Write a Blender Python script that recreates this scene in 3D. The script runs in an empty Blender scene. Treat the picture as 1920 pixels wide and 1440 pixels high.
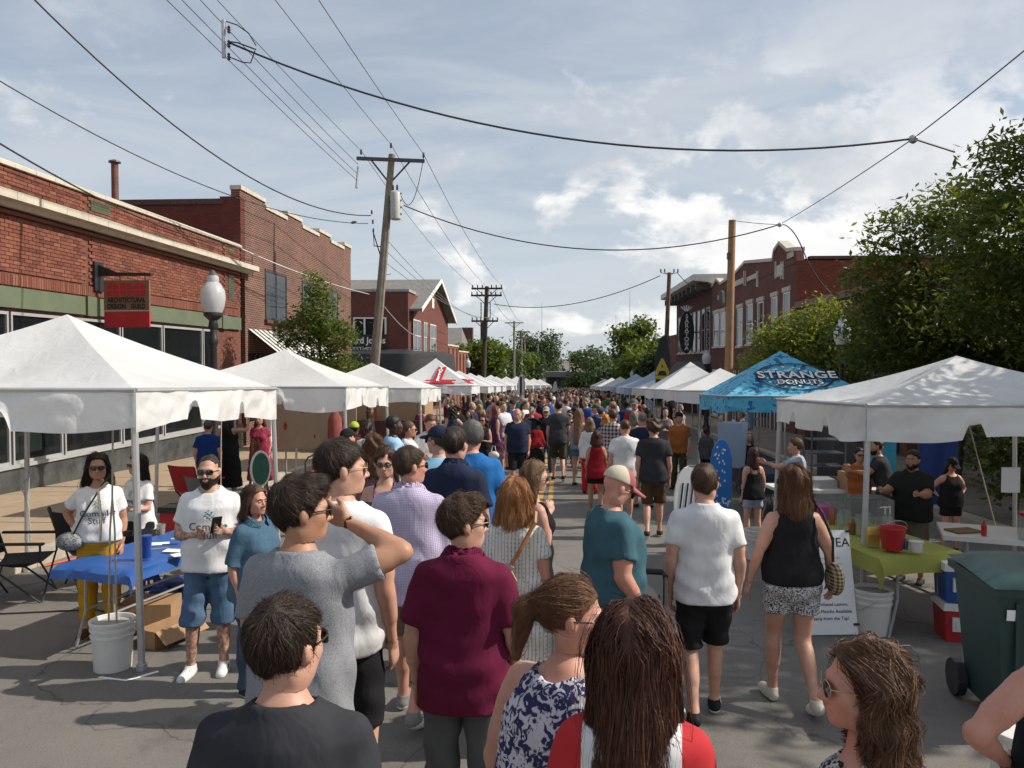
import bpy, math, random
import numpy as np
from mathutils import Vector, Matrix, Euler, noise as mnoise
R = math.radians
rng = random.Random(7)
nrs = np.random.RandomState(11)
scene = bpy.context.scene
COL = scene.collection

# ------------------------------------------------------------------ camera, sky, sun, exposure
F_PX = 1480.0; CAM_H = 2.25
YAW = math.atan(90 / F_PX); PITCH = math.atan(43 / F_PX)
SLOPE = -44 / F_PX                      # the street runs gently downhill away from the camera
cam_d = bpy.data.cameras.new('camera'); cam = bpy.data.objects.new('camera', cam_d); COL.objects.link(cam)
cam.location = (0, 0, CAM_H); cam.rotation_euler = (R(90) - PITCH, 0, YAW)
cam_d.sensor_width = 36; cam_d.lens = 36 * F_PX / 1920; cam_d.clip_end = 4000; cam_d.clip_start = 0.05
scene.camera = cam

SUN_EL, SUN_AZ = R(40), R(4)            # azimuth measured from +X towards +Y
sun_dir = Vector((math.cos(SUN_EL) * math.cos(SUN_AZ), math.cos(SUN_EL) * math.sin(SUN_AZ), math.sin(SUN_EL)))
sl = bpy.data.lights.new('sun', 'SUN'); sl.energy = 4.6; sl.angle = R(0.6); sl.color = (1.0, 0.93, 0.82)
so = bpy.data.objects.new('sun', sl); COL.objects.link(so)
so.rotation_euler = (-sun_dir).to_track_quat('-Z', 'Y').to_euler(); so.location = (30, 0, 30)

world = bpy.data.worlds.new('World'); scene.world = world; world.use_nodes = True
wt = world.node_tree; wt.nodes.clear()
def wn(t, **kw):
    n = wt.nodes.new(t)
    for k, v in kw.items(): setattr(n, k, v)
    return n
def wmath(op, a, b=None, c=None, clamp=False):
    n = wn('ShaderNodeMath', operation=op, use_clamp=clamp)
    for i, v in enumerate((a, b, c)):
        if v is None: continue
        if isinstance(v, (int, float)): n.inputs[i].default_value = v
        else: wt.links.new(v, n.inputs[i])
    return n.outputs[0]
def wramp(fac, stops):
    n = wn('ShaderNodeMapRange'); n.interpolation_type = 'SMOOTHSTEP'
    wt.links.new(fac, n.inputs[0]); n.inputs[1].default_value, n.inputs[2].default_value = stops
    return n.outputs[0]
sky = wn('ShaderNodeTexSky'); sky.sky_type = 'NISHITA'; sky.sun_disc = False
sky.sun_elevation = SUN_EL; sky.sun_rotation = R(90) - SUN_AZ
sky.air_density = 1.0; sky.dust_density = 1.6; sky.ozone_density = 1.2
tc = wn('ShaderNodeTexCoord'); sep = wn('ShaderNodeSeparateXYZ'); wt.links.new(tc.outputs['Generated'], sep.inputs[0])
zc = wmath('ADD', wmath('MAXIMUM', sep.outputs[2], 0.0), 0.12)
u = wmath('DIVIDE', sep.outputs[0], zc); v = wmath('DIVIDE', sep.outputs[1], zc)
def plane_vec(su, sv, ou, ov):
    c = wn('ShaderNodeCombineXYZ')
    wt.links.new(wmath('MULTIPLY_ADD', u, su, ou), c.inputs[0]); wt.links.new(wmath('MULTIPLY_ADD', v, sv, ov), c.inputs[1])
    return c.outputs[0]
def wnoise(vec, scale, detail, rough, dist=0.0):
    n = wn('ShaderNodeTexNoise'); n.inputs['Scale'].default_value = scale; n.inputs['Detail'].default_value = detail
    n.inputs['Roughness'].default_value = rough; n.inputs['Distortion'].default_value = dist
    wt.links.new(vec, n.inputs['Vector']); return n.outputs[0]
# thin veil of cirrus, and broken cumulus lower down
veil = wramp(wnoise(plane_vec(0.9, 1.3, 3.1, 1.7), 1.0, 8, 0.6, 1.2), (0.36, 0.66))
veil = wmath('MULTIPLY_ADD', veil, 0.42, 0.48)
# cumulus: noise on the direction itself so the puffs keep their height near the horizon
nd = wn('ShaderNodeMapping'); nd.inputs['Scale'].default_value = (1.0, 1.0, 1.6); nd.inputs['Location'].default_value = (5.3, 1.1, 2.2)
wt.links.new(tc.outputs['Generated'], nd.inputs[0])
puff_n = wnoise(nd.outputs[0], 6.4, 10, 0.58, 0.2)
cover = wnoise(nd.outputs[0], 1.5, 2, 0.5)
low = wmath('SUBTRACT', 1.0, wramp(sep.outputs[2], (0.15, 0.43)))
thr = wmath('ADD', puff_n, wmath('MULTIPLY_ADD', cover, 0.55, -0.27))
edge = wmath('ADD', thr, wmath('MULTIPLY_ADD', sep.outputs[0], 0.16, -0.025))
puff = wmath('MULTIPLY', wramp(edge, (0.50, 0.60)), low)
shade = wnoise(nd.outputs[0], 8.0, 7, 0.6)
core = wramp(edge, (0.53, 0.76))
hazef = wmath('SUBTRACT', 1.0, wramp(sep.outputs[2], (-0.02, 0.30)))
def wmix(fac, a, b):
    n = wn('ShaderNodeMix', data_type='RGBA')
    wt.links.new(fac, n.inputs[0]) if not isinstance(fac, float) else setattr(n.inputs[0], 'default_value', fac)
    for i, v_ in ((6, a), (7, b)):
        if isinstance(v_, tuple): n.inputs[i].default_value = v_
        else: wt.links.new(v_, n.inputs[i])
    return n.outputs[2]
c1 = wmix(veil, sky.outputs[0], (4.8, 5.25, 5.75, 1))
c1 = wmix(wmath('MULTIPLY', hazef, 0.6), c1, (5.7, 6.2, 6.6, 1))
ps = wmix(wramp(shade, (0.34, 0.6)), (4.9, 5.2, 5.55, 1), (9.4, 9.2, 8.9, 1))
ps = wmix(wmath('MULTIPLY', core, 0.6), ps, (7.4, 7.4, 7.4, 1))
c1 = wmix(wmath('MULTIPLY', puff, 0.85), c1, ps)
bg = wn('ShaderNodeBackground'); bg.inputs['Strength'].default_value = 0.104
wt.links.new(c1, bg.inputs[0]); wo = wn('ShaderNodeOutputWorld'); wt.links.new(bg.outputs[0], wo.inputs[0])

scene.view_settings.view_transform = 'Standard'; scene.view_settings.look = 'None'
scene.view_settings.gamma = 1; scene.view_settings.use_curve_mapping = False
scene.view_settings.exposure = 0.25
scene.render.engine = 'CYCLES'
scene.cycles.use_denoising = True
scene.cycles.use_adaptive_sampling = True; scene.cycles.adaptive_threshold = 0.03
scene.cycles.max_bounces = 6; scene.cycles.diffuse_bounces = 3; scene.cycles.glossy_bounces = 2
scene.cycles.transmission_bounces = 4; scene.cycles.transparent_max_bounces = 6

# ------------------------------------------------------------------ geometry of the place
def cam_ray(px, py):
    uu = (px - 960) / F_PX; vv = (720 - py) / F_PX
    c, s = math.cos(YAW), math.sin(YAW); cp, sp = math.cos(PITCH), math.sin(PITCH)
    return Vector((-s * cp + uu * c - vv * s * sp, c * cp + uu * s + vv * c * sp, -sp + vv * cp))
def at_y(px, py, Y):                     # the point at street distance Y on a line of sight
    d = cam_ray(px, py); return Vector((0, 0, CAM_H)) + d * (Y / d.y)
def at_x(px, py, X):
    d = cam_ray(px, py); return Vector((0, 0, CAM_H)) + d * (X / d.x)
GK = ((-40, 1.19), (0, 0), (150, SLOPE * 150), (200, -5.0), (300, -3.4), (460, 0.2), (900, 4.5), (2500, 9))
def gz(y):
    return float(np.interp(y, [a for a, b in GK], [b for a, b in GK]))

# ------------------------------------------------------------------ helpers: meshes
def tag(o, label=None, cat=None, group=None, kind=None):
    if label: o['label'] = label
    if cat: o['category'] = cat
    if group: o['group'] = group
    if kind: o['kind'] = kind
    return o
def root(name, loc, label=None, cat=None, group=None, rz=0.0):
    o = bpy.data.objects.new(name, None); COL.objects.link(o); o.location = loc; o.rotation_euler = (0, 0, rz)
    o.empty_display_size = 0.2
    return tag(o, label, cat, group)
def link(name, me, parent=None):
    o = bpy.data.objects.new(name, me); COL.objects.link(o)
    if parent is not None: o.parent = parent
    return o
def new_mesh(name, V, Fc, mats=(), smooth=False, fm=None):
    me = bpy.data.meshes.new(name)
    me.from_pydata([tuple(v_) for v_ in V], [], [tuple(f) for f in Fc])
    for m in (mats if isinstance(mats, (list, tuple)) else [mats]): me.materials.append(m)
    if smooth: me.polygons.foreach_set('use_smooth', [True] * len(me.polygons))
    if fm is not None: me.polygons.foreach_set('material_index', fm)
    me.update(); return me
class MB:
    """collects simple solids; build() links them as one mesh object"""
    def __init__(s): s.V = []; s.F = []; s.M = []; s.mi = 0
    def add(s, V, Fc):
        n = len(s.V); s.V += [tuple(v_) for v_ in V]; s.F += [tuple(i + n for i in f) for f in Fc]; s.M += [s.mi] * len(Fc); return s
    def box(s, x0, x1, y0, y1, z0, z1):
        return s.add([(x0, y0, z0), (x1, y0, z0), (x1, y1, z0), (x0, y1, z0), (x0, y0, z1), (x1, y0, z1), (x1, y1, z1), (x0, y1, z1)],
                     [(0, 3, 2, 1), (4, 5, 6, 7), (0, 1, 5, 4), (1, 2, 6, 5), (2, 3, 7, 6), (3, 0, 4, 7)])
    def obox(s, c, sx, sy, sz, rz=0.0, rx=0.0, ry=0.0):
        m = Euler((rx, ry, rz)).to_matrix(); c = Vector(c)
        P = [c + m @ Vector((a * sx / 2, b * sy / 2, d * sz / 2)) for d in (-1, 1) for a, b in ((-1, -1), (1, -1), (1, 1), (-1, 1))]
        return s.add(P, [(0, 3, 2, 1), (4, 5, 6, 7), (0, 1, 5, 4), (1, 2, 6, 5), (2, 3, 7, 6), (3, 0, 4, 7)])
    def tube(s, pts, r, n=8, cap=True):
        pts = [Vector(p) for p in pts]; k = len(pts)
        rs = r if isinstance(r, (list, tuple)) else [r] * k
        V = []; prev = None
        for i, p in enumerate(pts):
            t = (pts[min(i + 1, k - 1)] - pts[max(i - 1, 0)])
            t = t.normalized() if t.length > 1e-9 else Vector((0, 0, 1))
            if prev is None:
                a = t.orthogonal().normalized()
            else:
                a = (prev - t * prev.dot(t))
                a = a.normalized() if a.length > 1e-6 else t.orthogonal().normalized()
            prev = a; b = t.cross(a)
            V += [p + (a * math.cos(2 * math.pi * j / n) + b * math.sin(2 * math.pi * j / n)) * rs[i] for j in range(n)]
        Fc = [(i * n + j, i * n + (j + 1) % n, (i + 1) * n + (j + 1) % n, (i + 1) * n + j) for i in range(k - 1) for j in range(n)]
        if cap: Fc += [tuple(range(n - 1, -1, -1)), tuple(range((k - 1) * n, k * n))]
        return s.add(V, Fc)
    def lathe(s, prof, c=(0, 0, 0), n=16):
        V = []; c = Vector(c)
        for r_, z in prof:
            V += [c + Vector((r_ * math.cos(2 * math.pi * j / n), r_ * math.sin(2 * math.pi * j / n), z)) for j in range(n)]
        k = len(prof)
        Fc = [(i * n + j, i * n + (j + 1) % n, (i + 1) * n + (j + 1) % n, (i + 1) * n + j) for i in range(k - 1) for j in range(n)]
        Fc += [tuple(range(n - 1, -1, -1)), tuple(range((k - 1) * n, k * n))]
        return s.add(V, Fc)
    def prism(s, poly, axis, a, b):
        """polygon in the two other axes, extruded along axis from a to b"""
        def p3(q, t):
            return {'x': (t, q[0], q[1]), 'y': (q[0], t, q[1]), 'z': (q[0], q[1], t)}[axis]
        n = len(poly); V = [p3(q, a) for q in poly] + [p3(q, b) for q in poly]
        Fc = [tuple(range(n)), tuple(range(2 * n - 1, n - 1, -1))] + [(j, j + n, (j + 1) % n + n, (j + 1) % n) for j in range(n)]
        return s.add(V, Fc)
    def build(s, name, mat, parent=None, world=False, smooth=False):
        V = s.V
        if world and parent is not None:
            o = parent.location; V = [(a - o.x, b - o.y, c - o.z) for a, b, c in V]
        me = new_mesh(name, V, s.F, mat, smooth, s.M if isinstance(mat, (list, tuple)) else None)
        if smooth:
            try: me.set_sharp_from_angle(angle=R(40))
            except Exception: pass
        return link(name, me, parent)
def box(name, b, mat, parent=None, world=True):
    return MB().box(*b).build(name, mat, parent, world)
def copy_tree(o, parent=None):
    c = o.copy(); COL.objects.link(c)
    c.parent = parent
    for ch in list(o.children): copy_tree(ch, c)
    return c

# ------------------------------------------------------------------ helpers: materials
MATS = {}
def nodes_of(name):
    m = bpy.data.materials.new(name); m.use_nodes = True
    nt = m.node_tree; return m, nt, nt.nodes['Principled BSDF']
def add(nt, t, **kw):
    n = nt.nodes.new(t)
    for k, v_ in kw.items():
        if k.startswith('i_'): n.inputs[k[2:].replace('_', ' ')].default_value = v_
        else: setattr(n, k, v_)
    return n
def rgba(c): return (c[0], c[1], c[2], 1.0)
def hexlin(h):
    v_ = [int(h[i:i + 2], 16) / 255 for i in (0, 2, 4)]
    return tuple(x / 12.92 if x <= 0.04045 else ((x + 0.055) / 1.055) ** 2.4 for x in v_)
def mat(name, col, rough=0.7, var=0.15, vs=6.0, bump=0.0, bs=40.0, metal=0.0, spec=0.5, dirt=None, coord='Object', trans=0.0, detail=5):
    """plain surface with mottled colour, optional dirt colour and fine relief"""
    if name in MATS: return MATS[name]
    m, nt, p = nodes_of(name)
    p.inputs['Roughness'].default_value = rough; p.inputs['Metallic'].default_value = metal
    p.inputs['Specular IOR Level'].default_value = spec
    t = add(nt, 'ShaderNodeTexCoord')
    n1 = add(nt, 'ShaderNodeTexNoise', i_Scale=vs, i_Detail=detail, i_Roughness=0.6); nt.links.new(t.outputs[coord], n1.inputs['Vector'])
    r = add(nt, 'ShaderNodeMapRange'); nt.links.new(n1.outputs[0], r.inputs[0])
    r.inputs[1].default_value = 0.25; r.inputs[2].default_value = 0.75
    mx = add(nt, 'ShaderNodeMix', data_type='RGBA')
    lo = tuple(c * (1 - var) for c in col); hi = tuple(min(1, c * (1 + var)) for c in col)
    nt.links.new(r.outputs[0], mx.inputs[0]); mx.inputs[6].default_value = rgba(lo); mx.inputs[7].default_value = rgba(hi)
    out = mx.outputs[2]
    if dirt is not None:
        n2 = add(nt, 'ShaderNodeTexNoise', i_Scale=vs * 0.35, i_Detail=8, i_Roughness=0.7); nt.links.new(t.outputs[coord], n2.inputs['Vector'])
        r2 = add(nt, 'ShaderNodeMapRange'); nt.links.new(n2.outputs[0], r2.inputs[0]); r2.inputs[1].default_value = 0.5; r2.inputs[2].default_value = 0.78
        r2.inputs[4].default_value = dirt[3] if len(dirt) > 3 else 0.6
        m2 = add(nt, 'ShaderNodeMix', data_type='RGBA'); nt.links.new(r2.outputs[0], m2.inputs[0]); nt.links.new(out, m2.inputs[6])
        m2.inputs[7].default_value = rgba(dirt); out = m2.outputs[2]
    nt.links.new(out, p.inputs['Base Color'])
    if bump:
        n3 = add(nt, 'ShaderNodeTexNoise', i_Scale=bs, i_Detail=4, i_Roughness=0.6); nt.links.new(t.outputs[coord], n3.inputs['Vector'])
        b = add(nt, 'ShaderNodeBump', i_Strength=min(1.0, bump), i_Distance=0.02); nt.links.new(n3.outputs[0], b.inputs['Height']); nt.links.new(b.outputs[0], p.inputs['Normal'])
    if trans:
        tr = add(nt, 'ShaderNodeBsdfTranslucent'); nt.links.new(out, tr.inputs[0])
        ms = add(nt, 'ShaderNodeMixShader'); ms.inputs[0].default_value = trans
        nt.links.new(p.outputs[0], ms.inputs[1]); nt.links.new(tr.outputs[0], ms.inputs[2])
        nt.links.new(ms.outputs[0], nt.nodes['Material Output'].inputs[0])
    MATS[name] = m; return m
def brick_mat(name, c1, c2, mortar, axis='x', bw=0.215, rh=0.075, ms=0.011, soot=(0.03, 0.022, 0.02), sootamt=0.35):
    m, nt, p = nodes_of(name)
    t = add(nt, 'ShaderNodeNewGeometry'); s = add(nt, 'ShaderNodeSeparateXYZ'); nt.links.new(t.outputs['Position'], s.inputs[0])
    c = add(nt, 'ShaderNodeCombineXYZ'); nt.links.new(s.outputs[1 if axis == 'x' else 0], c.inputs[0]); nt.links.new(s.outputs[2], c.inputs[1])
    b = add(nt, 'ShaderNodeTexBrick', i_Scale=1.0); b.inputs['Brick Width'].default_value = bw; b.inputs['Row Height'].default_value = rh
    b.inputs['Mortar Size'].default_value = ms; b.inputs['Mortar Smooth'].default_value = 0.2; b.inputs['Bias'].default_value = -0.1
    b.inputs['Color1'].default_value = rgba(c1); b.inputs['Color2'].default_value = rgba(c2); b.inputs['Mortar'].default_value = rgba(mortar)
    nt.links.new(c.outputs[0], b.inputs['Vector'])
    n = add(nt, 'ShaderNodeTexNoise', i_Scale=0.55, i_Detail=9, i_Roughness=0.68); nt.links.new(t.outputs['Position'], n.inputs['Vector'])
    r = add(nt, 'ShaderNodeMapRange'); nt.links.new(n.outputs[0], r.inputs[0]); r.inputs[1].default_value = 0.42; r.inputs[2].default_value = 0.8; r.inputs[4].default_value = sootamt
    mx = add(nt, 'ShaderNodeMix', data_type='RGBA'); nt.links.new(r.outputs[0], mx.inputs[0]); nt.links.new(b.outputs[0], mx.inputs[6]); mx.inputs[7].default_value = rgba(soot)
    nt.links.new(mx.outputs[2], p.inputs['Base Color']); p.inputs['Roughness'].default_value = 0.88; p.inputs['Specular IOR Level'].default_value = 0.25
    bp = add(nt, 'ShaderNodeBump', i_Strength=0.6, i_Distance=0.012, invert=True); nt.links.new(b.outputs['Fac'], bp.inputs['Height']); nt.links.new(bp.outputs[0], p.inputs['Normal'])
    return m
def glass_mat(name, tint=(0.02, 0.025, 0.028), clear=0.35):
    m, nt, p = nodes_of(name)
    p.inputs['Base Color'].default_value = rgba(tint); p.inputs['Roughness'].default_value = 0.04; p.inputs['Specular IOR Level'].default_value = 0.8
    t = add(nt, 'ShaderNodeBsdfTransparent'); t.inputs[0].default_value = (0.75, 0.8, 0.78, 1)
    ms = add(nt, 'ShaderNodeMixShader'); ms.inputs[0].default_value = clear
    nt.links.new(p.outputs[0], ms.inputs[1]); nt.links.new(t.outputs[0], ms.inputs[2]); nt.links.new(ms.outputs[0], nt.nodes['Material Output'].inputs[0])
    return m
WHITE_PAINT = mat('white_paint', (0.72, 0.71, 0.68), 0.5, 0.06, 3, dirt=(0.4, 0.38, 0.34, 0.35))
BLACK_METAL = mat('black_metal', (0.018, 0.018, 0.02), 0.45, 0.2, 5)
DARK_GREY = mat('dark_grey_metal', (0.06, 0.06, 0.065), 0.5, 0.2, 5)
GALV = mat('galvanised_steel', (0.42, 0.43, 0.44), 0.42, 0.12, 9, metal=0.55, dirt=(0.2, 0.18, 0.15, 0.4))
STONE = mat('pale_stone', (0.52, 0.47, 0.38), 0.85, 0.12, 3, bump=0.3, dirt=(0.25, 0.22, 0.18, 0.55))
GREEN_PAINT = mat('green_paint', (0.115, 0.14, 0.085), 0.6, 0.1, 2, dirt=(0.07, 0.085, 0.06, 0.5))
GLASS = glass_mat('window_glass', clear=0.22)
GLASS_CLEAR = glass_mat('shop_glass', clear=0.6)
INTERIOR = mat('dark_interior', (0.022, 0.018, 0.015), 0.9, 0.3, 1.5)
# ------------------------------------------------------------------ ground, road, pavements
def strip(name, x0, x1, ys, dz, m, thick=0.0, parent=None):
    V = []; Fc = []
    xs = [x0, x1]
    for y in ys:
        for x in xs: V.append((x, y, gz(y) + dz))
    for i in range(len(ys) - 1): Fc.append((2 * i, 2 * i + 1, 2 * i + 3, 2 * i + 2))
    return link(name, new_mesh(name, V, Fc, m), parent)
def asphalt():
    m, nt, p = nodes_of('asphalt')
    t = add(nt, 'ShaderNodeNewGeometry')
    def ns(sc, d=6, ro=0.6, vec=None):
        n = add(nt, 'ShaderNodeTexNoise', i_Scale=sc, i_Detail=d, i_Roughness=ro); nt.links.new(vec or t.outputs['Position'], n.inputs['Vector']); return n.outputs[0]
    def rng_(f, a, b, c=0.0, d=1.0):
        r = add(nt, 'ShaderNodeMapRange'); nt.links.new(f, r.inputs[0])
        for i, v_ in enumerate((a, b, c, d)): r.inputs[i + 1].default_value = v_
        return r.outputs[0]
    def mx(f, a, b):
        n = add(nt, 'ShaderNodeMix', data_type='RGBA')
        if isinstance(f, float): n.inputs[0].default_value = f
        else: nt.links.new(f, n.inputs[0])
        for i, c in ((6, a), (7, b)):
            if isinstance(c, tuple): n.inputs[i].default_value = rgba(c)
            else: nt.links.new(c, n.inputs[i])
        return n.outputs[2]
    base = mx(rng_(ns(0.7, 8, 0.62), 0.3, 0.7), (0.112, 0.101, 0.09), (0.168, 0.15, 0.13))
    base = mx(rng_(ns(90, 3, 0.7), 0.35, 0.75, 0.0, 0.55), base, (0.24, 0.23, 0.215))
    base = mx(rng_(ns(1.7, 8, 0.72), 0.53, 0.72, 0.0, 0.62), base, (0.062, 0.057, 0.052))
    # sealed cracks
    mp = add(nt, 'ShaderNodeMapping'); mp.inputs['Scale'].default_value = (1.0, 0.7, 1.0); nt.links.new(t.outputs['Position'], mp.inputs[0])
    wob = add(nt, 'ShaderNodeTexNoise', i_Scale=1.6, i_Detail=5); nt.links.new(mp.outputs[0], wob.inputs['Vector'])
    sc = add(nt, 'ShaderNodeVectorMath', operation='MULTIPLY_ADD'); nt.links.new(wob.outputs[1], sc.inputs[0]); sc.inputs[1].default_value = (0.7, 0.7, 0); nt.links.new(mp.outputs[0], sc.inputs[2])
    vo = add(nt, 'ShaderNodeTexVoronoi', feature='DISTANCE_TO_EDGE', i_Scale=0.42); nt.links.new(sc.outputs[0], vo.inputs['Vector'])
    ck = rng_(vo.outputs['Distance'], 0.0, 0.0035, 0.6, 0.0)
    base = mx(ck, base, (0.035, 0.034, 0.033))
    # gum spots and drips
    v2 = add(nt, 'ShaderNodeTexVoronoi', i_Scale=3.1); nt.links.new(t.outputs['Position'], v2.inputs['Vector'])
    base = mx(rng_(v2.outputs['Distance'], 0.035, 0.05, 0.55, 0.0), base, (0.045, 0.044, 0.042))
    nt.links.new(base, p.inputs['Base Color']); p.inputs['Roughness'].default_value = 0.85; p.inputs['Specular IOR Level'].default_value = 0.3
    b = add(nt, 'ShaderNodeBump', i_Strength=0.35, i_Distance=0.01); nt.links.new(ns(120, 3), b.inputs['Height']); nt.links.new(b.outputs[0], p.inputs['Normal'])
    return m
YS = list(np.arange(-30, 150, 5.0)) + list(np.arange(150, 460, 20.0)) + [460, 600, 900]
M_ASPH = asphalt()
M_CONC = mat('pavement_concrete', (0.33, 0.245, 0.165), 0.9, 0.14, 1.2, bump=0.25, bs=60, dirt=(0.22, 0.17, 0.12, 0.5), coord='Generated')
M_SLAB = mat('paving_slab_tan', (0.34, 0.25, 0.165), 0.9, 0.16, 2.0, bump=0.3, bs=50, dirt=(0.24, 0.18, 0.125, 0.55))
M_KERB = mat('kerb_stone', (0.4, 0.35, 0.28), 0.9, 0.15, 2.5, bump=0.3, bs=40, dirt=(0.16, 0.14, 0.115, 0.6))
M_EARTH = mat('bare_ground', (0.13, 0.12, 0.07), 0.95, 0.3, 0.3, coord='Generated')
YW = [-200] + YS + [1500, 2500]
Vg = []; Fg = []
XG = [-900, -300, -100, -40, -15, 15, 40, 100, 300, 900]
for y in YW:
    for x in XG: Vg.append((x, y, gz(y) - 0.06))
for i in range(len(YW) - 1):
    for j in range(len(XG) - 1):
        a = i * len(XG) + j; Fg.append((a, a + 1, a + len(XG) + 1, a + len(XG)))
tag(link('ground', new_mesh('ground', Vg, Fg, M_EARTH)), kind='structure')
ROAD = strip('road', -6.4, 6.4, YS, 0.0, M_ASPH); tag(ROAD, kind='structure')
tag(strip('side_street', -60, -6.38, [40.6, 46, 53.4], 0.002, M_ASPH), kind='structure')
M_YEL = mat('yellow_road_paint', (0.44, 0.27, 0.085), 0.8, 0.25, 6, bump=0.2, dirt=(0.16, 0.135, 0.1, 0.9), coord='Generated', detail=9)
for dx in (-0.26, -0.06):
    tag(strip('centre_line', -0.17 + dx, -0.17 + dx + 0.10, list(np.arange(1, 149, 4.0)), 0.005, M_YEL), kind='structure')
tan_s = math.atan(SLOPE)
M_SLAB_R = mat('paving_slab_shade_darkened', (0.2, 0.165, 0.13), 0.9, 0.2, 2.0, bump=0.3, bs=50, dirt=(0.1, 0.085, 0.07, 0.6))  # right slabs darker than the left: shade put into the colour
def pavement(side):
    s = side; x_in, x_out = 6.4 * s, 10.7 * s
    base = strip('pavement', min(x_in, x_out) + (0.3 if s > 0 else 0), max(x_in, x_out) - (0.3 if s < 0 else 0), [y for y in YS if y <= 150], 0.135, M_CONC)
    tag(base, kind='structure')
    ke = bpy.data.meshes.new('kerb_mesh'); mb = MB().box(-0.15, 0.15, -0.745, 0.745, -0.3, 0.152)
    kme = new_mesh('kerb', mb.V, mb.F, M_KERB)
    for i in range(44):
        y = 2.5 + i * 1.5
        if s < 0 and 41 < y < 53: continue
        k = link('kerb', kme, base); k.location = (x_in + 0.15 * s, y, gz(y)); k.rotation_euler = (tan_s, 0, 0)
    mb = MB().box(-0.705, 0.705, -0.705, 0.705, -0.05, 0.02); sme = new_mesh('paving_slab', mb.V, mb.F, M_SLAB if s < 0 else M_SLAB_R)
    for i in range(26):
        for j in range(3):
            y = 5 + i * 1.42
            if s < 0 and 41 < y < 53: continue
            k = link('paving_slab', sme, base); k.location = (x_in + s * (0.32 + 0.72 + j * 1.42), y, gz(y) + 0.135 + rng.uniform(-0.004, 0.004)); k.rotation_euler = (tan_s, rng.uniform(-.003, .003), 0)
pavement(-1); pavement(1)

# ------------------------------------------------------------------ brick buildings, left side
XL = -10.6
BR_ORANGE = (0.195, 0.072, 0.05); BR_ORANGE2 = (0.135, 0.05, 0.037)
def brick_piece_mat():
    m, nt, p = nodes_of('orange_red_brick'); oi = add(nt, 'ShaderNodeObjectInfo'); ge = add(nt, 'ShaderNodeNewGeometry')
    sm = add(nt, 'ShaderNodeMath', operation='ADD'); nt.links.new(oi.outputs['Random'], sm.inputs[0]); nt.links.new(ge.outputs['Random Per Island'], sm.inputs[1])
    fr_ = add(nt, 'ShaderNodeMath', operation='FRACT'); nt.links.new(sm.outputs[0], fr_.inputs[0])
    cr = add(nt, 'ShaderNodeValToRGB'); nt.links.new(fr_.outputs[0], cr.inputs[0]); el = cr.color_ramp.elements
    el[0].position = 0; el[0].color = rgba((.12, .045, .035)); el[1].position = 1; el[1].color = rgba((.24, .105, .07))
    for ps_, c_ in ((.15, (.17, .06, .042)), (.5, (.2, .072, .048)), (.8, (.215, .08, .052))):
        e = el.new(ps_); e.color = rgba(c_)
    n = add(nt, 'ShaderNodeTexNoise', i_Scale=.7, i_Detail=9, i_Roughness=.7); nt.links.new(ge.outputs['Position'], n.inputs['Vector'])
    r = add(nt, 'ShaderNodeMapRange'); nt.links.new(n.outputs[0], r.inputs[0]); r.inputs[1].default_value = .45; r.inputs[2].default_value = .78; r.inputs[4].default_value = .6
    mx = add(nt, 'ShaderNodeMix', data_type='RGBA'); nt.links.new(r.outputs[0], mx.inputs[0]); nt.links.new(cr.outputs[0], mx.inputs[6]); mx.inputs[7].default_value = rgba((.075, .034, .028))
    nt.links.new(mx.outputs[2], p.inputs['Base Color']); p.inputs['Roughness'].default_value = .9; p.inputs['Specular IOR Level'].default_value = .2; return m
M_BRK_L1 = brick_piece_mat()
M_MORT_L1 = mat('dark_mortar', (0.15, 0.075, 0.055), 0.95, 0.2, 3)
M_WALL_L1 = brick_mat('brick_wall_orange', BR_ORANGE, BR_ORANGE2, (0.14, 0.07, 0.05))
M_WALL_L2 = brick_mat('brick_wall_brown_red', (0.165, 0.058, 0.043), (0.095, 0.035, 0.029), (0.24, 0.175, 0.135), ms=.014, sootamt=.6)
M_WALL_L2S = brick_mat('brick_wall_painted_side', (0.15, 0.043, 0.031), (0.115, 0.034, 0.026), (0.1, 0.04, 0.032), axis='y', sootamt=0.7, soot=(0.07, 0.02, 0.016))
M_WALL_L3 = brick_mat('brick_wall_deep_red', (0.165, 0.045, 0.034), (0.115, 0.034, 0.028), (0.16, 0.09, 0.07))
M_WALL_L3S = brick_mat('brick_wall_deep_red_side', (0.165, 0.045, 0.034), (0.115, 0.034, 0.028), (0.16, 0.09, 0.07), axis='y')
M_MARBLE = mat('dark_marble', (0.05, 0.055, 0.058), 0.25, 0.5, 4, dirt=(0.16, 0.17, 0.16, 0.4))
M_BROWN = mat('varnished_wood', (0.16, 0.075, 0.03), 0.6, 0.35, 3)
M_TAR = mat('roof_tar', (0.035, 0.033, 0.032), 0.95, 0.3, 1)

def yx(px, X=XL): return at_x(px, 700, X).y
B1 = root('storefront_building', (XL, 19, gz(19)), 'long single-storey orange brick shop with white cornice and green lintel', 'building')
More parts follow.
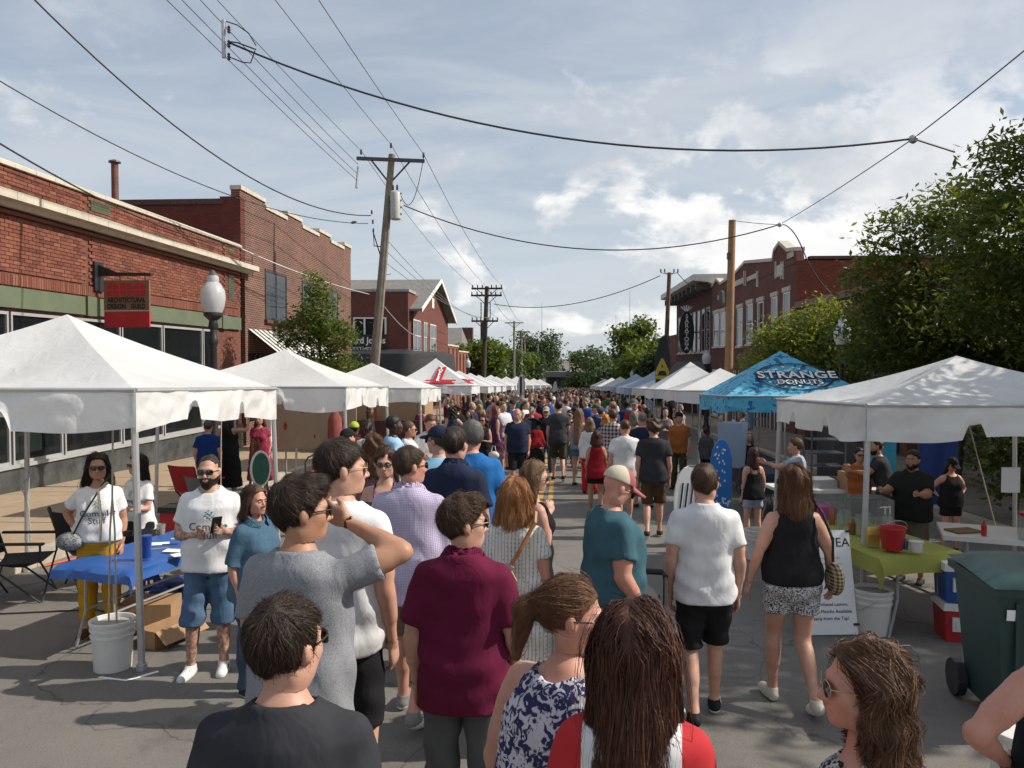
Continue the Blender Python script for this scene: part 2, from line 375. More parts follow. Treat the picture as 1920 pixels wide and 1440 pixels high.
# individual bricks laid in running bond
bricks = []
GAPS = [(17.12, 17.24), (24.25, 24.33)]
def lay(z0, z1, y0, y1, x):
    row = 0; z = z0
    while z + 0.064 <= z1:
        y = y0 - (0.112 if row % 2 else 0)
        while y < y1:
            if not any(a < y + 0.1 < b + 0.1 for a, b in GAPS): bricks.append((x, y, z))
            y += 0.226
        z += 0.0765; row += 1
lay(3.98, 5.08, 13.2, 25.6, XL); lay(5.58, 6.0, 13.2, 25.6, XL)
bricks.sort(key=lambda b: b[1])
bm_ = MB().box(-0.045, 0, 0, 0.214, 0, 0.065); bme = new_mesh('brick', bm_.V, bm_.F, M_BRK_L1)
for (x, y, z) in bricks[:300]:
    o = link('brick', bme, B1); o.location = Vector((x + rng.uniform(-.004, .004), y, z)) - B1.location
rest = MB()
for (x, y, z) in bricks[300:]:
    e = rng.uniform(-.004, .004); rest.box(x - 0.045 + e, x + e, y, y + 0.214, z, z + 0.065)
tag(rest.build('bricks', M_BRK_L1, B1, True), kind='stuff')
# soldier course and string course
sc_ = MB(); y = 13.2
while y < 25.5:
    sc_.box(XL - 0.04, XL + 0.012, y, y + 0.066, 3.72, 3.93); y += 0.077
tag(sc_.build('soldier_course', M_BRK_L1, B1, True), kind='stuff')
box('brick_string_course', (XL - 0.04, XL + 0.035, 13, 25.6, 5.08, 5.15), M_BRK_L1, B1)
# cornice and coping blocks
y = 12.9
while y < 25.9:
    MB().prism([(XL - 0.02, 5.2), (XL + 0.12, 5.2), (XL + 0.2, 5.27), (XL + 0.38, 5.29), (XL + 0.38, 5.45), (XL - 0.02, 5.52)], 'y', y, y + 0.742).build('cornice_block', STONE, B1, True)
    y += 0.75
y = 13.0
while y < 25.6:
    MB().prism([(XL - 0.32, 6.0), (XL + 0.05, 6.0), (XL + 0.05, 6.07), (XL - 0.05, 6.13), (XL - 0.32, 6.16)], 'y', y, y + 0.60).build('coping_block', STONE, B1, True)
    y += 0.608
# green lintel, pilaster blocks, louvres
for (a, b) in ((12, 17.0), (17.4, 24.1), (24.45, 25.6)):
    box('lintel', (XL - 0.05, XL + 0.06, a, b, 3.28, 3.68), GREEN_PAINT, B1)
for yy in (17.2, 24.27): box('lintel_block', (XL - 0.03, XL + 0.1, yy - 0.17, yy + 0.17, 3.26, 3.70), GREEN_PAINT, B1)
for (a, b, z0, z1) in ((17.35, 18.1, 5.66, 5.9), (24.75, 25.15, 4.2, 5.0), (24.75, 25.15, 5.7, 5.85)):
    lv = box('louvre_panel', (XL - 0.03, XL + 0.02, a, b, z0, z1), GREEN_PAINT, B1)
    n = int((z1 - z0) / 0.06)
    for i in range(n):
        s_ = MB().obox((XL + 0.03, (a + b) / 2, z0 + 0.03 + i * 0.06), 0.012, b - a - 0.06, 0.05, 0, 0, R(35)).build('slat', GREEN_PAINT, B1, True)
        s_.parent = lv; s_.matrix_parent_inverse = Matrix.Translation(-Vector(lv.location)); s_.location = (0, 0, 0)
# shop windows
MB().box(XL - 0.02, XL + 0.09, 12, 25.6, -1.2, 0.18).build('marble_base', M_MARBLE, B1, True)
MB().box(XL - 0.02, XL + 0.14, 12, 24.2, 0.18, 0.25).build('window_sill', mat('shop_frame_shaded_white', (.33, .33, .325), .45, .1, 3), B1, True)  # white frames and sill greyed: storefront shade put into the colour
muls = [12.6, 14.55, 16.15, 18.4, 20.4, 22.75, 23.4]
for i in range(len(muls) - 1):
    a, b = muls[i], muls[i + 1]
    w = MB()
    w.box(XL + 0.0, XL + 0.08, a + 0.025, a + 0.07, 0.25, 3.2).box(XL, XL + 0.08, b - 0.09, b - 0.045, 0.25, 3.2)
    w.box(XL, XL + 0.075, a + 0.07, b - 0.09, 0.25, 0.31).box(XL, XL + 0.075, a + 0.07, b - 0.09, 3.14, 3.2)
    f = w.build('window', mat('shop_frame_shaded_white', (.33, .33, .325), .45, .1, 3), B1, True)
    pn = box('pane', (XL + 0.025, XL + 0.035, a + 0.07, b - 0.09, 0.31, 3.14), GLASS_CLEAR, B1)
    pn.parent = f; pn.location = (0, 0, 0)
# shop interior seen through the glass
it = MB().box(-14.0, -13.9, 12, 25.4, -1, 3.3).box(-14, XL - 0.3, 12, 25.4, -0.9, -0.8)
it.build('shop_interior', INTERIOR, B1, True)
for i in range(16):
    yy = 13 + i * 0.62; h = rng.uniform(0.2, 1.1)
    box('display_item', (-12.4 + rng.uniform(-.4, .4), -12.1 + rng.uniform(-.2, .3), yy, yy + rng.uniform(.08, .3), 0.1, 0.3 + h), M_BROWN, B1)
box('display_panel', (-12.0, -11.95, 16.6, 17.5, 0.2, 1.5), mat('pale_green_panel', (0.3, 0.36, 0.33), .6), B1)
for yy in (14.8, 19.6): box('display_shelf', (-12.9, -11.6, yy, yy + 1.5, 0.7, 0.78), M_BROWN, B1)
# wall pieces round the shop window opening
w = MB().box(-24, XL - 0.03, 6, 25.75, 3.2, 6.02).box(-24, XL - 0.03, 6, 25.75, -2, 0.2).box(-24, XL - 0.03, 23.5, 25.75, 0.2, 3.2).box(-24, -14.2, 6, 23.5, 0.2, 3.2)
w.build('wall', M_WALL_L1, B1, True)
# stove pipe on the roof
sp = at_y(215, 305, 24.5); sb = at_y(215, 366, 24.5)
st = MB().tube([(sp.x, 24.5, sb.z - .3), (sp.x, 24.5, sp.z)], 0.11, 12)
st.build('stove_pipe', mat('rusty_pipe', (0.13, 0.05, 0.035), .7, .4, 6), B1, True, True)
MB().lathe([(0.19, 0.0), (0.17, 0.05), (0.03, 0.1)], (sp.x, 24.5, sp.z)).build('pipe_cap', DARK_GREY, B1, True)

# hanging shop sign
def text_mesh(name, body, size, m, parent=None, extrude=0.004, font_scale=(1, 1), align='CENTER', bold=0.0, spacing=1.0):
    cu = bpy.data.curves.new(name, 'FONT'); cu.body = body; cu.size = size; cu.extrude = extrude; cu.align_x = align; cu.align_y = 'CENTER'
    cu.offset = bold; cu.space_character = spacing; cu.resolution_u = 3
    o = bpy.data.objects.new(name + '_tmp', cu); COL.objects.link(o)
    dg = bpy.context.evaluated_depsgraph_get(); me = bpy.data.meshes.new_from_object(o.evaluated_get(dg))
    bpy.data.objects.remove(o); me.name = name; me.materials.clear(); me.materials.append(m)
    return link(name, me, parent)
s0 = at_x(182, 545, XL); 
SIG_Y = s0.y
SG = root('hanging_sign', (XL, SIG_Y, 3.9), 'brown and red hanging shop sign with red geometric letters on black bracket', 'sign')
zt, zb = at_y(196, 526, SIG_Y).z, at_y(196, 614, SIG_Y).z
x0s, x1s = at_y(196, 560, SIG_Y).x, at_y(281, 560, SIG_Y).x
M_SBR = mat('sign_brown', (0.19, 0.105, 0.066), .6, .1, 3); M_SRD = mat('sign_red', (0.42, 0.016, 0.022), .5, .1, 3)
zm = zb + (zt - zb) * 0.36
box('bracket_plate', (XL - 0.02, XL + 0.06, SIG_Y - 0.17, SIG_Y + 0.17, zt - 0.25, zt + 0.42), BLACK_METAL, SG)
MB().prism([(XL + 0.05, zt + 0.36), (XL + 0.05, zt + 0.1), (x1s + 0.05, zt + 0.1), (x1s + 0.05, zt + 0.16), (XL + 0.5, zt + 0.18)], 'y', SIG_Y - 0.05, SIG_Y + 0.05).build('bracket_arm', BLACK_METAL, SG, True)
box('sign_board', (x0s, x1s, SIG_Y - 0.03, SIG_Y + 0.03, zm, zt), M_SBR, SG)
box('sign_panel', (x0s + .005, x1s - .005, SIG_Y - 0.03, SIG_Y + 0.03, zb, zm - 0.015), M_SRD, SG)
for q in (0.35, 0.9):
    xx = x0s + (x1s - x0s) * q; MB().tube([(xx, SIG_Y, zt), (xx, SIG_Y, zt + 0.12)], 0.012, 6).build('hanger', BLACK_METAL, SG, True)
# emblem: three rounded blocks split by thin gaps (a - d - a)
ew = (x1s - x0s) * 0.27; ez0 = zm + (zt - zm) * 0.46; eh = (zt - zm) * 0.46
def emblem(xc, shape):
    polys = []
    g = 0.012; hw = ew / 2 - 0.01; n = 6
    def q(cx, cz, r0, a0):
        return [(cx + r0 * math.cos(a0 + i * math.pi / 2 / n), cz + r0 * math.sin(a0 + i * math.pi / 2 / n)) for i in range(n + 1)]
    hh = eh / 2 - 0.006; zc_ = ez0 + eh / 2
    tl = [(xc - g, zc_ + g)] + [(xc - g - hw * math.sin(i * math.pi / 2 / n), zc_ + g + hh * math.cos(i * math.pi / 2 / n)) for i in range(n + 1)]
    tr = [(xc + g, zc_ + g)] + [(xc + g + hw * math.sin(i * math.pi / 2 / n), zc_ + g + hh * math.cos(i * math.pi / 2 / n)) for i in range(n + 1)]
    bl = [(xc - g, zc_ - g), (xc - g - hw, zc_ - g), (xc - g - hw, zc_ - hh), (xc - g, zc_ - hh)]
    br = [(xc + g, zc_ - g), (xc + g + hw, zc_ - g), (xc + g + hw, zc_ - hh), (xc + g, zc_ - hh)]
    if shape == 'd':
        bl = [(xc - g, zc_ - g)] + [(xc - g - hw * math.sin(i * math.pi / 2 / n), zc_ - g - hh * math.cos(i * math.pi / 2 / n)) for i in range(n + 1)]
        br = [(xc + g, zc_ - g)] + [(xc + g + hw * math.sin(i * math.pi / 2 / n), zc_ - g - hh * math.cos(i * math.pi / 2 / n)) for i in range(n + 1)]
        tl = [(xc - g, zc_ + g), (xc - g - hw, zc_ + g), (xc - g - hw, zc_ + hh), (xc - g, zc_ + hh)]; tl, tr = tl, tr
    mb = MB()
    for p_ in (tl, tr, bl, br): mb.prism(p_, 'y', SIG_Y - 0.036, SIG_Y - 0.0305)
    return mb
xm = (x0s + x1s) / 2
for dx, sh in ((-ew * 1.08, 'a'), (0, 'd'), (ew * 1.08, 'a')): emblem(xm + dx, sh).build('letter_block', M_SRD, SG, True)
M_INK = mat('black_ink', (0.012, 0.01, 0.01), .7, .05, 3); M_WINK = mat('white_ink', (0.75, 0.74, 0.72), .7, .05, 3)
for txt, fz, xo, wf in (('ARCHITECTURAL', 0.34, 0, .84), ('DESIGN', 0.13, -.22, .4), ('GUILD', .13, .26, .32)):
    t = text_mesh('lettering', txt, 0.155, M_INK, SG, 0.003, bold=0.006, spacing=1.08)
    t.rotation_euler = (R(90), 0, 0); t.location = Vector((xm + xo * (x1s - x0s), SIG_Y - 0.034, zm + (zt - zm) * fz)) - SG.location
    wd = t.dimensions.x or 1; t.scale = ((x1s - x0s) * wf / wd, 1, 1)

# ------------------------------------------------------------------ two-storey brick building
B2 = root('two_storey_building', (XL, 32, gz(32)), 'two-storey brown-red brick building with stepped pale parapet beside the single-storey shop', 'building')
yN, yF = 25.78, 39.6; zt2 = 7.72
sb_ = MB().box(-26, XL - 0.25, yN, yN + 0.3, 5, zt2 - .25)
sb_.build('side_wall', M_WALL_L2S, B2, True)
MB().box(-26, XL, yN + 0.3, yF, -2.5, zt2).build('wall', M_WALL_L2, B2, True)
MB().box(XL - 0.7, XL + 0.0, yN - 0.02, yN + 0.32, 5.0, zt2).build('corner_pier', M_WALL_L2S, B2, True)
for i in range(16):
    MB().box(-26 + i * 0.93, -26 + i * 0.93 + 0.91, yN - 0.05, yN + 0.35, zt2 - .25, zt2 - 0.13).build('side_coping_tile', mat('dark_clay_tile', (0.06, 0.035, 0.03), .6), B2, True)
y = yN - 0.06; i = 0
while y < yF:
    up = 0.22 if (int((y - yN) / 2.05) % 2 == 0) else 0.0
    if up: MB().box(XL - 0.3, XL - .001, y, y + 0.45, zt2, zt2 + up).build('parapet_block', M_WALL_L2, B2, True)
    MB().box(XL - 0.34, XL + 0.05, y, y + 0.444, zt2 + up + 0.001, zt2 + up + 0.14).build('coping_block', STONE, B2, True)
    y += 0.45
M_DKFRAME = mat('dark_window_frame', (0.03, 0.03, 0.032), .5, .1, 3)
def sash_window(par, X, y0, y1, z0, z1, fm, side=1, muntins=1, depth=0.12, sill=True, gm=None):
    """window in a wall that faces +X (side=1) or -X (side=-1)"""
    s = side; fr = MB(); t = 0.075
    def bx(a, b, c, d, e, f_): fr.box(min(a, b), max(a, b), c, d, e, f_)
    xo, xi = X + s * 0.03, X - s * 0.04
    bx(xi, xo, y0, y0 + t, z0, z1); bx(xi, xo, y1 - t, y1, z0, z1); bx(xi, xo, y0 + t, y1 - t, z1 - t, z1); bx(xi, xo, y0 + t, y1 - t, z0, z0 + t)
    bx(xi, xo - s * .008, y0 + t, y1 - t, (z0 + z1) / 2 - 0.025, (z0 + z1) / 2 + 0.025)
    for k in range(1, muntins + 1):
        ym = y0 + (y1 - y0) * k / (muntins + 1); bx(xi, xo - s * .004, ym - 0.03, ym + 0.03, z0 + t, z1 - t)
    w_ = fr.build('window', fm, par, True)
    a, b = sorted((X + s * 0.004, X + s * 0.012))
    g = box('pane', (a, b, y0 + t, y1 - t, z0 + t, z1 - t), gm or GLASS, par); g.parent = w_; g.location = (0, 0, 0)
    if sill:
        a, b = sorted((X - s * 0.02, X + s * 0.12)); sl_ = box('sill', (a, b, y0 - 0.08, y1 + 0.08, z0 - 0.12, z0), STONE if fm is not M_DKFRAME else mat('brick_sill', (0.12, 0.045, 0.035), .9), par); sl_.parent = w_; sl_.location = (0, 0, 0)
    return w_
for (pa, pb) in ((498, 538), (567, 596), (612, 634)):
    ya, yb = yx(pa), yx(pb); za = at_x(pa, 494, XL).z
    sash_window(B2, XL, ya, yb, 3.75, 5.55, M_DKFRAME)
# striped awning over the shop door and the white door
AW = MB(); AWm = [mat('awning_cream', (0.62, 0.6, 0.55), .8, .1, 3), mat('awning_dark_stripe', (0.05, 0.055, 0.05), .8, .1, 3)]
ya, yb = yx(466), yx(585); n = 30
for i in range(n):
    AW.mi = i % 2; a = ya + (yb - ya) * i / n; b = ya + (yb - ya) * (i + 1) / n
    AW.add([(XL + 0.02, a, 3.35), (XL + 0.02, b, 3.35), (XL + 1.15, b, 2.45), (XL + 1.15, a, 2.45), (XL + 1.15, a, 2.25), (XL + 1.15, b, 2.25)], [(0, 3, 2, 1), (3, 4, 5, 2)])
AW.build('awning', AWm, B2, True)
box('shop_front_glass', (XL, XL + 0.04, ya, yb, 0.2, 2.5), GLASS, B2)
dy = yx(507)
dr = MB().box(XL, XL + 0.06, dy, dy + 1.0, -0.8, 1.35).build('door', WHITE_PAINT, B2, True)
for (z0, z1) in ((-0.6, 0.0), (0.15, 1.2)):
    g = box('pane', (XL + 0.062, XL + 0.066, dy + 0.18, dy + 0.82, z0, z1), GLASS, B2); g.parent = dr; g.location = (0, 0, 0)
for yy in (dy - 0.25, dy + 1.05, dy + 2.3):
    box('door_post', (XL, XL + 0.1, yy, yy + 0.2, -0.9, 2.0), WHITE_PAINT, B2)

# ------------------------------------------------------------------ gabled corner building across the side street
B3 = root('corner_building', (XL, 60, gz(60)), 'red brick corner building with grey gable roof, white windows and black awning', 'building')
yc = 54.7
MB().box(-24, XL - 0.001, yc + 0.2, 73, -3.5, 7.1).build('wall', M_WALL_L3, B3, True)
MB().box(-24, XL, yc, yc + 0.2, -3.5, 7.1).build('side_wall', M_WALL_L3S, B3, True)
MB().box(-24.1, XL + 0.08, yc - 0.08, 57.4, 7.1, 7.28).build('coping', mat('grey_coping', (0.32, 0.31, 0.3), .8), B3, True)
gy0, gy1 = yx(771), 73.2
gp = (gy0 + gy1) / 2; zp = at_x(808, 537, XL).z + 0.4; ze = 6.0
MB().prism([(gy0, ze - 3), (gy1, ze - 3), (gy1, ze), (gp, zp), (gy0, ze)], 'x', XL + 0.005, XL + 0.16).build('gable_wall', M_WALL_L3, B3, True)
M_ROOFG = mat('grey_shingles', (0.17, 0.16, 0.15), .9, .25, 2, bump=.4, bs=20)
for a, b in ((gy0 - 0.7, gp), (gy1 + 0.7, gp)):
    k = (zp - ze) / (gp - gy0); zl = zp - k * abs(b - a)
    MB().add([(-20, a, zl), (XL + 0.85, a, zl), (XL + 0.85, b, zp), (-20, b, zp), (-20, a, zl + .16), (XL + 0.85, a, zl + .16), (XL + 0.85, b, zp + .16), (-20, b, zp + .16)],
             [(0, 3, 2, 1), (4, 5, 6, 7), (0, 1, 5, 4), (1, 2, 6, 5), (2, 3, 7, 6), (3, 0, 4, 7)]).build('roof', M_ROOFG, B3, True)
    MB().add([(XL + 0.86, a, zl - .1), (XL + 0.86, b, zp - .1), (XL + 0.86, b, zp + .2), (XL + 0.86, a, zl + .2), (XL + 0.93, a, zl - .1), (XL + 0.93, b, zp - .1), (XL + 0.93, b, zp + .2), (XL + 0.93, a, zl + .2)],
             [(0, 1, 2, 3), (7, 6, 5, 4), (0, 4, 5, 1), (3, 2, 6, 7)]).build('barge_board', WHITE_PAINT, B3, True)
for (pa, pb) in ((771, 785), (791, 798), (803, 814)):
    sash_window(B3, XL + 0.16, yx(pa), yx(pb), 2.95, 5.25, WHITE_PAINT)
box('gable_vent', (XL + .15, XL + .2, gp - 0.5, gp + .5, 6.6, 7.4), WHITE_PAINT, B3)
# side window, black fascia sign
xa, xb = at_y(664, 600, yc).x, at_y(723, 600, yc).x
fr = MB(); za, zb_ = at_y(700, 652, yc).z, at_y(700, 595, yc).z
for q in range(4):
    xx = xa + (xb - xa) * q / 3; fr.box(xx - .06, xx + .06, yc - 0.06, yc + .02, za, zb_)
fr.box(xa + .061, xb - .061, yc - 0.055, yc + .02, za, za + .1).box(xa + .061, xb - .061, yc - 0.055, yc + .02, zb_ - .1, zb_)
wsd = fr.build('window', WHITE_PAINT, B3, True)
g = box('pane', (xa + .06, xb - .06, yc - 0.03, yc - .02, za + .1, zb_ - .1), GLASS, B3); g.parent = wsd; g.location = (0, 0, 0)
M_BLKS = mat('black_sign_board', (0.014, 0.014, 0.016), .5, .1, 2)
z1 = at_y(690, 627, yc).z; z0 = at_y(690, 664, yc).z
SB3 = root('fascia_sign', (xa, yc, z0), 'black fascia sign with white lettering below the white side window', 'sign')
box('sign_board', (xa - .9, xb + .1, yc - 0.16, yc - 0.07, z0, z1), M_BLKS, SB3)
t = text_mesh('lettering', 'Edward Jones', 0.62, M_WINK, SB3, 0.01, bold=.012); t.rotation_euler = (R(90), 0, 0); t.location = Vector((xa + .55, yc - 0.17, z0 + (z1 - z0) * .68)) - SB3.location
t = text_mesh('lettering', 'INVESTMENTS', 0.42, M_WINK, SB3, 0.01); t.rotation_euler = (R(90), 0, 0); t.location = Vector((xa + .6, yc - 0.17, z0 + (z1 - z0) * .24)) - SB3.location
M_AWNB = mat('black_canvas', (0.022, 0.024, 0.027), .75, .15, 1.5, bump=.2)
zA, zB = z0 + 0.12, -1.0
n = 10; ring = []
for i in range(n + 1):
    an = -math.pi / 2 + i * math.pi / 2 / n
    ring.append((XL - 0.6 + 1.7 * math.cos(an), yc + 0.9 + 1.9 * math.sin(an)))
path = [(-20, yc - 1.0)] + ring + [(XL + 1.1, 73)]
inn = [(-20, yc)] + [(XL - 0.02, yc)] * (n + 1) + [(XL, 73)]
V = []; Fc = []
for (ox, oy), (ix, iy) in zip(path, inn):
    V += [(ix, iy, zA + .25), (ix + (ox - ix) * .7, iy + (oy - iy) * .7, zA - .1), (ox, oy, zB + .75), (ox, oy, zB + .35)]
for i in range(len(path) - 1):
    for j in range(3): Fc.append((i * 4 + j, i * 4 + j + 1, i * 4 + 4 + j + 1, i * 4 + 4 + j))
MB().add(V, Fc).build('awning', M_AWNB, B3, True, True)
eb = MB()
for k in range(5):
    an = R(60 + k * 15); eb.tube([(0, 0, 0), (0.55 * math.cos(an), 0, 0.55 * math.sin(an))], 0.03, 5)
eb.tube([(0.14 * math.cos(i * .7), 0, -0.1 + .14 * math.sin(i * .7)) for i in range(10)], 0.03, 5)
ebo = eb.build('awning_emblem', M_WINK, B3); ebo.location = Vector((at_y(776, 700, yc - 1.1).x, yc - 1.1, zB + .9)) - B3.location

# low brick building and grey-roofed house farther along
B4 = root('low_brick_building', (XL, 85, gz(85)), 'low red brick building with stepped parapet beyond the gabled corner building', 'building')
M_WALL_L4 = brick_mat('brick_wall_pink_red', (0.27, 0.095, 0.065), (0.22, 0.075, 0.052), (0.2, 0.12, 0.09))
for (a, b, zz) in ((73.6, 82, 3.7), (82, 92, 3.2), (92, 103, 2.9)):
    box('wall', (-22, XL, a, b - .01, -4.5, zz), M_WALL_L4, B4); box('coping', (XL - .3, XL + .08, a, b - .01, zz + .001, zz + .16), STONE, B4)
    for k in range(3):
        yy = a + 1 + k * 2.9; box('pier', (XL, XL + .12, yy, yy + .4, -4, zz - .2), M_WALL_L4, B4)
        box('window', (XL + .001, XL + .03, yy + .7, yy + 2.2, -0.9, .7), GLASS, B4)
H5 = root('gabled_house', (-15, 96, gz(96)), 'small house with steep grey roof behind the low brick building', 'house')
p0, p1, p2 = at_y(822, 645, 96), at_y(866, 645, 96), at_y(858, 612, 96)
MB().box(p0.x - 3, p1.x - .2, 96.5, 104, -4, p0.z).build('wall', M_WALL_L4, H5, True)
MB().add([(p0.x - 3, 96, p0.z - .2), (p1.x, 96, p0.z - .2), (p2.x, 100, p2.z), (p0.x - 3, 100, p2.z), (p1.x, 104, p0.z - .2), (p0.x - 3, 104, p0.z - .2)], [(0, 1, 2, 3), (3, 2, 4, 5), (1, 4, 2)]).build('roof', M_ROOFG, H5, True)
CH = MB().box(at_y(874, 620, 108).x - .6, at_y(886, 620, 108).x, 108, 109.2, -4, at_y(880, 614, 108).z).build('chimney_stack', M_WALL_L2, None)
tag(CH, 'dark square brick chimney rising among the trees behind the house', 'chimney')

# ------------------------------------------------------------------ right side buildings
XR = 10.0
def yr(px): return at_x(px, 700, XR).y
M_WALL_R1 = brick_mat('brick_wall_right', (0.165, 0.055, 0.04), (0.105, 0.036, 0.029), (0.16, 0.1, 0.075), sootamt=.55)
M_WALL_R1S = brick_mat('brick_wall_right_side', (0.21, 0.05, 0.03), (0.15, 0.038, 0.026), (0.12, 0.06, 0.045), axis='y')
M_WALL_R2 = brick_mat('brick_wall_dark', (0.095, 0.034, 0.03), (0.075, 0.028, 0.026), (0.07, 0.04, 0.036))
R1 = root('gothic_brick_building', (XR, 44, gz(44)), 'two-storey red brick building with stepped stone-trimmed parapet behind the tall wooden pole', 'building')
ra, rb = yr(1493), yr(1334)
MB().box(XR, 24, ra + .25, rb, -3, 6.6).build('wall', M_WALL_R1, R1, True)
MB().box(XR + .001, 24, ra, ra + .25, -3, 6.5).build('side_wall', M_WALL_R1S, R1, True)
box('side_coping', (XR + .5, 24, ra - .05, ra + .3, 6.55, 6.68), mat('dark_clay_tile', (0.06, 0.035, 0.03), .6), R1)
def pz(px, py): p = at_x(px, py, XR); return (p.y, p.z)
prof = [(ra, 6.4), pz(1493, 470), pz(1478, 472), pz(1463, 458), pz(1452, 474), pz(1450, 490), pz(1398, 494), pz(1378, 516), pz(1352, 534), pz(1345, 526), pz(1335, 540), (rb, 6.4)]
MB().prism(prof, 'x', XR - .02, XR + .3).build('parapet', M_WALL_R1, R1, True)
for (a, b) in zip(prof[1:-2], prof[2:-1]):
    MB().add([(XR - .08, a[0], a[1]), (XR - .08, b[0], b[1]), (XR + .36, b[0], b[1]), (XR + .36, a[0], a[1]), (XR - .08, a[0], a[1] + .16), (XR - .08, b[0], b[1] + .16), (XR + .36, b[0], b[1] + .16), (XR + .36, a[0], a[1] + .16)],
             [(0, 1, 2, 3), (7, 6, 5, 4), (0, 4, 5, 1), (1, 5, 6, 2), (2, 6, 7, 3), (3, 7, 4, 0)]).build('coping_block', STONE, R1, True)
for (pa, pb, ya_, yb_) in ((1458, 1469, 494, 520), (1402, 1420, 512, 528), (1378, 1396, 520, 538), (1347, 1353, 552, 562), (1478, 1490, 470, 486)):
    a, b = pz(pb, ya_), pz(pa, yb_); box('stone_panel', (XR - .06, XR, a[0], b[0], b[1], a[1]), STONE, R1)
for px in (1466, 1470, 1456, 1399, 1420, 1422, 1396, 1455, 1376):
    a = pz(px, 490 if px > 1440 else 508); box('stone_strip', (XR - .05, XR, a[0] - .06, a[0] + .06, a[1] - 0.8, a[1]), STONE, R1)
for (pa, pb, t_) in ((1338, 1348, 588), (1350, 1360, 585), (1382, 1392, 578), (1400, 1411, 570), (1420, 1431, 566), (1446, 1457, 557), (1468, 1480, 548)):
    a, b = yr(pb), yr(pa); zt_ = pz((pa + pb) / 2, t_)[1]
    sash_window(R1, XR, a, b, zt_ - 2.1, zt_, WHITE_PAINT, side=-1, muntins=0)
    box('lintel', (XR - .07, XR, a - .1, b + .1, zt_ + .02, zt_ + .22), STONE, R1)
for k in range(7):
    a = ra + 1.5 + k * 2.5; sash_window(R1, XR, a, a + 1.8, -1.2, 1.7, WHITE_PAINT, side=-1, muntins=2)
R2 = root('cornice_building', (XR, 61, gz(61)), 'dark brick building with deep white bracketed cornice and black awning', 'building')
rc = yr(1268)
box('wall', (XR, 22, rb + .01, rc, -4, 7.2), M_WALL_R2, R2)
zc1 = at_x(1245, 561, XR - 1.1).z
MB().prism([(XR - 1.3, 7.55), (XR - 1.3, 7.95), (22, 8.1), (22, 7.3), (XR, 7.3), (XR - .3, 7.45)], 'y', rb - .3, rc + .5).build('cornice', mat('cornice_paint', (0.55, 0.52, 0.47), .7, .1, 1), R2, True)
for k in range(9):
    a = rb + .4 + k * (rc - rb - .6) / 8; box('bracket', (XR - 1.0, XR, a, a + .35, 7.0, 7.44), mat('bracket_dark', (0.1, 0.085, 0.08), .8), R2)
for k in range(8):
    a = rb + .6 + k * (rc - rb - 1) / 8; sash_window(R2, XR, a, a + 1.15, 2.9, 5.9, mat('pale_mauve_frame', (0.42, 0.38, 0.36), .7), side=-1, muntins=0)
MB().prism([(XR, 2.2), (XR - 1.6, 0.3), (XR - 1.6, -0.2), (XR, -0.2)], 'y', rb + .4, rc - .3).build('awning', M_AWNB, R2, True)
sy = yr(1306)
BS = root('blade_sign', (XR - .6, sy, 3.2), 'oval black blade sign with white crown and vertical letters', 'sign')
ov = [(XR - .75 + 0.55 * math.cos(i * math.pi / 12), 4.35 + 1.55 * math.sin(i * math.pi / 12)) for i in range(24)]
MB().prism(ov, 'y', sy - .1, sy + .1).build('sign_board', M_BLKS, BS, True)
MB().box(XR - .6, XR, sy - .04, sy + .04, 4.3, 4.38).build('bracket', BLACK_METAL, BS, True)
cr = MB()
for i in range(5): cr.tube([(XR - .75, sy, 5.85), (XR - .75 + (i - 2) * .2, sy, 6.35 - abs(i - 2) * .06)], .05, 6)
cr.build('crown', M_WINK, BS, True)
for i, ch in enumerate('SARATOGA'):
    t = text_mesh('lettering', 'SARATOGA'[i], 0.42, M_WINK, BS, 0.01, bold=.012); t.rotation_euler = (R(90), 0, 0); t.location = Vector((XR - .75, sy - .11, 5.5 - i * .33)) - BS.location
# low building in front of it, and the near frontage behind the trees
R0 = root('dentil_brick_building', (XR, 29, gz(29)), 'lower brick building with dentil cornice half hidden by the trees', 'building')
box('wall', (XR + .05, 24, 23.5, ra - .02, -2.5, 4.7), brick_mat('brick_wall_tan', (0.21, 0.085, 0.05), (0.17, 0.065, 0.04), (0.14, 0.08, 0.06)), R0)
for k in range(34):
    box('dentil', (XR - .08, XR + .05, 23.6 + k * .31, 23.75 + k * .31, 4.25, 4.45), M_WALL_R1, R0)
box('cornice', (XR - .12, XR + .1, 23.5, ra - .03, 4.46, 4.72), mat('brown_stone', (0.2, 0.12, 0.085), .9, .2, 2), R0)
for k in range(4): box('shop_window', (XR + .02, XR + .045, 24 + k * 2.6, 26.2 + k * 2.6, -.5, 2.4), GLASS, R0)
R00 = root('mural_shop_building', (11, 15, gz(15)), 'grey shop front with turquoise mural behind the trees and the right white tent', 'building')
M_GREYW = mat('grey_render_shade_darkened', (0.075, 0.075, 0.078), .85, .15, 1.2)  # deep shade behind the stall darkened into the wall colour
M_TURQ = mat('turquoise_mural', (0.05, 0.36, 0.5), .7, .5, 1.1, dirt=(0.02, 0.10, 0.24, .8), coord='Object')
box('wall', (11.0, 24, 4, 23.4, -1.5, 4.3), M_GREYW, R00)
box('mural', (10.95, 10.999, 8, 19, 1.9, 3.9), M_TURQ, R00)
box('blue_banner', (10.9, 10.949, 13.0, 14.6, -0.3, 1.8), M_TURQ, R00)
for yy in (9.5, 12.2, 15.6, 19.0): box('pillar', (10.6, 10.99, yy, yy + .5, -1, 4.2), M_GREYW, R00)
for yy in (10.1, 12.9, 16.3, 19.7): box('shop_window', (10.96, 10.99, yy, yy + 2.0, -.2, 1.85), GLASS, R00)
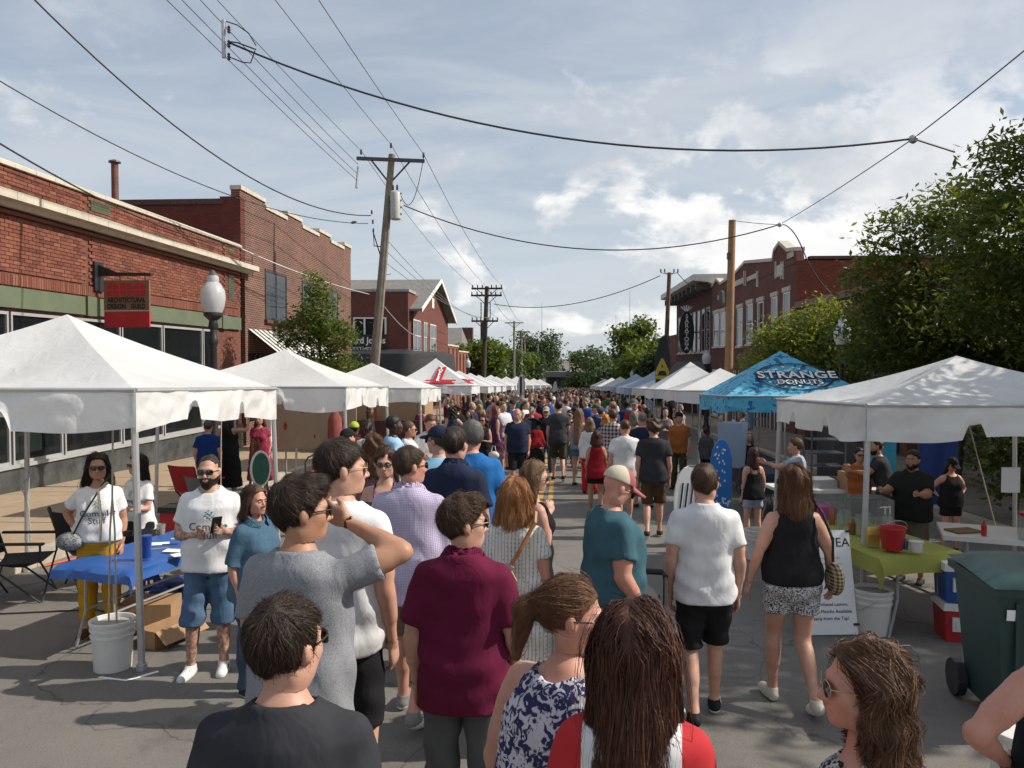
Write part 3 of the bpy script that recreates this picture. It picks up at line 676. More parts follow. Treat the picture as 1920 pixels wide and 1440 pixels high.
# rough stone wall piece
SW = root('rubble_stone_pier', (9.9, 17.2, gz(17)), 'rough rubble stone pier beside the grey pillar in the shade', 'pier')
for k in range(6):
    for j in range(7):
        if k < 3: MB().obox((9.7, 17.0 + k * .33 + (.15 if j % 2 else 0), gz(17) + .3 + j * .2), .5, .31, .18, 0, rng.uniform(-.04, .04), rng.uniform(-.05, .05)).build('stone', mat('rubble_stone', (0.26, 0.24, 0.21), .9, .3, 3, bump=.4), SW, True)
# distant low brick wall at the right of the far trees
box_o = box('brick_garage', (10.2, 16, rc + 1, rc + 12, -4.5, 4.6), M_WALL_R1)
tag(box_o, 'plain low brick garage wall beyond the bracketed cornice building', 'garage')
# ------------------------------------------------------------------ trees
def leaf_mat(name, c, c2, trans=0.46):
    m, nt, p = nodes_of(name)
    t = add(nt, 'ShaderNodeNewGeometry')
    n = add(nt, 'ShaderNodeTexNoise', i_Scale=2.4, i_Detail=6, i_Roughness=.75); nt.links.new(t.outputs['Position'], n.inputs['Vector'])
    r = add(nt, 'ShaderNodeMapRange'); nt.links.new(n.outputs[0], r.inputs[0]); r.inputs[1].default_value = .3; r.inputs[2].default_value = .7
    av = add(nt, 'ShaderNodeMath', operation='MULTIPLY_ADD'); nt.links.new(t.outputs['Random Per Island'], av.inputs[0]); av.inputs[1].default_value = .55; av2 = add(nt, 'ShaderNodeMath', operation='MULTIPLY_ADD', use_clamp=True); nt.links.new(r.outputs[0], av2.inputs[0]); av2.inputs[1].default_value = .6; nt.links.new(av.outputs[0], av2.inputs[2]); av.inputs[2].default_value = -.08
    mx = add(nt, 'ShaderNodeMix', data_type='RGBA'); nt.links.new(av2.outputs[0], mx.inputs[0]); mx.inputs[6].default_value = rgba(tuple(q * .8 for q in c)); mx.inputs[7].default_value = rgba(tuple(q * 1.2 for q in c2))
    nt.links.new(mx.outputs[2], p.inputs['Base Color']); p.inputs['Roughness'].default_value = .5; p.inputs['Specular IOR Level'].default_value = .35
    tr = add(nt, 'ShaderNodeBsdfTranslucent'); 
    br = add(nt, 'ShaderNodeMix', data_type='RGBA', blend_type='MULTIPLY'); br.inputs[0].default_value = 1.0; nt.links.new(mx.outputs[2], br.inputs[6]); br.inputs[7].default_value = (1.5, 1.35, .5, 1)
    nt.links.new(br.outputs[2], tr.inputs[0])
    ms = add(nt, 'ShaderNodeMixShader'); ms.inputs[0].default_value = trans
    nt.links.new(p.outputs[0], ms.inputs[1]); nt.links.new(tr.outputs[0], ms.inputs[2]); nt.links.new(ms.outputs[0], nt.nodes['Material Output'].inputs[0])
    return m
M_LEAF_D = leaf_mat('leaf_dark_green', (0.054, 0.086, 0.02), (0.122, 0.155, 0.037))
M_LEAF_M = leaf_mat('leaf_mid_green', (0.055, 0.095, 0.02), (0.12, 0.165, 0.036))
M_LEAF_L = leaf_mat('leaf_light_green', (0.12, 0.17, 0.03), (0.21, 0.24, 0.055))
M_LEAF_F = leaf_mat('leaf_far_green', (0.034, 0.064, 0.022), (0.062, 0.098, 0.032), .25)
M_BARK = mat('bark', (0.085, 0.065, 0.048), .95, .3, 8, bump=.6, bs=25)
def leaves(centers, radii, n, size, seed, aspect=2.2, droop=0.25):
    rs = np.random.RandomState(seed); k = len(centers)
    C = np.array(centers, float); Rr = np.array(radii, float)
    vol = Rr.prod(axis=1) ** (2 / 3); idx = rs.choice(k, n, p=vol / vol.sum())
    # leaves gather round twig ends scattered through the outer part of each clump
    nt_ = max(6, n // 12)
    ti = rs.choice(k, nt_, p=vol / vol.sum()); d = rs.normal(size=(nt_, 3)); d /= np.linalg.norm(d, axis=1)[:, None]
    tw = C[ti] + d * Rr[ti] * (rs.uniform(.25, 1, (nt_, 1)) ** .45) * rs.uniform(.78, 1.06, (nt_, 1))
    pick = rs.randint(0, nt_, n); sp = size * 1.5
    pos = tw[pick] + np.clip(rs.normal(size=(n, 3)), -1.6, 1.6) * sp * np.array([1, 1, .6])
    ax = rs.normal(size=(n, 3)); ax[:, 2] = ax[:, 2] * .6 - droop; ax /= np.linalg.norm(ax, axis=1)[:, None]
    nn = rs.normal(size=(n, 3)); nn[:, 2] = np.abs(nn[:, 2]) + .6; sd = np.cross(ax, nn); sd /= np.linalg.norm(sd, axis=1)[:, None] + 1e-9
    L = size * rs.uniform(.4, 1.45, (n, 1)); W = L / aspect
    V = np.stack([pos - ax * L * .5, pos + sd * W * .5, pos + ax * L * .5, pos - sd * W * .5], 1).reshape(-1, 3)
    return V, np.arange(4 * n).reshape(-1, 4)
def fast_mesh(name, V, Q, mats, smooth=False):
    me = bpy.data.meshes.new(name); V = np.asarray(V, np.float32); Q = np.asarray(Q, np.int32); nf, k = Q.shape
    me.vertices.add(len(V)); me.vertices.foreach_set('co', V.ravel())
    me.loops.add(nf * k); me.loops.foreach_set('vertex_index', Q.ravel())
    me.polygons.add(nf); me.polygons.foreach_set('loop_start', np.arange(0, nf * k, k, dtype=np.int32))
    me.polygons.foreach_set('loop_total', np.full(nf, k, np.int32))
    if smooth: me.polygons.foreach_set('use_smooth', np.ones(nf, bool))
    for m in (mats if isinstance(mats, (list, tuple)) else [mats]): me.materials.append(m)
    me.update(calc_edges=True); return me
def tree(name, base, blobs, n, size, lm, seed, label, group=None, trunk_r=.14, cat='tree', stems=1, aspect=2.2):
    """blobs: (dx, dy, z, rx, ry, rz) relative to the trunk foot"""
    b = Vector(base); r_ = root(name, b, label, cat, group); rr = random.Random(seed)
    V, Q = leaves([bl[:3] for bl in blobs], [bl[3:] for bl in blobs], n, size, seed, aspect)
    link('crown', fast_mesh('crown', V, Q, lm), r_)
    tk = MB(); top = max(bl[2] for bl in blobs)
    for s_ in range(stems):
        ox, oy = (rr.uniform(-.25, .25), rr.uniform(-.25, .25)) if stems > 1 else (0, 0)
        pts = [(ox * .5, oy * .5, -.2), (ox + rr.uniform(-.1, .1), oy, top * .22), (ox * 2.2 + rr.uniform(-.2, .2), oy * 2 + rr.uniform(-.2, .2), top * .5), (ox * 3.5, oy * 3, top * .85)]
        tk.tube(pts, [trunk_r * 1.25, trunk_r, trunk_r * .7, trunk_r * .25], 9)
    tk.build('trunk', M_BARK, r_, False, True)
    lb = MB()
    for bl in blobs:
        h0 = rr.uniform(.28, .6) * bl[2]
        m_ = Vector((bl[0] * .5 + rr.uniform(-.2, .2), bl[1] * .5 + rr.uniform(-.2, .2), (h0 + bl[2]) / 2 + rr.uniform(-.1, .2)))
        lb.tube([(bl[0] * .06, bl[1] * .06, h0), m_, (bl[0], bl[1], bl[2])], [trunk_r * .45, trunk_r * .28, trunk_r * .1], 6)
        for k in range(9):
            d = Vector((rr.gauss(0, 1), rr.gauss(0, 1), rr.gauss(0.2, 1))).normalized()
            e = Vector((bl[0] + d.x * bl[3] * .9, bl[1] + d.y * bl[4] * .9, bl[2] + d.z * bl[5] * .9))
            lb.tube([m_.lerp(Vector(bl[:3]), .6), e], [trunk_r * .14, trunk_r * .04], 5)
    lb.build('limbs', M_BARK, r_, False, True)
    return r_
def blobs_in(rr, n, zc, rx, ry, rz, s):
    out = []
    for i in range(n):
        d = Vector((rr.gauss(0, 1), rr.gauss(0, 1), rr.gauss(0, 1))).normalized() * rr.uniform(.45, 1) ** .5
        q = rr.uniform(.7, 1.25) * s
        out.append((d.x * rx, d.y * ry, zc + d.z * rz, q, q, q * .8))
    return out
rr = random.Random(5)
g0 = lambda x, y: (x, y, gz(y) + (.14 if abs(x) > 6.4 else 0))
tree('street_tree', g0(9.4, 14.6), [(0.4, 0, 7.3, 1.0, 1.0, 1.0), (-1.0, .2, 5.9, 1.1, 1.1, .9), (.9, .3, 6.0, 1.1, 1.1, 1.0), (-1.5, -.3, 4.6, 1.2, 1.2, .9), (.4, -.6, 4.9, 1.3, 1.3, .9), (1.6, 0, 4.9, 1.3, 1.3, 1), (-1.2, .5, 3.6, 1.1, 1.1, .7), (.7, .3, 3.7, 1.2, 1.2, .8), (1.9, -.3, 3.6, 1.1, 1.2, .8), (.9, .2, 7.9, .75, .75, .7), (1.5, .2, 7.4, .8, .8, .7), (-.6, -.4, 2.9, .9, .9, .5)], 36000, .165, M_LEAF_D, 21,
     'tallest dark green street tree at the right edge above the near white tent', 'street trees on the right pavement', .13, stems=3, aspect=2.9)
tree('street_tree', g0(8.35, 17.6), [(-1.0, 0, 5.3, .85, .85, .75), (.2, .1, 5.8, .9, .9, .75), (-1.4, 0, 4.3, .85, .85, .6), (.7, 0, 4.4, 1.2, 1.2, .8), (-.6, -.3, 3.4, 1.2, 1.2, .8), (.6, -.3, 3.2, 1.2, 1.2, .8), (-1.5, .2, 3.1, .9, .9, .7), (1.5, .4, 4.0, 1.1, 1.1, .9), (-.3, 0, 2.6, 1.1, 1.1, .6), (1.0, .3, 2.5, 1.0, 1.0, .6)], 24000, .16, M_LEAF_D, 22,
     'broad dark green street tree between the black lamp post and the tallest tree', 'street trees on the right pavement', .13, stems=3, aspect=2.8)
tree('street_tree', g0(7.9, 25.5), [(-.9, 0, 3.6, .85, .85, .7), (.4, 0, 4.1, 1.0, 1.0, .8), (-.2, 0, 3.1, 1.2, 1.2, .8), (1.2, .2, 3.5, 1.1, 1.1, .9), (-1.3, 0, 2.7, .9, .9, .7), (.8, 0, 2.6, 1.1, 1.1, .7), (2.1, .3, 3.3, 1.0, 1.0, .9)], 17000, .15, M_LEAF_L, 23,
     'bright yellow-green small tree behind the blue printed tent', 'street trees on the right pavement', .1, stems=2)
tree('street_tree', g0(9.0, 7.4), blobs_in(rr, 10, 5.0, 1.5, 1.6, 1.3, 1.0), 9000, .18, M_LEAF_D, 24,  # out of view; placed so its crown shades the cart and foreground
     'dark green street tree standing just beyond the right edge beside the near tent', 'street trees on the right pavement', .13, stems=2, aspect=2.8)
pL = at_y(590, 600, 25.0)
tree('street_tree', g0(pL.x, 25.0), [(.1, 0, 4.5, .62, .62, .8), (-.5, 0, 3.8, .75, .7, .6), (.6, 0, 3.6, .8, .75, .65), (-.8, 0, 2.5, .7, .7, .6), (.1, -.2, 2.6, .85, .8, .6), (.95, 0, 2.4, .75, .7, .65), (-.2, .1, 1.9, .8, .8, .5), (.7, 0, 1.7, .8, .8, .5), (.0, 0, 5.3, .33, .33, .45)], 18000, .125, M_LEAF_M, 25,
     'small green tree in front of the two-storey brick building', 'street trees on the left pavement', .06)
# trees farther down the street, each its own
far = [(905, 640, 92, 2.8, 4.5, 'rounded green tree behind the dark three-armed pole'), (868, 650, 104, 2.2, 4.2, 'small green tree beside the brick chimney'), (935, 655, 118, 3.4, 5, 'leafy green tree between the far poles on the left'),
       (960, 660, 150, 4, 6, 'mid green tree behind the far left tents'), (1008, 622, 215, 7.5, 9.5, 'tall dark tree towering at the far left end of the street'), (985, 665, 175, 4.2, 6, 'low green tree by the far row of poles'),
       (1196, 605, 95, 3.4, 4.5, 'open-crowned dark tree beside the far right pole'), (1150, 650, 112, 4.4, 5.2, 'large rounded tree left of the open-crowned one'), (1112, 660, 140, 5, 6.2, 'dark rounded tree at the far right of the road'),
       (1215, 665, 84, 3.4, 4.2, 'low bushy tree below the open-crowned one'), (1245, 668, 80, 2.2, 3.6, 'low bush of a tree next to the feather banner'), (1170, 672, 90, 3.4, 3.8, 'wide low tree behind the right row of tents')]
for i, (px, py, Y, r_, hh, lab) in enumerate(far):
    p = at_y(px, py, Y); q = random.Random(40 + i); base = g0(p.x, Y)
    zc = p.z - base[2]; rz = r_ * .75
    bl = blobs_in(q, 14, max(zc - rz * .9, rz), r_ * .75, r_ * .75, rz * .95, r_ * .36)
    bl += [(b_[0] * .9, b_[1] * .9, max(.8, b_[2] * .45), b_[3], b_[4], b_[5]) for b_ in bl[:5]] if i not in (6,) else []
    tree('roadside_tree', base, bl, 5000, .34 + Y * .0018, M_LEAF_F if i % 3 else M_LEAF_M, 60 + i, lab, 'trees farther down the street', .22, aspect=1.7)
# the far wooded rise where the street vanishes: one mass
fw = []
q = random.Random(77)
V_all = []; Q_all = []; off = 0
for i in range(70):
    Y = q.uniform(260, 620); X = q.uniform(-.14, .14) * Y + 6
    if abs(X - 2) < 5 + (Y - 260) * .0: X += 10 if X > 2 else -10
    h = q.uniform(4, 7.5); V, Q = leaves([(X, Y, gz(Y) + h * .55), (X + 1.5, Y, gz(Y) + h * .8)], [(3.6, 3.6, h * .5), (2.2, 2.2, h * .3)], 420, 1.0, 200 + i, 1.5)
    V_all.append(V); Q_all.append(Q + off); off += len(V)
tag(link('distant_wood', fast_mesh('distant_wood', np.vstack(V_all), np.vstack(Q_all), M_LEAF_F)), 'hazy green wood where the street vanishes', 'wood', kind='stuff')

# ------------------------------------------------------------------ poles, lamps, wires
M_WOOD_G = mat('weathered_pole_wood', (0.21, 0.175, 0.14), .9, .25, 3, bump=.5, bs=30, dirt=(0.1, 0.08, 0.065, .6))
M_WOOD_B = mat('creosoted_pole_wood', (0.06, 0.042, 0.032), .9, .3, 3, bump=.4, bs=30)
M_WOOD_T = mat('new_pole_wood', (0.3, 0.175, 0.09), .9, .22, 3, bump=.5, bs=30, dirt=(0.17, 0.1, 0.06, .5))
M_CERAM = mat('insulator_ceramic', (0.05, 0.05, 0.055), .35)
M_CABLE = mat('black_cable', (0.02, 0.02, 0.022), .6)
M_CABLEG = mat('grey_wire', (0.16, 0.17, 0.18), .5)
def insulator(mb, p, s=1.0):
    mb.lathe([(.02 * s, 0), (.05 * s, .04 * s), (.03 * s, .07 * s), (.05 * s, .1 * s), (.03 * s, .13 * s), (.045 * s, .16 * s), (.02 * s, .2 * s)], p, 8)
PL = root('utility_pole', (-6.45, 28.6, gz(28.6)), 'tall leaning grey wooden utility pole with crossarm and transformer behind left tents', 'utility pole')
pt, pb_ = at_y(735, 290, 29.2), at_y(694, 700, 28.6)
foot = Vector((pb_.x - .09, 28.6, gz(28.6)))
MB().tube([foot, foot.lerp(pt, .5), pt], [.19, .165, .125], 14).build('post', M_WOOD_G, PL, True, True)
def on_pole(t): return foot.lerp(pt, t)
xa_, xb_ = at_y(669, 297, 29.1), at_y(796, 302, 29.1)
c0 = MB(); dv = (xb_ - xa_)
c0.obox((xa_ + xb_) / 2, dv.length, .11, .12, 0, 0, -math.atan2(dv.z, dv.x)).build('crossarm', DARK_GREY, PL, True)
for s_ in (.2, .8):
    MB().tube([xa_.lerp(xb_, s_), on_pole(.90)], .035, 6).build('brace', DARK_GREY, PL, True)
ins_pts = [at_y(677, 290, 29.1), at_y(733, 278, 29.1), at_y(794, 296, 29.1)]
for p in ins_pts:
    m_ = MB(); insulator(m_, p, 1.0); m_.build('insulator', M_CERAM, PL, True)
tp0, tp1 = at_y(743, 413, 29.0), at_y(743, 360, 29.0)
m_ = MB().lathe([(.16, 0), (.2, .03), (.2, (tp1.z - tp0.z) - .08), (.17, (tp1.z - tp0.z) - .03), (.05, tp1.z - tp0.z)], (tp0.x, 28.9, tp0.z), 16)
tf = m_.build('transformer', mat('transformer_grey', (0.4, 0.4, 0.38), .5, .1, 4, dirt=(0.2, 0.17, 0.13, .6)), PL, True, True)
m_ = MB()
for k in range(2): insulator(m_, (tp0.x - .08 + k * .16, 28.8, tp1.z + .02), 1.0)
for k in range(4): m_.obox((tp0.x + .21, 28.85, tp0.z + .2 + k * .25), .05, .05, .05)
m_.build('bushings', M_CERAM, PL, True)
for (a, b, c) in ((402, 436, -.42),):
    p1, p2 = at_y(697, 402, 29), at_y(700, 436, 29)
    m_ = MB().tube([on_pole(.68), (on_pole(.68).x - .38, 29, on_pole(.68).z + .05), (p2.x, 29, p2.z), (on_pole(.62).x, 29, on_pole(.62).z)], .022, 6)
    for p in (p1, at_y(699, 420, 29), p2): insulator(m_, (p.x, 29, p.z), .8)
    m_.build('wire_bracket', DARK_GREY, PL, True)
rod = MB().tube([at_y(668, 353, 27.0), at_y(672, 312, 27.0)], .045, 6); ro = rod.build('spacer_rod', GALV, PL, True)
for k in range(8):
    q_ = on_pole(.2 + k * .055); s_ = 1 if k % 2 else -1
    MB().tube([q_, q_ + Vector((s_ * .3, 0, .0)), q_ + Vector((s_ * .33, 0, .05))], .011, 5).build('climbing_step', DARK_GREY, PL, True)
P2 = root('utility_pole', (at_y(908, 700, 62).x, 62, gz(62)), 'dark brown utility pole with three crossarms behind the left row of tents', 'utility pole')
b_, t_ = Vector((at_y(904, 700, 62).x, 62, gz(62))), at_y(913, 537, 62)
MB().tube([b_, t_], [.22, .16], 12).build('post', M_WOOD_B, P2, True, True)
P2C = []
for (py, xa, xb) in ((541, 884, 942), (554, 883, 941), (602, 884, 934)):
    a, b = at_y(xa, py, 61.8), at_y(xb, py, 61.8); MB().obox((a + b) / 2, (b - a).length, .12, .14).build('crossarm', M_WOOD_B, P2, True); P2C.append((a, b))
    for s_ in (.15, .85):
        MB().tube([a.lerp(b, s_), Vector(((a.x + b.x) / 2, 61.8, a.z - .75))], .03, 5).build('brace', DARK_GREY, P2, True)
    for s_ in (.03, .2, .35, .65, .8, .97):
        m_ = MB(); insulator(m_, a.lerp(b, s_) + Vector((0, 0, .06)), 1.2); m_.build('insulator', M_CERAM, P2, True)
for px in (902, 919):
    m_ = MB()
    for k in range(5): insulator(m_, at_y(px, 572 + k * 6, 61.8), 1.1)
    m_.tube([at_y(px, 570, 61.8), at_y(px, 600, 61.8)], .025, 5); m_.build('insulator_rack', M_CERAM, P2, True)
MB().box(at_y(901, 600, 61.6).x, at_y(913, 600, 61.6).x, 61.5, 61.9, at_y(900, 636, 61.6).z, at_y(900, 604, 61.6).z).build('transformer', mat('rust_brown_box', (0.05, 0.032, 0.03), .7), P2, True)
def t_pole(px, py, Y, w, lab, base_px=None):
    p = at_y(px, py, Y); r_ = root('utility_pole', (p.x, Y, gz(Y)), lab, 'utility pole', 'poles marching down the street')
    b = Vector((at_y(base_px or px, py, Y).x, Y, gz(Y)))
    MB().tube([b, p], [.2, .14], 8).build('post', M_WOOD_G, r_, True, True)
    if w:
        MB().obox(p + Vector((0, 0, -.25)), w, .13, .14).build('crossarm', M_WOOD_G, r_, True)
        for s_ in (-1, 1): MB().tube([p + Vector((s_ * w * .32, 0, -.28)), p + Vector((0, 0, -1.0))], .04, 5).build('brace', DARK_GREY, r_, True)
    return p
TP = [t_pole(964, 602, 112, 2.7, 'pale pole with single crossarm right of the dark three-armed pole'), t_pole(978, 619, 135, 2.7, 'second pale pole with crossarm, just right of the first'),
      t_pole(984, 632, 150, 2.6, 'thin dark pole close behind the second pale pole'), t_pole(1009, 645, 185, 0, 'leaning bare pole among the far trees on the left', 1005),
      t_pole(1033, 655, 250, 0, 'distant thin pole left of the vanishing road'), t_pole(1068, 665, 300, 0, 'distant thin pole right of the vanishing road')]
PR = root('utility_pole', (at_y(1366, 700, 31).x, 31, gz(31)), 'tall tan wooden pole in front of the gothic brick building', 'utility pole')
ptr = at_y(1373, 413, 31); MB().tube([Vector((at_y(1364, 700, 31).x, 31, gz(31))), ptr], [.17, .135], 14).build('post', M_WOOD_T, PR, True, True)
MB().obox(at_y(1366, 480, 30.9), .1, .2, .25).build('bracket', DARK_GREY, PR, True)
MB().lathe([(.1, 0), (.12, .1), (.1, .5), (.04, .55)], at_y(1353, 572, 30.7), 8).build('meter_box', DARK_GREY, PR, True)
PR2 = root('utility_pole', (at_y(1247, 700, 52).x, 52, gz(52)), 'brown wooden pole with small top insulators beside the dark corniced building', 'utility pole')
pt2 = at_y(1255, 511, 52); MB().tube([Vector((at_y(1244, 700, 52).x, 52, gz(52))), pt2], [.18, .13], 10).build('post', mat('brown_pole_wood', (0.13, 0.075, 0.05), .9, .25, 3), PR2, True, True)
for s_ in (-.55, -.3, .3, .55):
    m_ = MB().tube([pt2 + Vector((0, 0, -.15)), pt2 + Vector((s_, 0, .0))], .02, 5); insulator(m_, pt2 + Vector((s_, 0, 0)), 1.2); m_.build('insulator', M_CERAM, PR2, True)
# thin radio masts far off
for (px, py, lab) in ((1016, 567, 'thin radio mast on the skyline left of the road'), (1181, 545, 'tallest thin radio mast on the right skyline'), (1155, 590, 'shorter thin radio mast on the right skyline')):
    p = at_y(px, py, 520); m_ = MB().tube([(p.x, 520, 0), p], [.22, .12], 5).build('radio_mast', mat('mast_steel', (.3, .33, .36), .6), None); tag(m_, lab, 'mast')
# wires
def wire(name, a, b, sag, r_, lab, m=None, group='overhead wires', n=24, ret=False):
    a, b = Vector(a), Vector(b)
    pts = [a.lerp(b, i / n) + Vector((0, 0, -4 * sag * (i / n) * (1 - i / n))) for i in range(n + 1)]
    o = MB().tube(pts, r_, 5).build(name, m or M_CABLE, None)
    return tag(o, lab, 'cable', group)
brk = [at_x(419, 38, -6.6), at_x(416, 105, -6.6)]
RODN = root('spacer_bracket', (-6.6, brk[0].y, brk[1].z), 'pale vertical spacer bracket with small insulators hanging in the overhead lines', 'bracket')
yb0 = brk[0].y
MB().tube([(-6.6, yb0, brk[0].z), (-6.6, yb0, brk[1].z)], .042, 8).build('rod', GALV, RODN, True)
for py in (55, 82, 106):
    p = at_y(429, py, yb0); m_ = MB(); insulator(m_, (p.x, yb0, p.z - .08), .75); m_.build('insulator', M_CERAM, RODN, True)
p_a, p_b, p_c = at_y(428, 76, yb0), at_y(467, 65, yb0), at_y(428, 106, yb0)
MB().tube([at_y(424, 40, yb0), at_y(445, 47, yb0), at_y(466, 62, yb0), at_y(480, 85, yb0)], .012, 5).build('loop_wire', M_CABLE, RODN, True)
MB().tube([p_c, at_y(455, 117, yb0), at_y(470, 118, yb0), at_y(478, 95, yb0)], .012, 5).build('loop_wire', M_CABLE, RODN, True)
MB().tube([at_y(428, 78, yb0), at_y(445, 80, yb0), at_y(480, 93, yb0)], .014, 5).build('loop_wire', M_CABLE, RODN, True)
cR1 = at_y(1712, 260, 15.2); cR2 = at_y(1462, 421, 29)
wire('overhead_cable', at_y(430, 80, yb0), cR1, 0.92, .02, 'thick black cable sagging across the top of the street from bracket to tree')
wire('overhead_cable', cR1, at_y(1790, 285, 15.4), 0.0, .02, 'short black cable end running from the junction into the tallest tree')
wire('overhead_cable', at_y(757, 385, 29), cR2, 1.25, .022, 'second black cable crossing the street from the transformer pole')
wire('overhead_cable', cR2, at_y(1512, 485, 29.5), -.35, .022, 'black cable dropping from its junction towards the gothic building')
wire('overhead_cable', at_y(1512, 485, 29.5), at_y(1570, 558, 30), .2, .02, 'black cable slanting down into the bright green tree')
for p, lab in ((cR1, 'grey junction knob on the upper crossing cable'), (cR2, 'grey junction knob on the lower crossing cable')):
    m_ = MB().lathe([(.02, -.09), (.07, -.06), (.09, 0), (.06, .05), (.02, .07)], p, 10).build('cable_junction', GALV, None); tag(m_, lab, 'junction')
wire('overhead_wire', at_y(1975, 50, 11.5), cR1, .02, .012, 'thin grey wire rising from the upper junction to the right edge', M_CABLEG)
wire('overhead_wire', cR1, cR2, .05, .012, 'thin grey wire between the two cable junctions', M_CABLEG)
wire('overhead_wire', cR2, ptr, .03, .012, 'thin grey wire from lower junction to the tan pole top', M_CABLEG)
wire('overhead_cable', at_y(926, 570, 62), at_y(1238, 517, 52), .95, .028, 'distant cable sagging between the dark pole and the far right pole')
wire('overhead_cable', pt2 + Vector((.5, 0, 0)), at_y(1330, 555, 50), .25, .025, 'distant cable running from the far right pole to the corniced building')
pk = at_y(695, 404, 28.8)
wire('overhead_cable', at_y(40, -25, 15), pk, 1.15, .02, 'black cable sagging from the top left corner to the leaning pole')
wire('overhead_wire', at_y(-40, 128, 15), at_y(690, 419, 28.8), .75, .014, 'thin wire slanting below the black cable at upper left')
m_ = MB().lathe([(.01, -.12), (.05, -.05), (.05, .05), (.01, .12)], (0, 0, 0), 8).build('wire_clamp', M_CERAM, None); m_.location = at_y(663, 417, 28.4); m_.rotation_euler = (0, R(80), 0); tag(m_, 'small dark clamp on the thin wire near the leaning pole', 'clamp')
wire('overhead_cable', at_y(-40, 245, 13), at_y(452, 466, 24.5), .35, .018, 'cable running low along the front of the single-storey shop')
wire('overhead_wire', at_y(452, 466, 24.5), at_y(694, 552, 28.8), .12, .014, 'pale service wire in front of the two-storey building windows', GALV)
wire('overhead_wire', at_y(715, 568, 29.0), at_y(790, 632, 52), .3, .02, 'pale service wire from the leaning pole to the gabled building', GALV)
for (px0, p1, lab) in ((319, at_y(668, 345, 27.0), 'leftmost of the thin parallel lines above the shop'), (347, at_y(669, 333, 27.0), 'second of the thin parallel lines above the shop'), (381, at_y(671, 316, 27.0), 'third of the thin parallel lines above the shop'),
                       (412, ins_pts[0], 'line meeting the left end of the crossarm'), (520, ins_pts[1], 'line meeting the top of the leaning pole'), (601, ins_pts[2], 'line meeting the right end of the crossarm')):
    a = at_x(px0, 0, p1.x); d = (a - p1); a2 = p1 + d * 1.6
    wire('power_line', a2, p1 + Vector((0, 0, .15)), .12, .012, lab, M_CABLEG, 'power lines')
for i, (p1, k) in enumerate(((ins_pts[0], .03), (ins_pts[1], .45), (ins_pts[2], .97), (on_pole(.7), .2), (on_pole(.66), .35), (on_pole(.62), .65))):
    e = P2C[0 if i < 3 else 2]; b = e[0].lerp(e[1], k)
    wire('power_line', p1 + Vector((0, 0, .15)), b + Vector((0, 0, .25)), .5, .013, ('left', 'middle', 'right', 'upper', 'second', 'lowest')[i] + (' line from the leaning pole top to the dark pole' if i < 3 else ' of the lower lines between the leaning and dark poles'), M_CABLEG, 'power lines')
for i, k in enumerate((.05, .5, .95)):
    e = P2C[0]; wire('power_line', e[0].lerp(e[1], k) + Vector((0, 0, .2)), TP[0] + Vector((-1.2 + i * 1.2, 0, 0)), .8, .02, ('left', 'middle', 'right')[i] + ' far line from the dark pole to the first pale pole', M_CABLEG, 'power lines')
wire('power_line', ins_pts[2], at_y(752, 367, 28.9), .9, .014, 'looping jumper wire from the crossarm to the transformer', M_CABLE, 'power lines')
# street lamps
M_LGLASS = mat('lamp_glass', (0.62, 0.63, 0.64), .25, .08, 4, spec=.8, trans=.35)
def lamp_at(x, y, zt_, lab):
    g = gz(y) + .14; H_ = zt_ - g
    r_ = root('street_lamp', (x, y, g), lab, 'street lamp', 'acorn street lamps')
    k = H_ / 4.45
    MB().lathe([(.2 * k, 0), (.2 * k, .15 * k), (.14 * k, .25 * k), (.12 * k, .7 * k), (.075 * k, .8 * k), (.065 * k, 2.9 * k), (.09 * k, 2.95 * k), (.09 * k, 3.05 * k), (.07 * k, 3.1 * k), (.065 * k, 3.25 * k)], (0, 0, 0), 14).build('post', BLACK_METAL, r_, False, True)
    MB().lathe([(.07 * k, 3.24 * k), (.1 * k, 3.3 * k), (.08 * k, 3.42 * k), (.19 * k, 3.52 * k), (.19 * k, 3.58 * k)], (0, 0, 0), 14).build('lamp_holder', BLACK_METAL, r_, False, True)
    MB().lathe([(.17 * k, 3.582 * k), (.22 * k, 3.7 * k), (.245 * k, 3.88 * k), (.23 * k, 4.03 * k), (.15 * k, 4.17 * k), (.11 * k, 4.2 * k), (.12 * k, 4.25 * k), (.1 * k, 4.33 * k)], (0, 0, 0), 18).build('globe', M_LGLASS, r_, False, True)
    MB().lathe([(.1 * k, 4.332 * k), (.06 * k, 4.4 * k), (.015 * k, 4.45 * k)], (0, 0, 0), 10).build('finial', DARK_GREY, r_, False, True)
p = at_x(399, 506, -7.0); lamp_at(p.x, p.y, p.z, 'black acorn street lamp in front of the single-storey shop')
p = at_x(1325, 653, 7.0); lamp_at(p.x, p.y, p.z, 'black acorn street lamp in front of the corniced building awning')
p = at_x(1580, 590, 7.2); lamp_at(p.x, p.y, p.z, 'black acorn street lamp under the broad dark tree')
p = at_x(877, 669, -7.0); lamp_at(p.x, p.y, p.z, 'far street lamp in front of the low brick building')
p = at_x(947, 690, -7.0); lamp_at(p.x, p.y, p.z, 'far street lamp left of the small far tents')
p = at_x(1185, 693, 7.0); lamp_at(p.x, p.y, p.z, 'far street lamp right of the stage')
p = at_x(1147, 697, 7.0); lamp_at(p.x, p.y, p.z, 'farthest street lamp on the right, next to the stage')
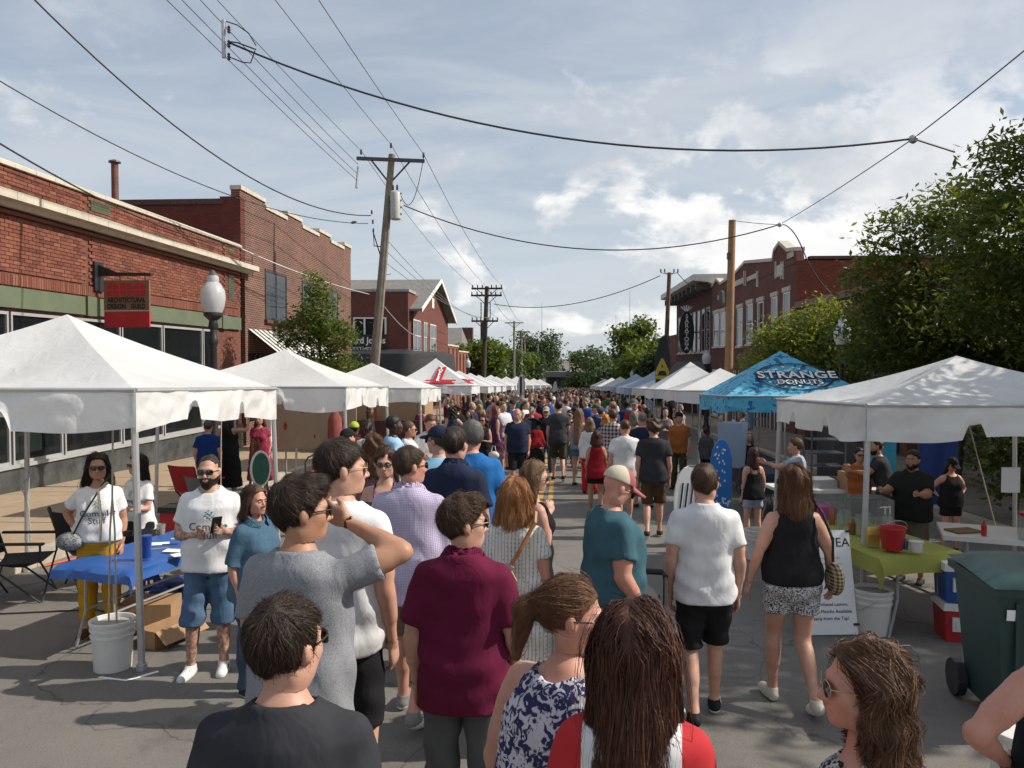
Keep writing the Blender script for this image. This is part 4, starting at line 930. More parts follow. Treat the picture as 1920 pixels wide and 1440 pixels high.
# stage trailer closing the street, cars beyond
ST = root('stage_trailer', (2, 150, gz(150)), 'grey flat-roofed stage trailer closing off the far end of the street', 'stage')
a, b = at_y(1022, 697, 150), at_y(1100, 697, 150); M_STG = mat('stage_grey', (.06, .062, .066), .7, .15, .6)
box('roof', (a.x, b.x, 149, 156, a.z - 1.0, a.z), mat('stage_roof_grey', (.13, .13, .135), .7, .1, .6), ST)
box('back_wall', (a.x + .2, b.x - .2, 152, 152.3, gz(150), a.z - 1.0), M_STG, ST)
for xx in (a.x + .1, b.x - .5): box('column', (xx, xx + .4, 149.2, 149.8, gz(150), a.z - 1.01), M_STG, ST)
box('deck', (a.x, b.x, 148.6, 156, gz(150), gz(150) + 1.3), M_STG, ST)
def far_car(x, y, col, lab):
    r_ = root('parked_car', (x, y, gz(y)), lab, 'car', 'cars on the road beyond the stage')
    MB().prism([(-.9, .3), (.9, .3), (.92, .85), (.72, .95), (.62, 1.42), (-.62, 1.42), (-.72, .95), (-.92, .85)], 'y', -2.1, 2.1).build('body', mat('car_paint_%s' % lab[:5].strip(), col, .35), r_)
    MB().box(-.58, .58, -2.112, -2.1, .96, 1.36).build('windscreen', GLASS, r_)
    for s_ in (-.78, .78):
        for yy in (-1.3, 1.3): MB().lathe([(.32, -.1), (.32, .1)], (0, 0, 0), 12).build('wheel', BLACK_METAL, r_).__setattr__('matrix_local', Matrix.Translation((s_, yy, .32)) @ Matrix.Rotation(R(90), 4, 'Y'))
far_car(1.6, 345, (.1, .02, .02), 'dark red car seen small on the far road'); far_car(-3.5, 360, (.5, .5, .5), 'silver car parked left on the far road'); far_car(5.5, 372, (.05, .05, .06), 'black car parked right on the far road')
# ------------------------------------------------------------------ tents
def vinyl(name, col, trans=.3, dirt=(.42, .38, .31, .35), rough=.42, wr=.3):
    m, nt, p = nodes_of(name); t = add(nt, 'ShaderNodeTexCoord'); v_ = t.outputs['Object']
    n = add(nt, 'ShaderNodeTexNoise', i_Scale=1.3, i_Detail=8, i_Roughness=.7); nt.links.new(v_, n.inputs['Vector'])
    r = add(nt, 'ShaderNodeMapRange'); nt.links.new(n.outputs[0], r.inputs[0]); r.inputs[1].default_value = .48; r.inputs[2].default_value = .8; r.inputs[4].default_value = dirt[3]
    mx = add(nt, 'ShaderNodeMix', data_type='RGBA'); nt.links.new(r.outputs[0], mx.inputs[0]); mx.inputs[6].default_value = rgba(col); mx.inputs[7].default_value = rgba(dirt)
    nt.links.new(mx.outputs[2], p.inputs['Base Color']); p.inputs['Roughness'].default_value = rough; p.inputs['Specular IOR Level'].default_value = .35
    w = add(nt, 'ShaderNodeTexNoise', i_Scale=5, i_Detail=4, i_Roughness=.55, i_Distortion=.6); nt.links.new(v_, w.inputs['Vector'])
    b = add(nt, 'ShaderNodeBump', i_Strength=wr, i_Distance=.05); nt.links.new(w.outputs[0], b.inputs['Height']); nt.links.new(b.outputs[0], p.inputs['Normal'])
    tr = add(nt, 'ShaderNodeBsdfTranslucent'); nt.links.new(mx.outputs[2], tr.inputs[0]); ms = add(nt, 'ShaderNodeMixShader'); ms.inputs[0].default_value = trans
    nt.links.new(p.outputs[0], ms.inputs[1]); nt.links.new(tr.outputs[0], ms.inputs[2]); nt.links.new(ms.outputs[0], nt.nodes['Material Output'].inputs[0])
    return m
M_VINYL = vinyl('white_vinyl', (.82, .82, .81), .36, (.55, .52, .46, .3)); M_VINYL2 = vinyl('cool_white_canopy', (.8, .81, .83), .38, (.6, .6, .6, .2), .6, .2)
M_VBLUE = vinyl('pale_blue_canopy', (.42, .52, .66), .35, (.35, .42, .5, .3), .6, .2)
M_ALU = mat('tent_pole_aluminium', (.5, .5, .5), .4, .1, 6, metal=.5, dirt=(.25, .23, .2, .5))
def tent(label, x0, x1, y0, y1, eave, apex, m=None, drop=.3, notch=True, res=14, seed=0, legs=True, group='white market tents', leg_r=.028, sag=.06, val_m=None):
    xc, yc_ = (x0 + x1) / 2, (y0 + y1) / 2; m = m or M_VINYL; rr = random.Random(seed + 300)
    r_ = root('market_tent', (xc, yc_, gz(yc_)), label, 'tent', group)
    C = [Vector((x0, y0, gz(y0) + eave)), Vector((x1, y0, gz(y0) + eave)), Vector((x1, y1, gz(y1) + eave)), Vector((x0, y1, gz(y1) + eave))]
    top = Vector((xc + rr.uniform(-.04, .04), yc_, gz(yc_) + apex)); ph = [rr.uniform(0, 6.28) for _ in range(9)]
    cv = MB(); cen = Vector((xc, yc_, 0))
    for i in range(4):
        A, B = C[i], C[(i + 1) % 4]; n = res; idx = {}; V = []; Fc = []
        outw = ((A + B) / 2 - cen); outw.z = 0; outw.normalize()
        for a in range(n + 1):
            for b in range(n + 1 - a):
                u_, w_ = a / n, b / n; c = 1 - u_ - w_; p = A * c + B * u_ + top * w_
                e = c * u_ * w_ * 27; edge = (1 - w_) * w_
                p = p + Vector((0, 0, -sag * e - sag * .9 * edge * 4 * (.35 + .65 * (1 - abs(c - u_)))))
                k = (1 - w_) * min(1, 6 * c) * min(1, 6 * u_)
                p += Vector((0, 0, .035 * k * mnoise.noise(Vector((c * 5 + seed, u_ * 5, i * 4.1))) + .02 * k * mnoise.noise(Vector((c * 12, u_ * 12 + seed, i * 2.7))))) * (1 if w_ > 0 else .0)
                idx[(a, b)] = len(V); V.append(p)
        for a in range(n):
            for b in range(n - a):
                Fc.append((idx[(a, b)], idx[(a + 1, b)], idx[(a, b + 1)]))
                if b < n - a - 1: Fc.append((idx[(a + 1, b)], idx[(a + 1, b + 1)], idx[(a, b + 1)]))
        cv.add(V, Fc)
        # valance of this side
        mcol = 96 if res > 10 else 16; rows = 9 if res > 10 else 4; V = []; Fc = []; L_ = (B - A).length
        for j in range(mcol + 1):
            t = j / mcol; s_ = t * L_
            dd = drop + .03 * math.sin(5 * t + ph[i]) + .02 * math.sin(13 * t + ph[i + 2])
            if notch:
                for c_ in (.30, .66):
                    q = abs(t - c_ - .02 * math.sin(ph[i])) * L_
                    if q < .09: dd -= .17 * (1 - (q / .09) ** 2) ** .5
            for k in range(rows + 1):
                w_ = k / rows; p = A.lerp(B, t); bul = .03 * w_ * math.sin(9 * t + ph[i + 3]) + .016 * w_ * math.sin(27 * t + ph[i]) + .025 * w_
                bul *= min(1, 8 * t) * min(1, 8 * (1 - t))
                if res > 10: cn = min(t, 1 - t) * L_; bul += (.03 * mnoise.noise(Vector((s_ * 2.3 + seed, w_ * .9 + i * 7, ph[i]))) + .022 * mnoise.noise(Vector((s_ * 6.5 + w_ * 1.5, w_ * 2.2 + seed, i * 3.3))) + .02 * math.exp(-cn * 2.5) * mnoise.noise(Vector((cn * 9, w_ * 5 + i, seed * 1.7)))) * min(1, 10 * w_) * min(1, 14 * cn)
                p = p + outw * (bul + .004) + Vector((0, 0, -dd * w_ + (.0 if w_ else -.001))); V.append(p)
        for j in range(mcol):
            for k in range(rows): a = j * (rows + 1) + k; Fc.append((a, a + 1, a + rows + 2, a + rows + 1))
        MB().add(V, Fc).build('valance', val_m or m, r_, True, True)
    o = cv.build('canopy', m, r_, True, True)
    if legs:
        for i, c in enumerate(C):
            inn = (Vector((xc, yc_, c.z)) - c) * .02; f = Vector((c.x + (c.x - xc) * .015, c.y, gz(c.y)))
            lg = MB().tube([f, c + inn + Vector((0, 0, -.03))], leg_r, 8).tube([f, f + Vector((0, 0, .05))], leg_r * 1.5, 8).build('leg', M_ALU, r_, True, True)
    MB().tube([C[0], C[1]], .02, 6).tube([C[1], C[2]], .02, 6).tube([C[2], C[3]], .02, 6).tube([C[3], C[0]], .02, 6).build('eave_frame', M_ALU, r_, True)
    return r_, C, top
L1, L1C, L1T = tent('nearest white vinyl tent on the left over the blue table', -6.33, -3.3, 5.95, 9.0, 2.2, 2.93, drop=.31, seed=1, res=22)
L2, L2C, _ = tent('second white tent on the left with its near valance drooping', -6.33, -3.3, 12.0, 15.0, 2.2, 2.86, drop=.34, seed=2)
L3, L3C, _ = tent('third white tent on the left, in front of the leaning pole', -6.33, -3.3, 18.6, 21.7, 2.15, 2.8, drop=.36, seed=3)
L4, L4C, L4T = tent('white peaked tent on the left with red pizza logo', -6.2, -3.2, 28.4, 31.4, 2.2, 3.25, M_VINYL2, .3, False, seed=4, sag=.1)
left_far = [(35, 2.9), (39.5, 2.85), (44, 2.8), (52, 2.9), (57, 2.85), (62, 2.9), (70, 3.0), (80, 2.9), (92, 3.0), (106, 3.0)]
words_ = ['fifth', 'sixth', 'seventh', 'eighth', 'ninth', 'tenth', 'eleventh', 'twelfth', 'thirteenth', 'fourteenth']
for i, (Y, ap) in enumerate(left_far):
    xs_ = -6.2 + (.0 if i < 5 else .4 * (i - 4)); tent('small white tent, %s from the front in the left row' % words_[i], xs_, xs_ + 3, Y, Y + 3, 2.15, ap, M_VINYL2 if i % 2 else M_VINYL, .28, False, 7, seed=10 + i, leg_r=.025)
R1T, R1C, R1A = tent('nearest white vinyl tent on the right over the drinks table', 2.86, 5.9, 7.55, 10.6, 2.06, 2.58, drop=.32, seed=31, res=22)
def blue_pattern():
    m, nt, p = nodes_of('printed_blue_canopy'); t = add(nt, 'ShaderNodeTexCoord'); v_ = t.outputs['Object']
    def mr(f, a, b, c=0.0, d=1.0):
        r = add(nt, 'ShaderNodeMapRange'); nt.links.new(f, r.inputs[0])
        for i, q in enumerate((a, b, c, d)): r.inputs[i + 1].default_value = q
        return r.outputs[0]
    def mx(f, a, b):
        n = add(nt, 'ShaderNodeMix', data_type='RGBA'); nt.links.new(f, n.inputs[0])
        for i, c in ((6, a), (7, b)):
            if isinstance(c, tuple): n.inputs[i].default_value = rgba(c)
            else: nt.links.new(c, n.inputs[i])
        return n.outputs[2]
    vo = add(nt, 'ShaderNodeTexVoronoi', i_Scale=2.3, distance='MANHATTAN'); nt.links.new(v_, vo.inputs['Vector'])
    base = mx(mr(vo.outputs['Distance'], .28, .30), (.1, .5, .76), (.15, .58, .82))
    v2 = add(nt, 'ShaderNodeTexVoronoi', i_Scale=4.2, distance='CHEBYCHEV', feature='F1'); nt.links.new(v_, v2.inputs['Vector'])
    n = add(nt, 'ShaderNodeTexNoise', i_Scale=7.5, i_Detail=1, i_Roughness=.4, i_Distortion=.8); nt.links.new(v_, n.inputs['Vector'])
    base = mx(mr(n.outputs[0], .60, .612, 0, .9), base, (.02, .13, .33)); base = mx(mr(v2.outputs['Distance'], .12, .13, .8, 0), base, (.015, .2, .5))
    nt.links.new(base, p.inputs['Base Color']); p.inputs['Roughness'].default_value = .7
    tr = add(nt, 'ShaderNodeBsdfTranslucent'); nt.links.new(base, tr.inputs[0]); ms = add(nt, 'ShaderNodeMixShader'); ms.inputs[0].default_value = .3
    nt.links.new(p.outputs[0], ms.inputs[1]); nt.links.new(tr.outputs[0], ms.inputs[2]); nt.links.new(ms.outputs[0], nt.nodes['Material Output'].inputs[0]); return m
M_BLUEP = blue_pattern()
R2T, R2C, R2A = tent('peaked blue printed tent with white cartoon lettering', 3.35, 6.35, 16.2, 19.2, 2.02, 3.0, M_BLUEP, .34, False, seed=32, sag=.02, group='peaked popup tents')
right_far = [(22.5, 2.75, 'white tent behind the blue printed tent'), (28.0, 3.1, 'white peaked tent, third from the front on the right'), (33.5, 2.75, 'white tent, fourth from the front on the right'), (38, 3.0, 'pale blue tent in the right row'), (43.5, 2.7, 'white tent just beyond the pale blue tent'), (49, 2.95, 'second pale blue tent in the right row'), (62, 2.9, 'small far white tent on the right'), (72, 2.9, 'smaller far white tent on the right'), (84, 2.9, 'farthest white tent on the right by the stage')]
for i, (Y, ap, lb) in enumerate(right_far):
    mm = (M_VINYL, M_VINYL2, M_VINYL, M_VBLUE, M_VINYL2, M_VBLUE, M_VINYL, M_VINYL, M_VINYL)[i]
    tent(lb, 3.3, 6.3, Y, Y + 3, 2.08, ap, mm, .32, i in (0, 2), 10 if i < 3 else 7, seed=40 + i, leg_r=.025)
# lettering printed on the tents
def on_face(A, B, top, obj, u_, v_, scale=1.0, lift=.012, rot=0.0):
    """lay a flat mesh on the canopy face A-B-top; u along the eave, v up the slope"""
    ex = (B - A).normalized(); mid = (A + B) / 2; up = (top - mid); L_ = up.length; up.normalize(); nn = ex.cross(up).normalized()
    M_ = Matrix((ex, up, nn)).transposed().to_4x4(); M_.translation = mid + ex * u_ + up * v_ + nn * lift
    obj.matrix_world = M_ @ Matrix.Rotation(rot, 4, 'Z') @ Matrix.Scale(scale, 4)
def child_world(o, r_):
    mw = o.matrix_world.copy(); o.parent = r_; o.matrix_parent_inverse = Matrix.Identity(4); o.matrix_basis = Matrix.Translation(-Vector(r_.location)) @ mw
M_NAVY = mat('navy_print', (.012, .022, .05), .7, .05, 3); M_WPR = mat('white_print', (.78, .78, .78), .7, .03, 3); M_RPR = mat('red_print', (.42, .015, .03), .7, .05, 3)
A, B = R2C[0], R2C[1]
ringo = MB()
for r0, r1 in ((.60, .645), (.18, .215)):
    n = 36; V = []; Fc = []
    for i in range(n + 1):
        a = 2 * math.pi * i / n; V += [(r0 * 1.25 * math.cos(a), r0 * .8 * math.sin(a), 0), (r1 * 1.25 * math.cos(a), r1 * .8 * math.sin(a), 0)]
    for i in range(n): Fc.append((2 * i, 2 * i + 1, 2 * i + 3, 2 * i + 2))
    ringo.add(V, Fc)
o = ringo.build('printed_ring', M_NAVY); on_face(A, B, R2A, o, .05, .72, lift=.012); child_world(o, R2T)
dts = MB(); q = random.Random(3)
for k in range(46):
    a = q.uniform(0, 6.28); rr_ = q.uniform(.28, .54); c = Vector((rr_ * 1.25 * math.cos(a), rr_ * .8 * math.sin(a), 0)); dts.add([c + Vector((.035 * math.cos(i * 1.047), .028 * math.sin(i * 1.047), 0)) for i in range(6)], [tuple(range(6))])
o = dts.build('printed_dots', M_WPR); on_face(A, B, R2A, o, .05, .72, lift=.014); o['kind'] = 'stuff'; child_world(o, R2T)
for mm, bold, lf in ((M_NAVY, .032, .018), (M_WPR, .008, .024)):
    t = text_mesh('lettering', 'STRANGE', .36, mm, None, .002, bold=bold, spacing=1.06); on_face(A, B, R2A, t, .10, .76, lift=lf); child_world(t, R2T)
    t = text_mesh('lettering', 'DONUTS', .22, mm, None, .002, bold=bold * .6, spacing=1.06); on_face(A, B, R2A, t, .10, .49, lift=lf); child_world(t, R2T)
A, B = L4C[0], L4C[1]
def flat_poly(name, pts, m): return link(name, new_mesh(name, [(a, b, 0) for a, b in pts], [tuple(range(len(pts)))], m))
o = flat_poly('red_block', [(-.42, -.62), (-.12, -.62), (.02, .45), (-.3, .45)], M_RPR); on_face(A, B, L4T, o, .45, .85, lift=-.05); child_world(o, L4)
o = flat_poly('red_foot', [(-.42, -.62), (.4, -.7), (.3, -.5), (-.12, -.42)], M_RPR); on_face(A, B, L4T, o, .45, .85, lift=-.048); child_world(o, L4)
for i, ch in enumerate('TOPPER'):
    t = text_mesh('lettering', ch, .2, M_WPR, None, .002, bold=.01); on_face(A, B, L4T, t, .45 - .17 - .012 * i, .85 + .33 - i * .155, lift=-.03); child_world(t, L4)
for i in range(3):
    o = flat_poly('red_stripe', [(-.6, 0), (1.3, 0), (1.2, .09), (-.5, .09)], M_RPR); on_face(A, B, L4T, o, .3, .04 + i * .17, lift=-.06); child_world(o, L4)
t = text_mesh('lettering', 'TOPPERS PIZZA', .3, M_NAVY, None, .002, bold=.01); on_face(L4C[1], L4C[2], L4T, t, .1, .42, lift=-.05); child_world(t, L4)

# ------------------------------------------------------------------ buckets, ropes, tables and what stands about
M_PLW = mat('white_plastic', (.62, .61, .57), .45, .06, 6, dirt=(.42, .37, .29, .45)); M_PLG = mat('green_cart_plastic', (.012, .046, .04), .42, .12, 4, dirt=(.03, .08, .065, .5))
M_ROPE = mat('hemp_rope', (.42, .36, .26), .9, .25, 60, bump=.6, bs=150); M_CARD = mat('cardboard', (.33, .2, .1), .85, .15, 4); M_CEMENT = mat('cement_fill', (.34, .31, .27), .95, .2, 12)
def bucket(x, y, lab, s=1.0, z=None, fill=True, m=None, tilt=0.0):
    r_ = root('bucket', (x, y, gz(y) if z is None else z), lab, 'bucket', 'weighted white buckets'); r_.rotation_euler = (tilt, 0, rng.uniform(0, 6))
    r_.scale = (s, s, s)
    MB().lathe([(.125, 0), (.13, .004), (.143, .25), (.152, .252), (.152, .268), (.145, .27), (.147, .30), (.156, .302), (.156, .318), (.149, .32), (.15, .345), (.16, .347), (.16, .368), (.152, .37), (.146, .366), (.142, .33)], (0, 0, 0), 28).build('pail', m or M_PLW, r_, False, True)
    if fill: MB().lathe([(.138, .328), (.139, .338), (.02, .342)], (0, 0, 0), 20).build('fill', M_CEMENT, r_)
    MB().tube([(.156 * math.cos(a), .156 * math.sin(a), .31 - .12 * math.sin(a)) for a in np.linspace(0, math.pi, 9)], .003, 5).build('handle', GALV, r_)
    return r_
def rope(pts, lab, r_=.0075):
    o = MB().tube(pts, r_, 6).build('rope', M_ROPE, None, False, True); return tag(o, lab, 'rope', 'tent ropes')
b1 = at_y(212, 1258, 5.98)
bucket(b1.x, 5.98, 'white weighted bucket roped to the front leg of the nearest left tent', 1.06)
for dx, n_ in ((-.03, 'left'), (.035, 'right')):
    rope([(b1.x + dx, 5.98, gz(6) + .36), (b1.x + dx * .6 + .01, 5.98, gz(6) + 1.1), (b1.x + .02, 5.97, gz(6) + 1.35), (b1.x + .03, 5.98, gz(6) + 2.0)], n_ + ' strand of pale rope rising from the bucket to the nearest left tent')
rope([(b1.x - .0, 5.95, gz(6) + 1.48), (b1.x - .07, 5.93, gz(6) + 1.42), (b1.x - .05, 5.93, gz(6) + 1.2), (b1.x - .06, 5.93, gz(6) + 1.02)], 'loose knotted rope end hanging above the bucket', .010)
lw = at_y(240, 1005, 5.97); MB().tube([Vector((lw.x, 5.97, lw.z)) + Vector((.032 * math.cos(a), .032 * math.sin(a), .0008 * a * 2)) for a in np.linspace(0, 25, 60)], .006, 5).build('leg_strap', M_CABLE, None).__setitem__('label', 'black strap wound round the nearest left tent leg')
bpy.data.objects['leg_strap']['category'] = 'strap'
g3 = at_y(8, 830, 9.0)
for z0_, z1_, dx in ((1.0, 1.2, .05),):
    rope([(L1C[3].x + .06, 8.95, gz(9) + .3), (L1C[3].x + .04, 8.95, gz(9) + .8), (L1C[3].x - .05, 8.95, gz(9) + 1.05), (L1C[3].x + .06, 8.95, gz(9) + 1.15), (L1C[3].x + .03, 8.95, gz(9) + 1.9)], 'rope knotted round the back left tent leg')
wm = MB().tube([(-3.52, 5.78, gz(5.8) + .004), (-3.28, 5.73, gz(5.8) + .005), (-3.13, 5.92, gz(5.9) + .004)], .018, 5).build('chalk_mark', M_WPR, None); wm.scale = (1, 1, .15); wm.location.z = gz(5.8) * (1 - .15) ; tag(wm, 'white paint mark at the foot of the nearest left tent leg', 'paint mark')
bk2 = at_y(305, 985, 9.1); bucket(L1C[2].x - .75, 9.15, 'white bucket behind the blue table under the left tent', 1.0)
rope([(L1C[2].x - .75, 9.15, gz(9) + .35), (L1C[2].x - .7, 9.1, gz(9) + 1.9)], 'rope rising from the bucket behind the blue table')
bucket(-5.0, 14.8, 'white bucket at a back leg of the second left tent', 1.0)
bucket(2.84, 7.3, 'tall white bucket behind the tea menu board', 1.1)
bb = at_y(1420, 1060, 10.3); bucket(bb.x, 10.3, 'white bucket beside the woman in patterned shorts, under the tent corner', 1.05)
bb = at_y(1885, 1440, 4.3); bucket(bb.x + .1, 4.3, 'white bucket in front of the green wheeled cart at the right edge', 1.15, fill=False)
bucket(4.3, 8.4, 'white bucket on the ground under the white folding table', .9)
rope([(5.6, 10.4, gz(10) + .3), (5.2, 10.45, gz(10) + 1.9)], 'rope beside the far right tent leg')

def folding_table(lab, cx, cy, w, d, rz, cloth=None, zt_=.74, group='folding tables', overhang=.12, cloth_lab=None):
    g = gz(cy); r_ = root('folding_table', (cx, cy, g), lab, 'table', group, rz)
    k_ = .03 if cloth else 0.0
    MB().box(-w / 2 + k_, w / 2 - k_, -d / 2 + k_, d / 2 - k_, zt_ - .045, zt_ - k_ * .2).build('table_top', M_PLW, r_)
    for s_ in (-1, 1):
        lx = s_ * (w / 2 - .22)
        MB().tube([(lx + s_ * .1, -d / 2 + .06, 0), (lx, -d / 2 + .08, .35), (lx, -d / 2 + .08, zt_ - .05)], .013, 7).build('leg', GALV, r_, False, True)
        MB().tube([(lx + s_ * .1, d / 2 - .06, 0), (lx, d / 2 - .08, .35), (lx, d / 2 - .08, zt_ - .05)], .013, 7).build('leg', GALV, r_, False, True)
        MB().tube([(lx, -d / 2 + .08, .36), (lx, d / 2 - .08, .36)], .011, 6).build('stretcher', GALV, r_)
    if cloth:
        n, k = 40, 24; V = []; Fc = []; oh = overhang
        for i in range(n + 1):
            for j in range(k + 1):
                x = -w / 2 - oh + (w + 2 * oh) * i / n; y = -d / 2 - oh + (d + 2 * oh) * j / k; ex = max(0, abs(x) - w / 2); ey = max(0, abs(y) - d / 2)
                dz = -(ex + ey) * .92; xx = min(max(x, -w / 2 - .012), w / 2 + .012); yy = min(max(y, -d / 2 - .012), d / 2 + .012)
                xx += math.copysign(ex * .25 + .012 * math.sin(14 * y), x) if ex else 0; yy += math.copysign(ey * .25 + .014 * math.sin(12 * x), y) if ey else 0
                V.append((xx, yy, zt_ + .006 + dz + .002 * math.sin(9 * x + 5 * y)))
        for i in range(n):
            for j in range(k): a = i * (k + 1) + j; Fc.append((a, a + k + 1, a + k + 2, a + 1))
        c = MB().add(V, Fc).build('tablecloth', cloth, None, False, True); c.location = (cx, cy, g); c.rotation_euler = (0, 0, rz); tag(c, cloth_lab, 'tablecloth')
    return r_
M_BLUEC = cloth_like = mat('royal_blue_plastic_cloth', (.018, .085, .30), .5, .12, 3, bump=.15, bs=6); M_GRNC = mat('lime_green_cloth', (.27, .27, .05), .8, .12, 4, bump=.2, bs=20)
folding_table('folding table under the nearest left tent covered in blue', -3.7, 7.0, .74, 1.5, R(-13), M_BLUEC, .74, overhang=.11, cloth_lab='royal blue cloth over the table beside the bearded man')
def at_z(px, py, z_):              # point on a line of sight at height z_ above the street
    d = cam_ray(px, py); t = (CAM_H - z_) / (SLOPE * d.y - d.z); return Vector((d.x * t, d.y * t, SLOPE * d.y * t + z_))
def stand_on(name, prof, px, py, z_, m, lab, cat, extra=None, n=18, group=None):
    p = at_z(px, py, z_); r_ = MB().lathe(prof, (0, 0, 0), n).build(name, m, None, False, True); r_.location = p; tag(r_, lab, cat, group)
    return r_
def cup_prof(r0, r1, h): return [(r0, 0), (r1, h), (r1 - .004, h), (r0 - .003, .01)]
tb = stand_on('tumbler', [(.036, 0), (.044, .17), (.046, .175), (.046, .195), (.04, .197)], 275, 1046, .752, mat('blue_tumbler_paint', (.012, .05, .27), .3, .05, 3, spec=.6), 'tall royal blue tumbler on the blue table', 'tumbler')
M_CLEAR = glass_mat('clear_plastic', (.6, .6, .58), .75); M_BEER = mat('amber_beer', (.45, .17, .02), .2, .1, 4)
c_ = stand_on('beer_cup', cup_prof(.034, .044, .115), 302, 1004, .752, M_CLEAR, 'clear plastic cup of amber beer on the blue table', 'cup'); MB().lathe([(.03, .012), (.036, .06), (.01, .061)], (0, 0, 0), 14).build('beer', M_BEER, c_)
for i, (px, py, nm) in enumerate(((318, 1022, 'black pen lying near the beer cup on the blue table'), (300, 1030, 'silver pen lying beside the tumbler on the blue table'), (335, 1010, 'white pen at the back of the blue table'))):
    p = at_z(px, py, .755); o = MB().tube([(-.07, 0, .006), (.07, .02, .006)], .005, 6).build('pen', (M_CABLE, GALV, M_PLW)[i]); o.location = p; o.rotation_euler = (0, 0, .3 * i); tag(o, nm, 'pen')
for i, (px, py, nm) in enumerate(((325, 1033, 'small white handout lying on the blue table'), (300, 1020, 'white sticker sheet behind the tumbler'), (340, 1040, 'crumpled clear wrapper at the corner of the blue table'))):
    p = at_z(px, py, .754); o = MB().obox((0, 0, .003), .16, .1, .004, .4 * i, 0.03, .02).build('paper_sheet', M_WPR); o.location = p; tag(o, nm, 'paper')
def carton(lab, px, py, w, d, h, rz, open_=True):
    p = at_z(px, py, 0); r_ = root('cardboard_box', p, lab, 'box', 'cardboard boxes', rz); t = .006
    mb = MB().box(-w / 2, w / 2, -d / 2, -d / 2 + t, 0, h).box(-w / 2, w / 2, d / 2 - t, d / 2, 0, h).box(-w / 2, -w / 2 + t, -d / 2 + t, d / 2 - t, 0, h).box(w / 2 - t, w / 2, -d / 2 + t, d / 2 - t, 0, h).box(-w / 2 + t, w / 2 - t, -d / 2 + t, d / 2 - t, 0, t)
    mb.build('carton', M_CARD, r_)
    if open_:
        for s_ in (-1, 1): MB().obox((s_ * (w / 2 + .06), 0, h - .05), .15, d * .98, .005, 0, 0, s_ * .7).build('flap', M_CARD, r_)
    else: MB().box(-w / 2, w / 2, -d / 2, d / 2, h, h + t).build('lid', M_CARD, r_)
carton('brown cardboard box below the blue table beside the bucket', 282, 1180, .46, .36, .27, .2, False); carton('long open cardboard box at the foot of the bearded man', 318, 1200, .2, .5, .16, -.35)
o = MB()
for i in range(7): o.obox((rng.uniform(-.16, .16), rng.uniform(-.12, .12), .1 + rng.uniform(0, .12)), .22, .2, .18, rng.uniform(0, 3), rng.uniform(-.4, .4), .2)
o = o.build('blue_tote_bag', mat('blue_nylon', (.02, .05, .2), .6, .2, 8), None, False, True); o.location = (-4.0, 7.6, gz(7.6)); md = o.modifiers.new('r', 'REMESH'); md.mode = 'SMOOTH'; md.octree_depth = 5; tag(o, 'slumped blue bag beneath the blue table', 'bag')

def camp_chair(lab, x, y, rz, m, frame=None, group='folding camp chairs'):
    fr = frame or BLACK_METAL; r_ = root('camp_chair', (x, y, gz(y) + (.14 if abs(x) > 6.4 else 0)), lab, 'chair', group, rz)
    W_ = .27; D_ = .24
    for a, b in (((-W_, -D_, 0), (W_, -D_, .42)), ((W_, -D_, 0), (-W_, -D_, .42)), ((-W_, D_, 0), (W_, D_, .42)), ((W_, D_, 0), (-W_, D_, .42)), ((-W_, -D_, 0), (-W_, D_, .42)), ((W_, -D_, 0), (W_, D_, .42))):
        MB().tube([a, b], .011, 6).build('leg', fr, r_)
    for s_ in (-1, 1):
        MB().tube([(s_ * W_, D_, .42), (s_ * W_ * 1.08, D_ + .14, .88)], .011, 6).build('back_post', fr, r_); MB().tube([(s_ * (W_ + .02), -D_, .42), (s_ * (W_ + .02), -D_, .62)], .011, 6).build('arm_post', fr, r_)
        MB().obox((s_ * (W_ + .03), .0, .63), .06, .56, .02, 0, .05).build('armrest', m, r_)
    n = 8; V = []; Fc = []
    for i in range(n + 1):
        for j in range(n + 1):
            x_ = -W_ + 2 * W_ * i / n; q = j / n; y_ = -D_ + q * 2 * D_; V.append((x_, y_, .42 - .09 * (1 - (x_ / W_) ** 2) * math.sin(math.pi * min(1, q * 1.2) * .8)))
    for i in range(n):
        for j in range(n): a = i * (n + 1) + j; Fc.append((a, a + n + 1, a + n + 2, a + 1))
    MB().add(V, Fc).build('seat', m, r_, False, True)
    V = []; Fc = []
    for i in range(n + 1):
        for j in range(3):
            x_ = -W_ * 1.05 + 2.1 * W_ * i / n; q = j / 2; V.append((x_, D_ + .02 + .13 * q + .07 * (1 - (x_ / W_) ** 2), .44 + .45 * q))
    for i in range(n):
        for j in range(2): a = i * 3 + j; Fc.append((a, a + 3, a + 4, a + 1))
    MB().add(V, Fc).build('backrest', m, r_, False, True); return r_
M_NBLK = mat('black_nylon', (.018, .018, .02), .7, .15, 10); M_NRED = mat('red_nylon', (.38, .012, .02), .7, .12, 6); M_NBLU = mat('blue_nylon_chair', (.015, .045, .19), .7, .12, 6); M_NGRY = mat('grey_nylon', (.13, .13, .135), .7, .12, 6)
camp_chair('black folding camp chair at the left edge in front of the kerb', -5.62, 7.9, 1.9, M_NBLK)
camp_chair('black camp chair with cup holder behind the woman in yellow trousers', -5.2, 8.5, 2.4, M_NBLK)
p = at_y(372, 900, 13.2); camp_chair('red folding camp chair near the kerb behind the bearded man', p.x, 13.2, 2.8, M_NRED)
p = at_y(408, 910, 11.6); camp_chair('grey folding camp chair just behind the bearded man', p.x, 11.6, 2.6, M_NGRY)
p = at_y(470, 930, 9.9); camp_chair('blue folding camp chair with small white emblem', p.x, 9.9, 3.6, M_NBLU)
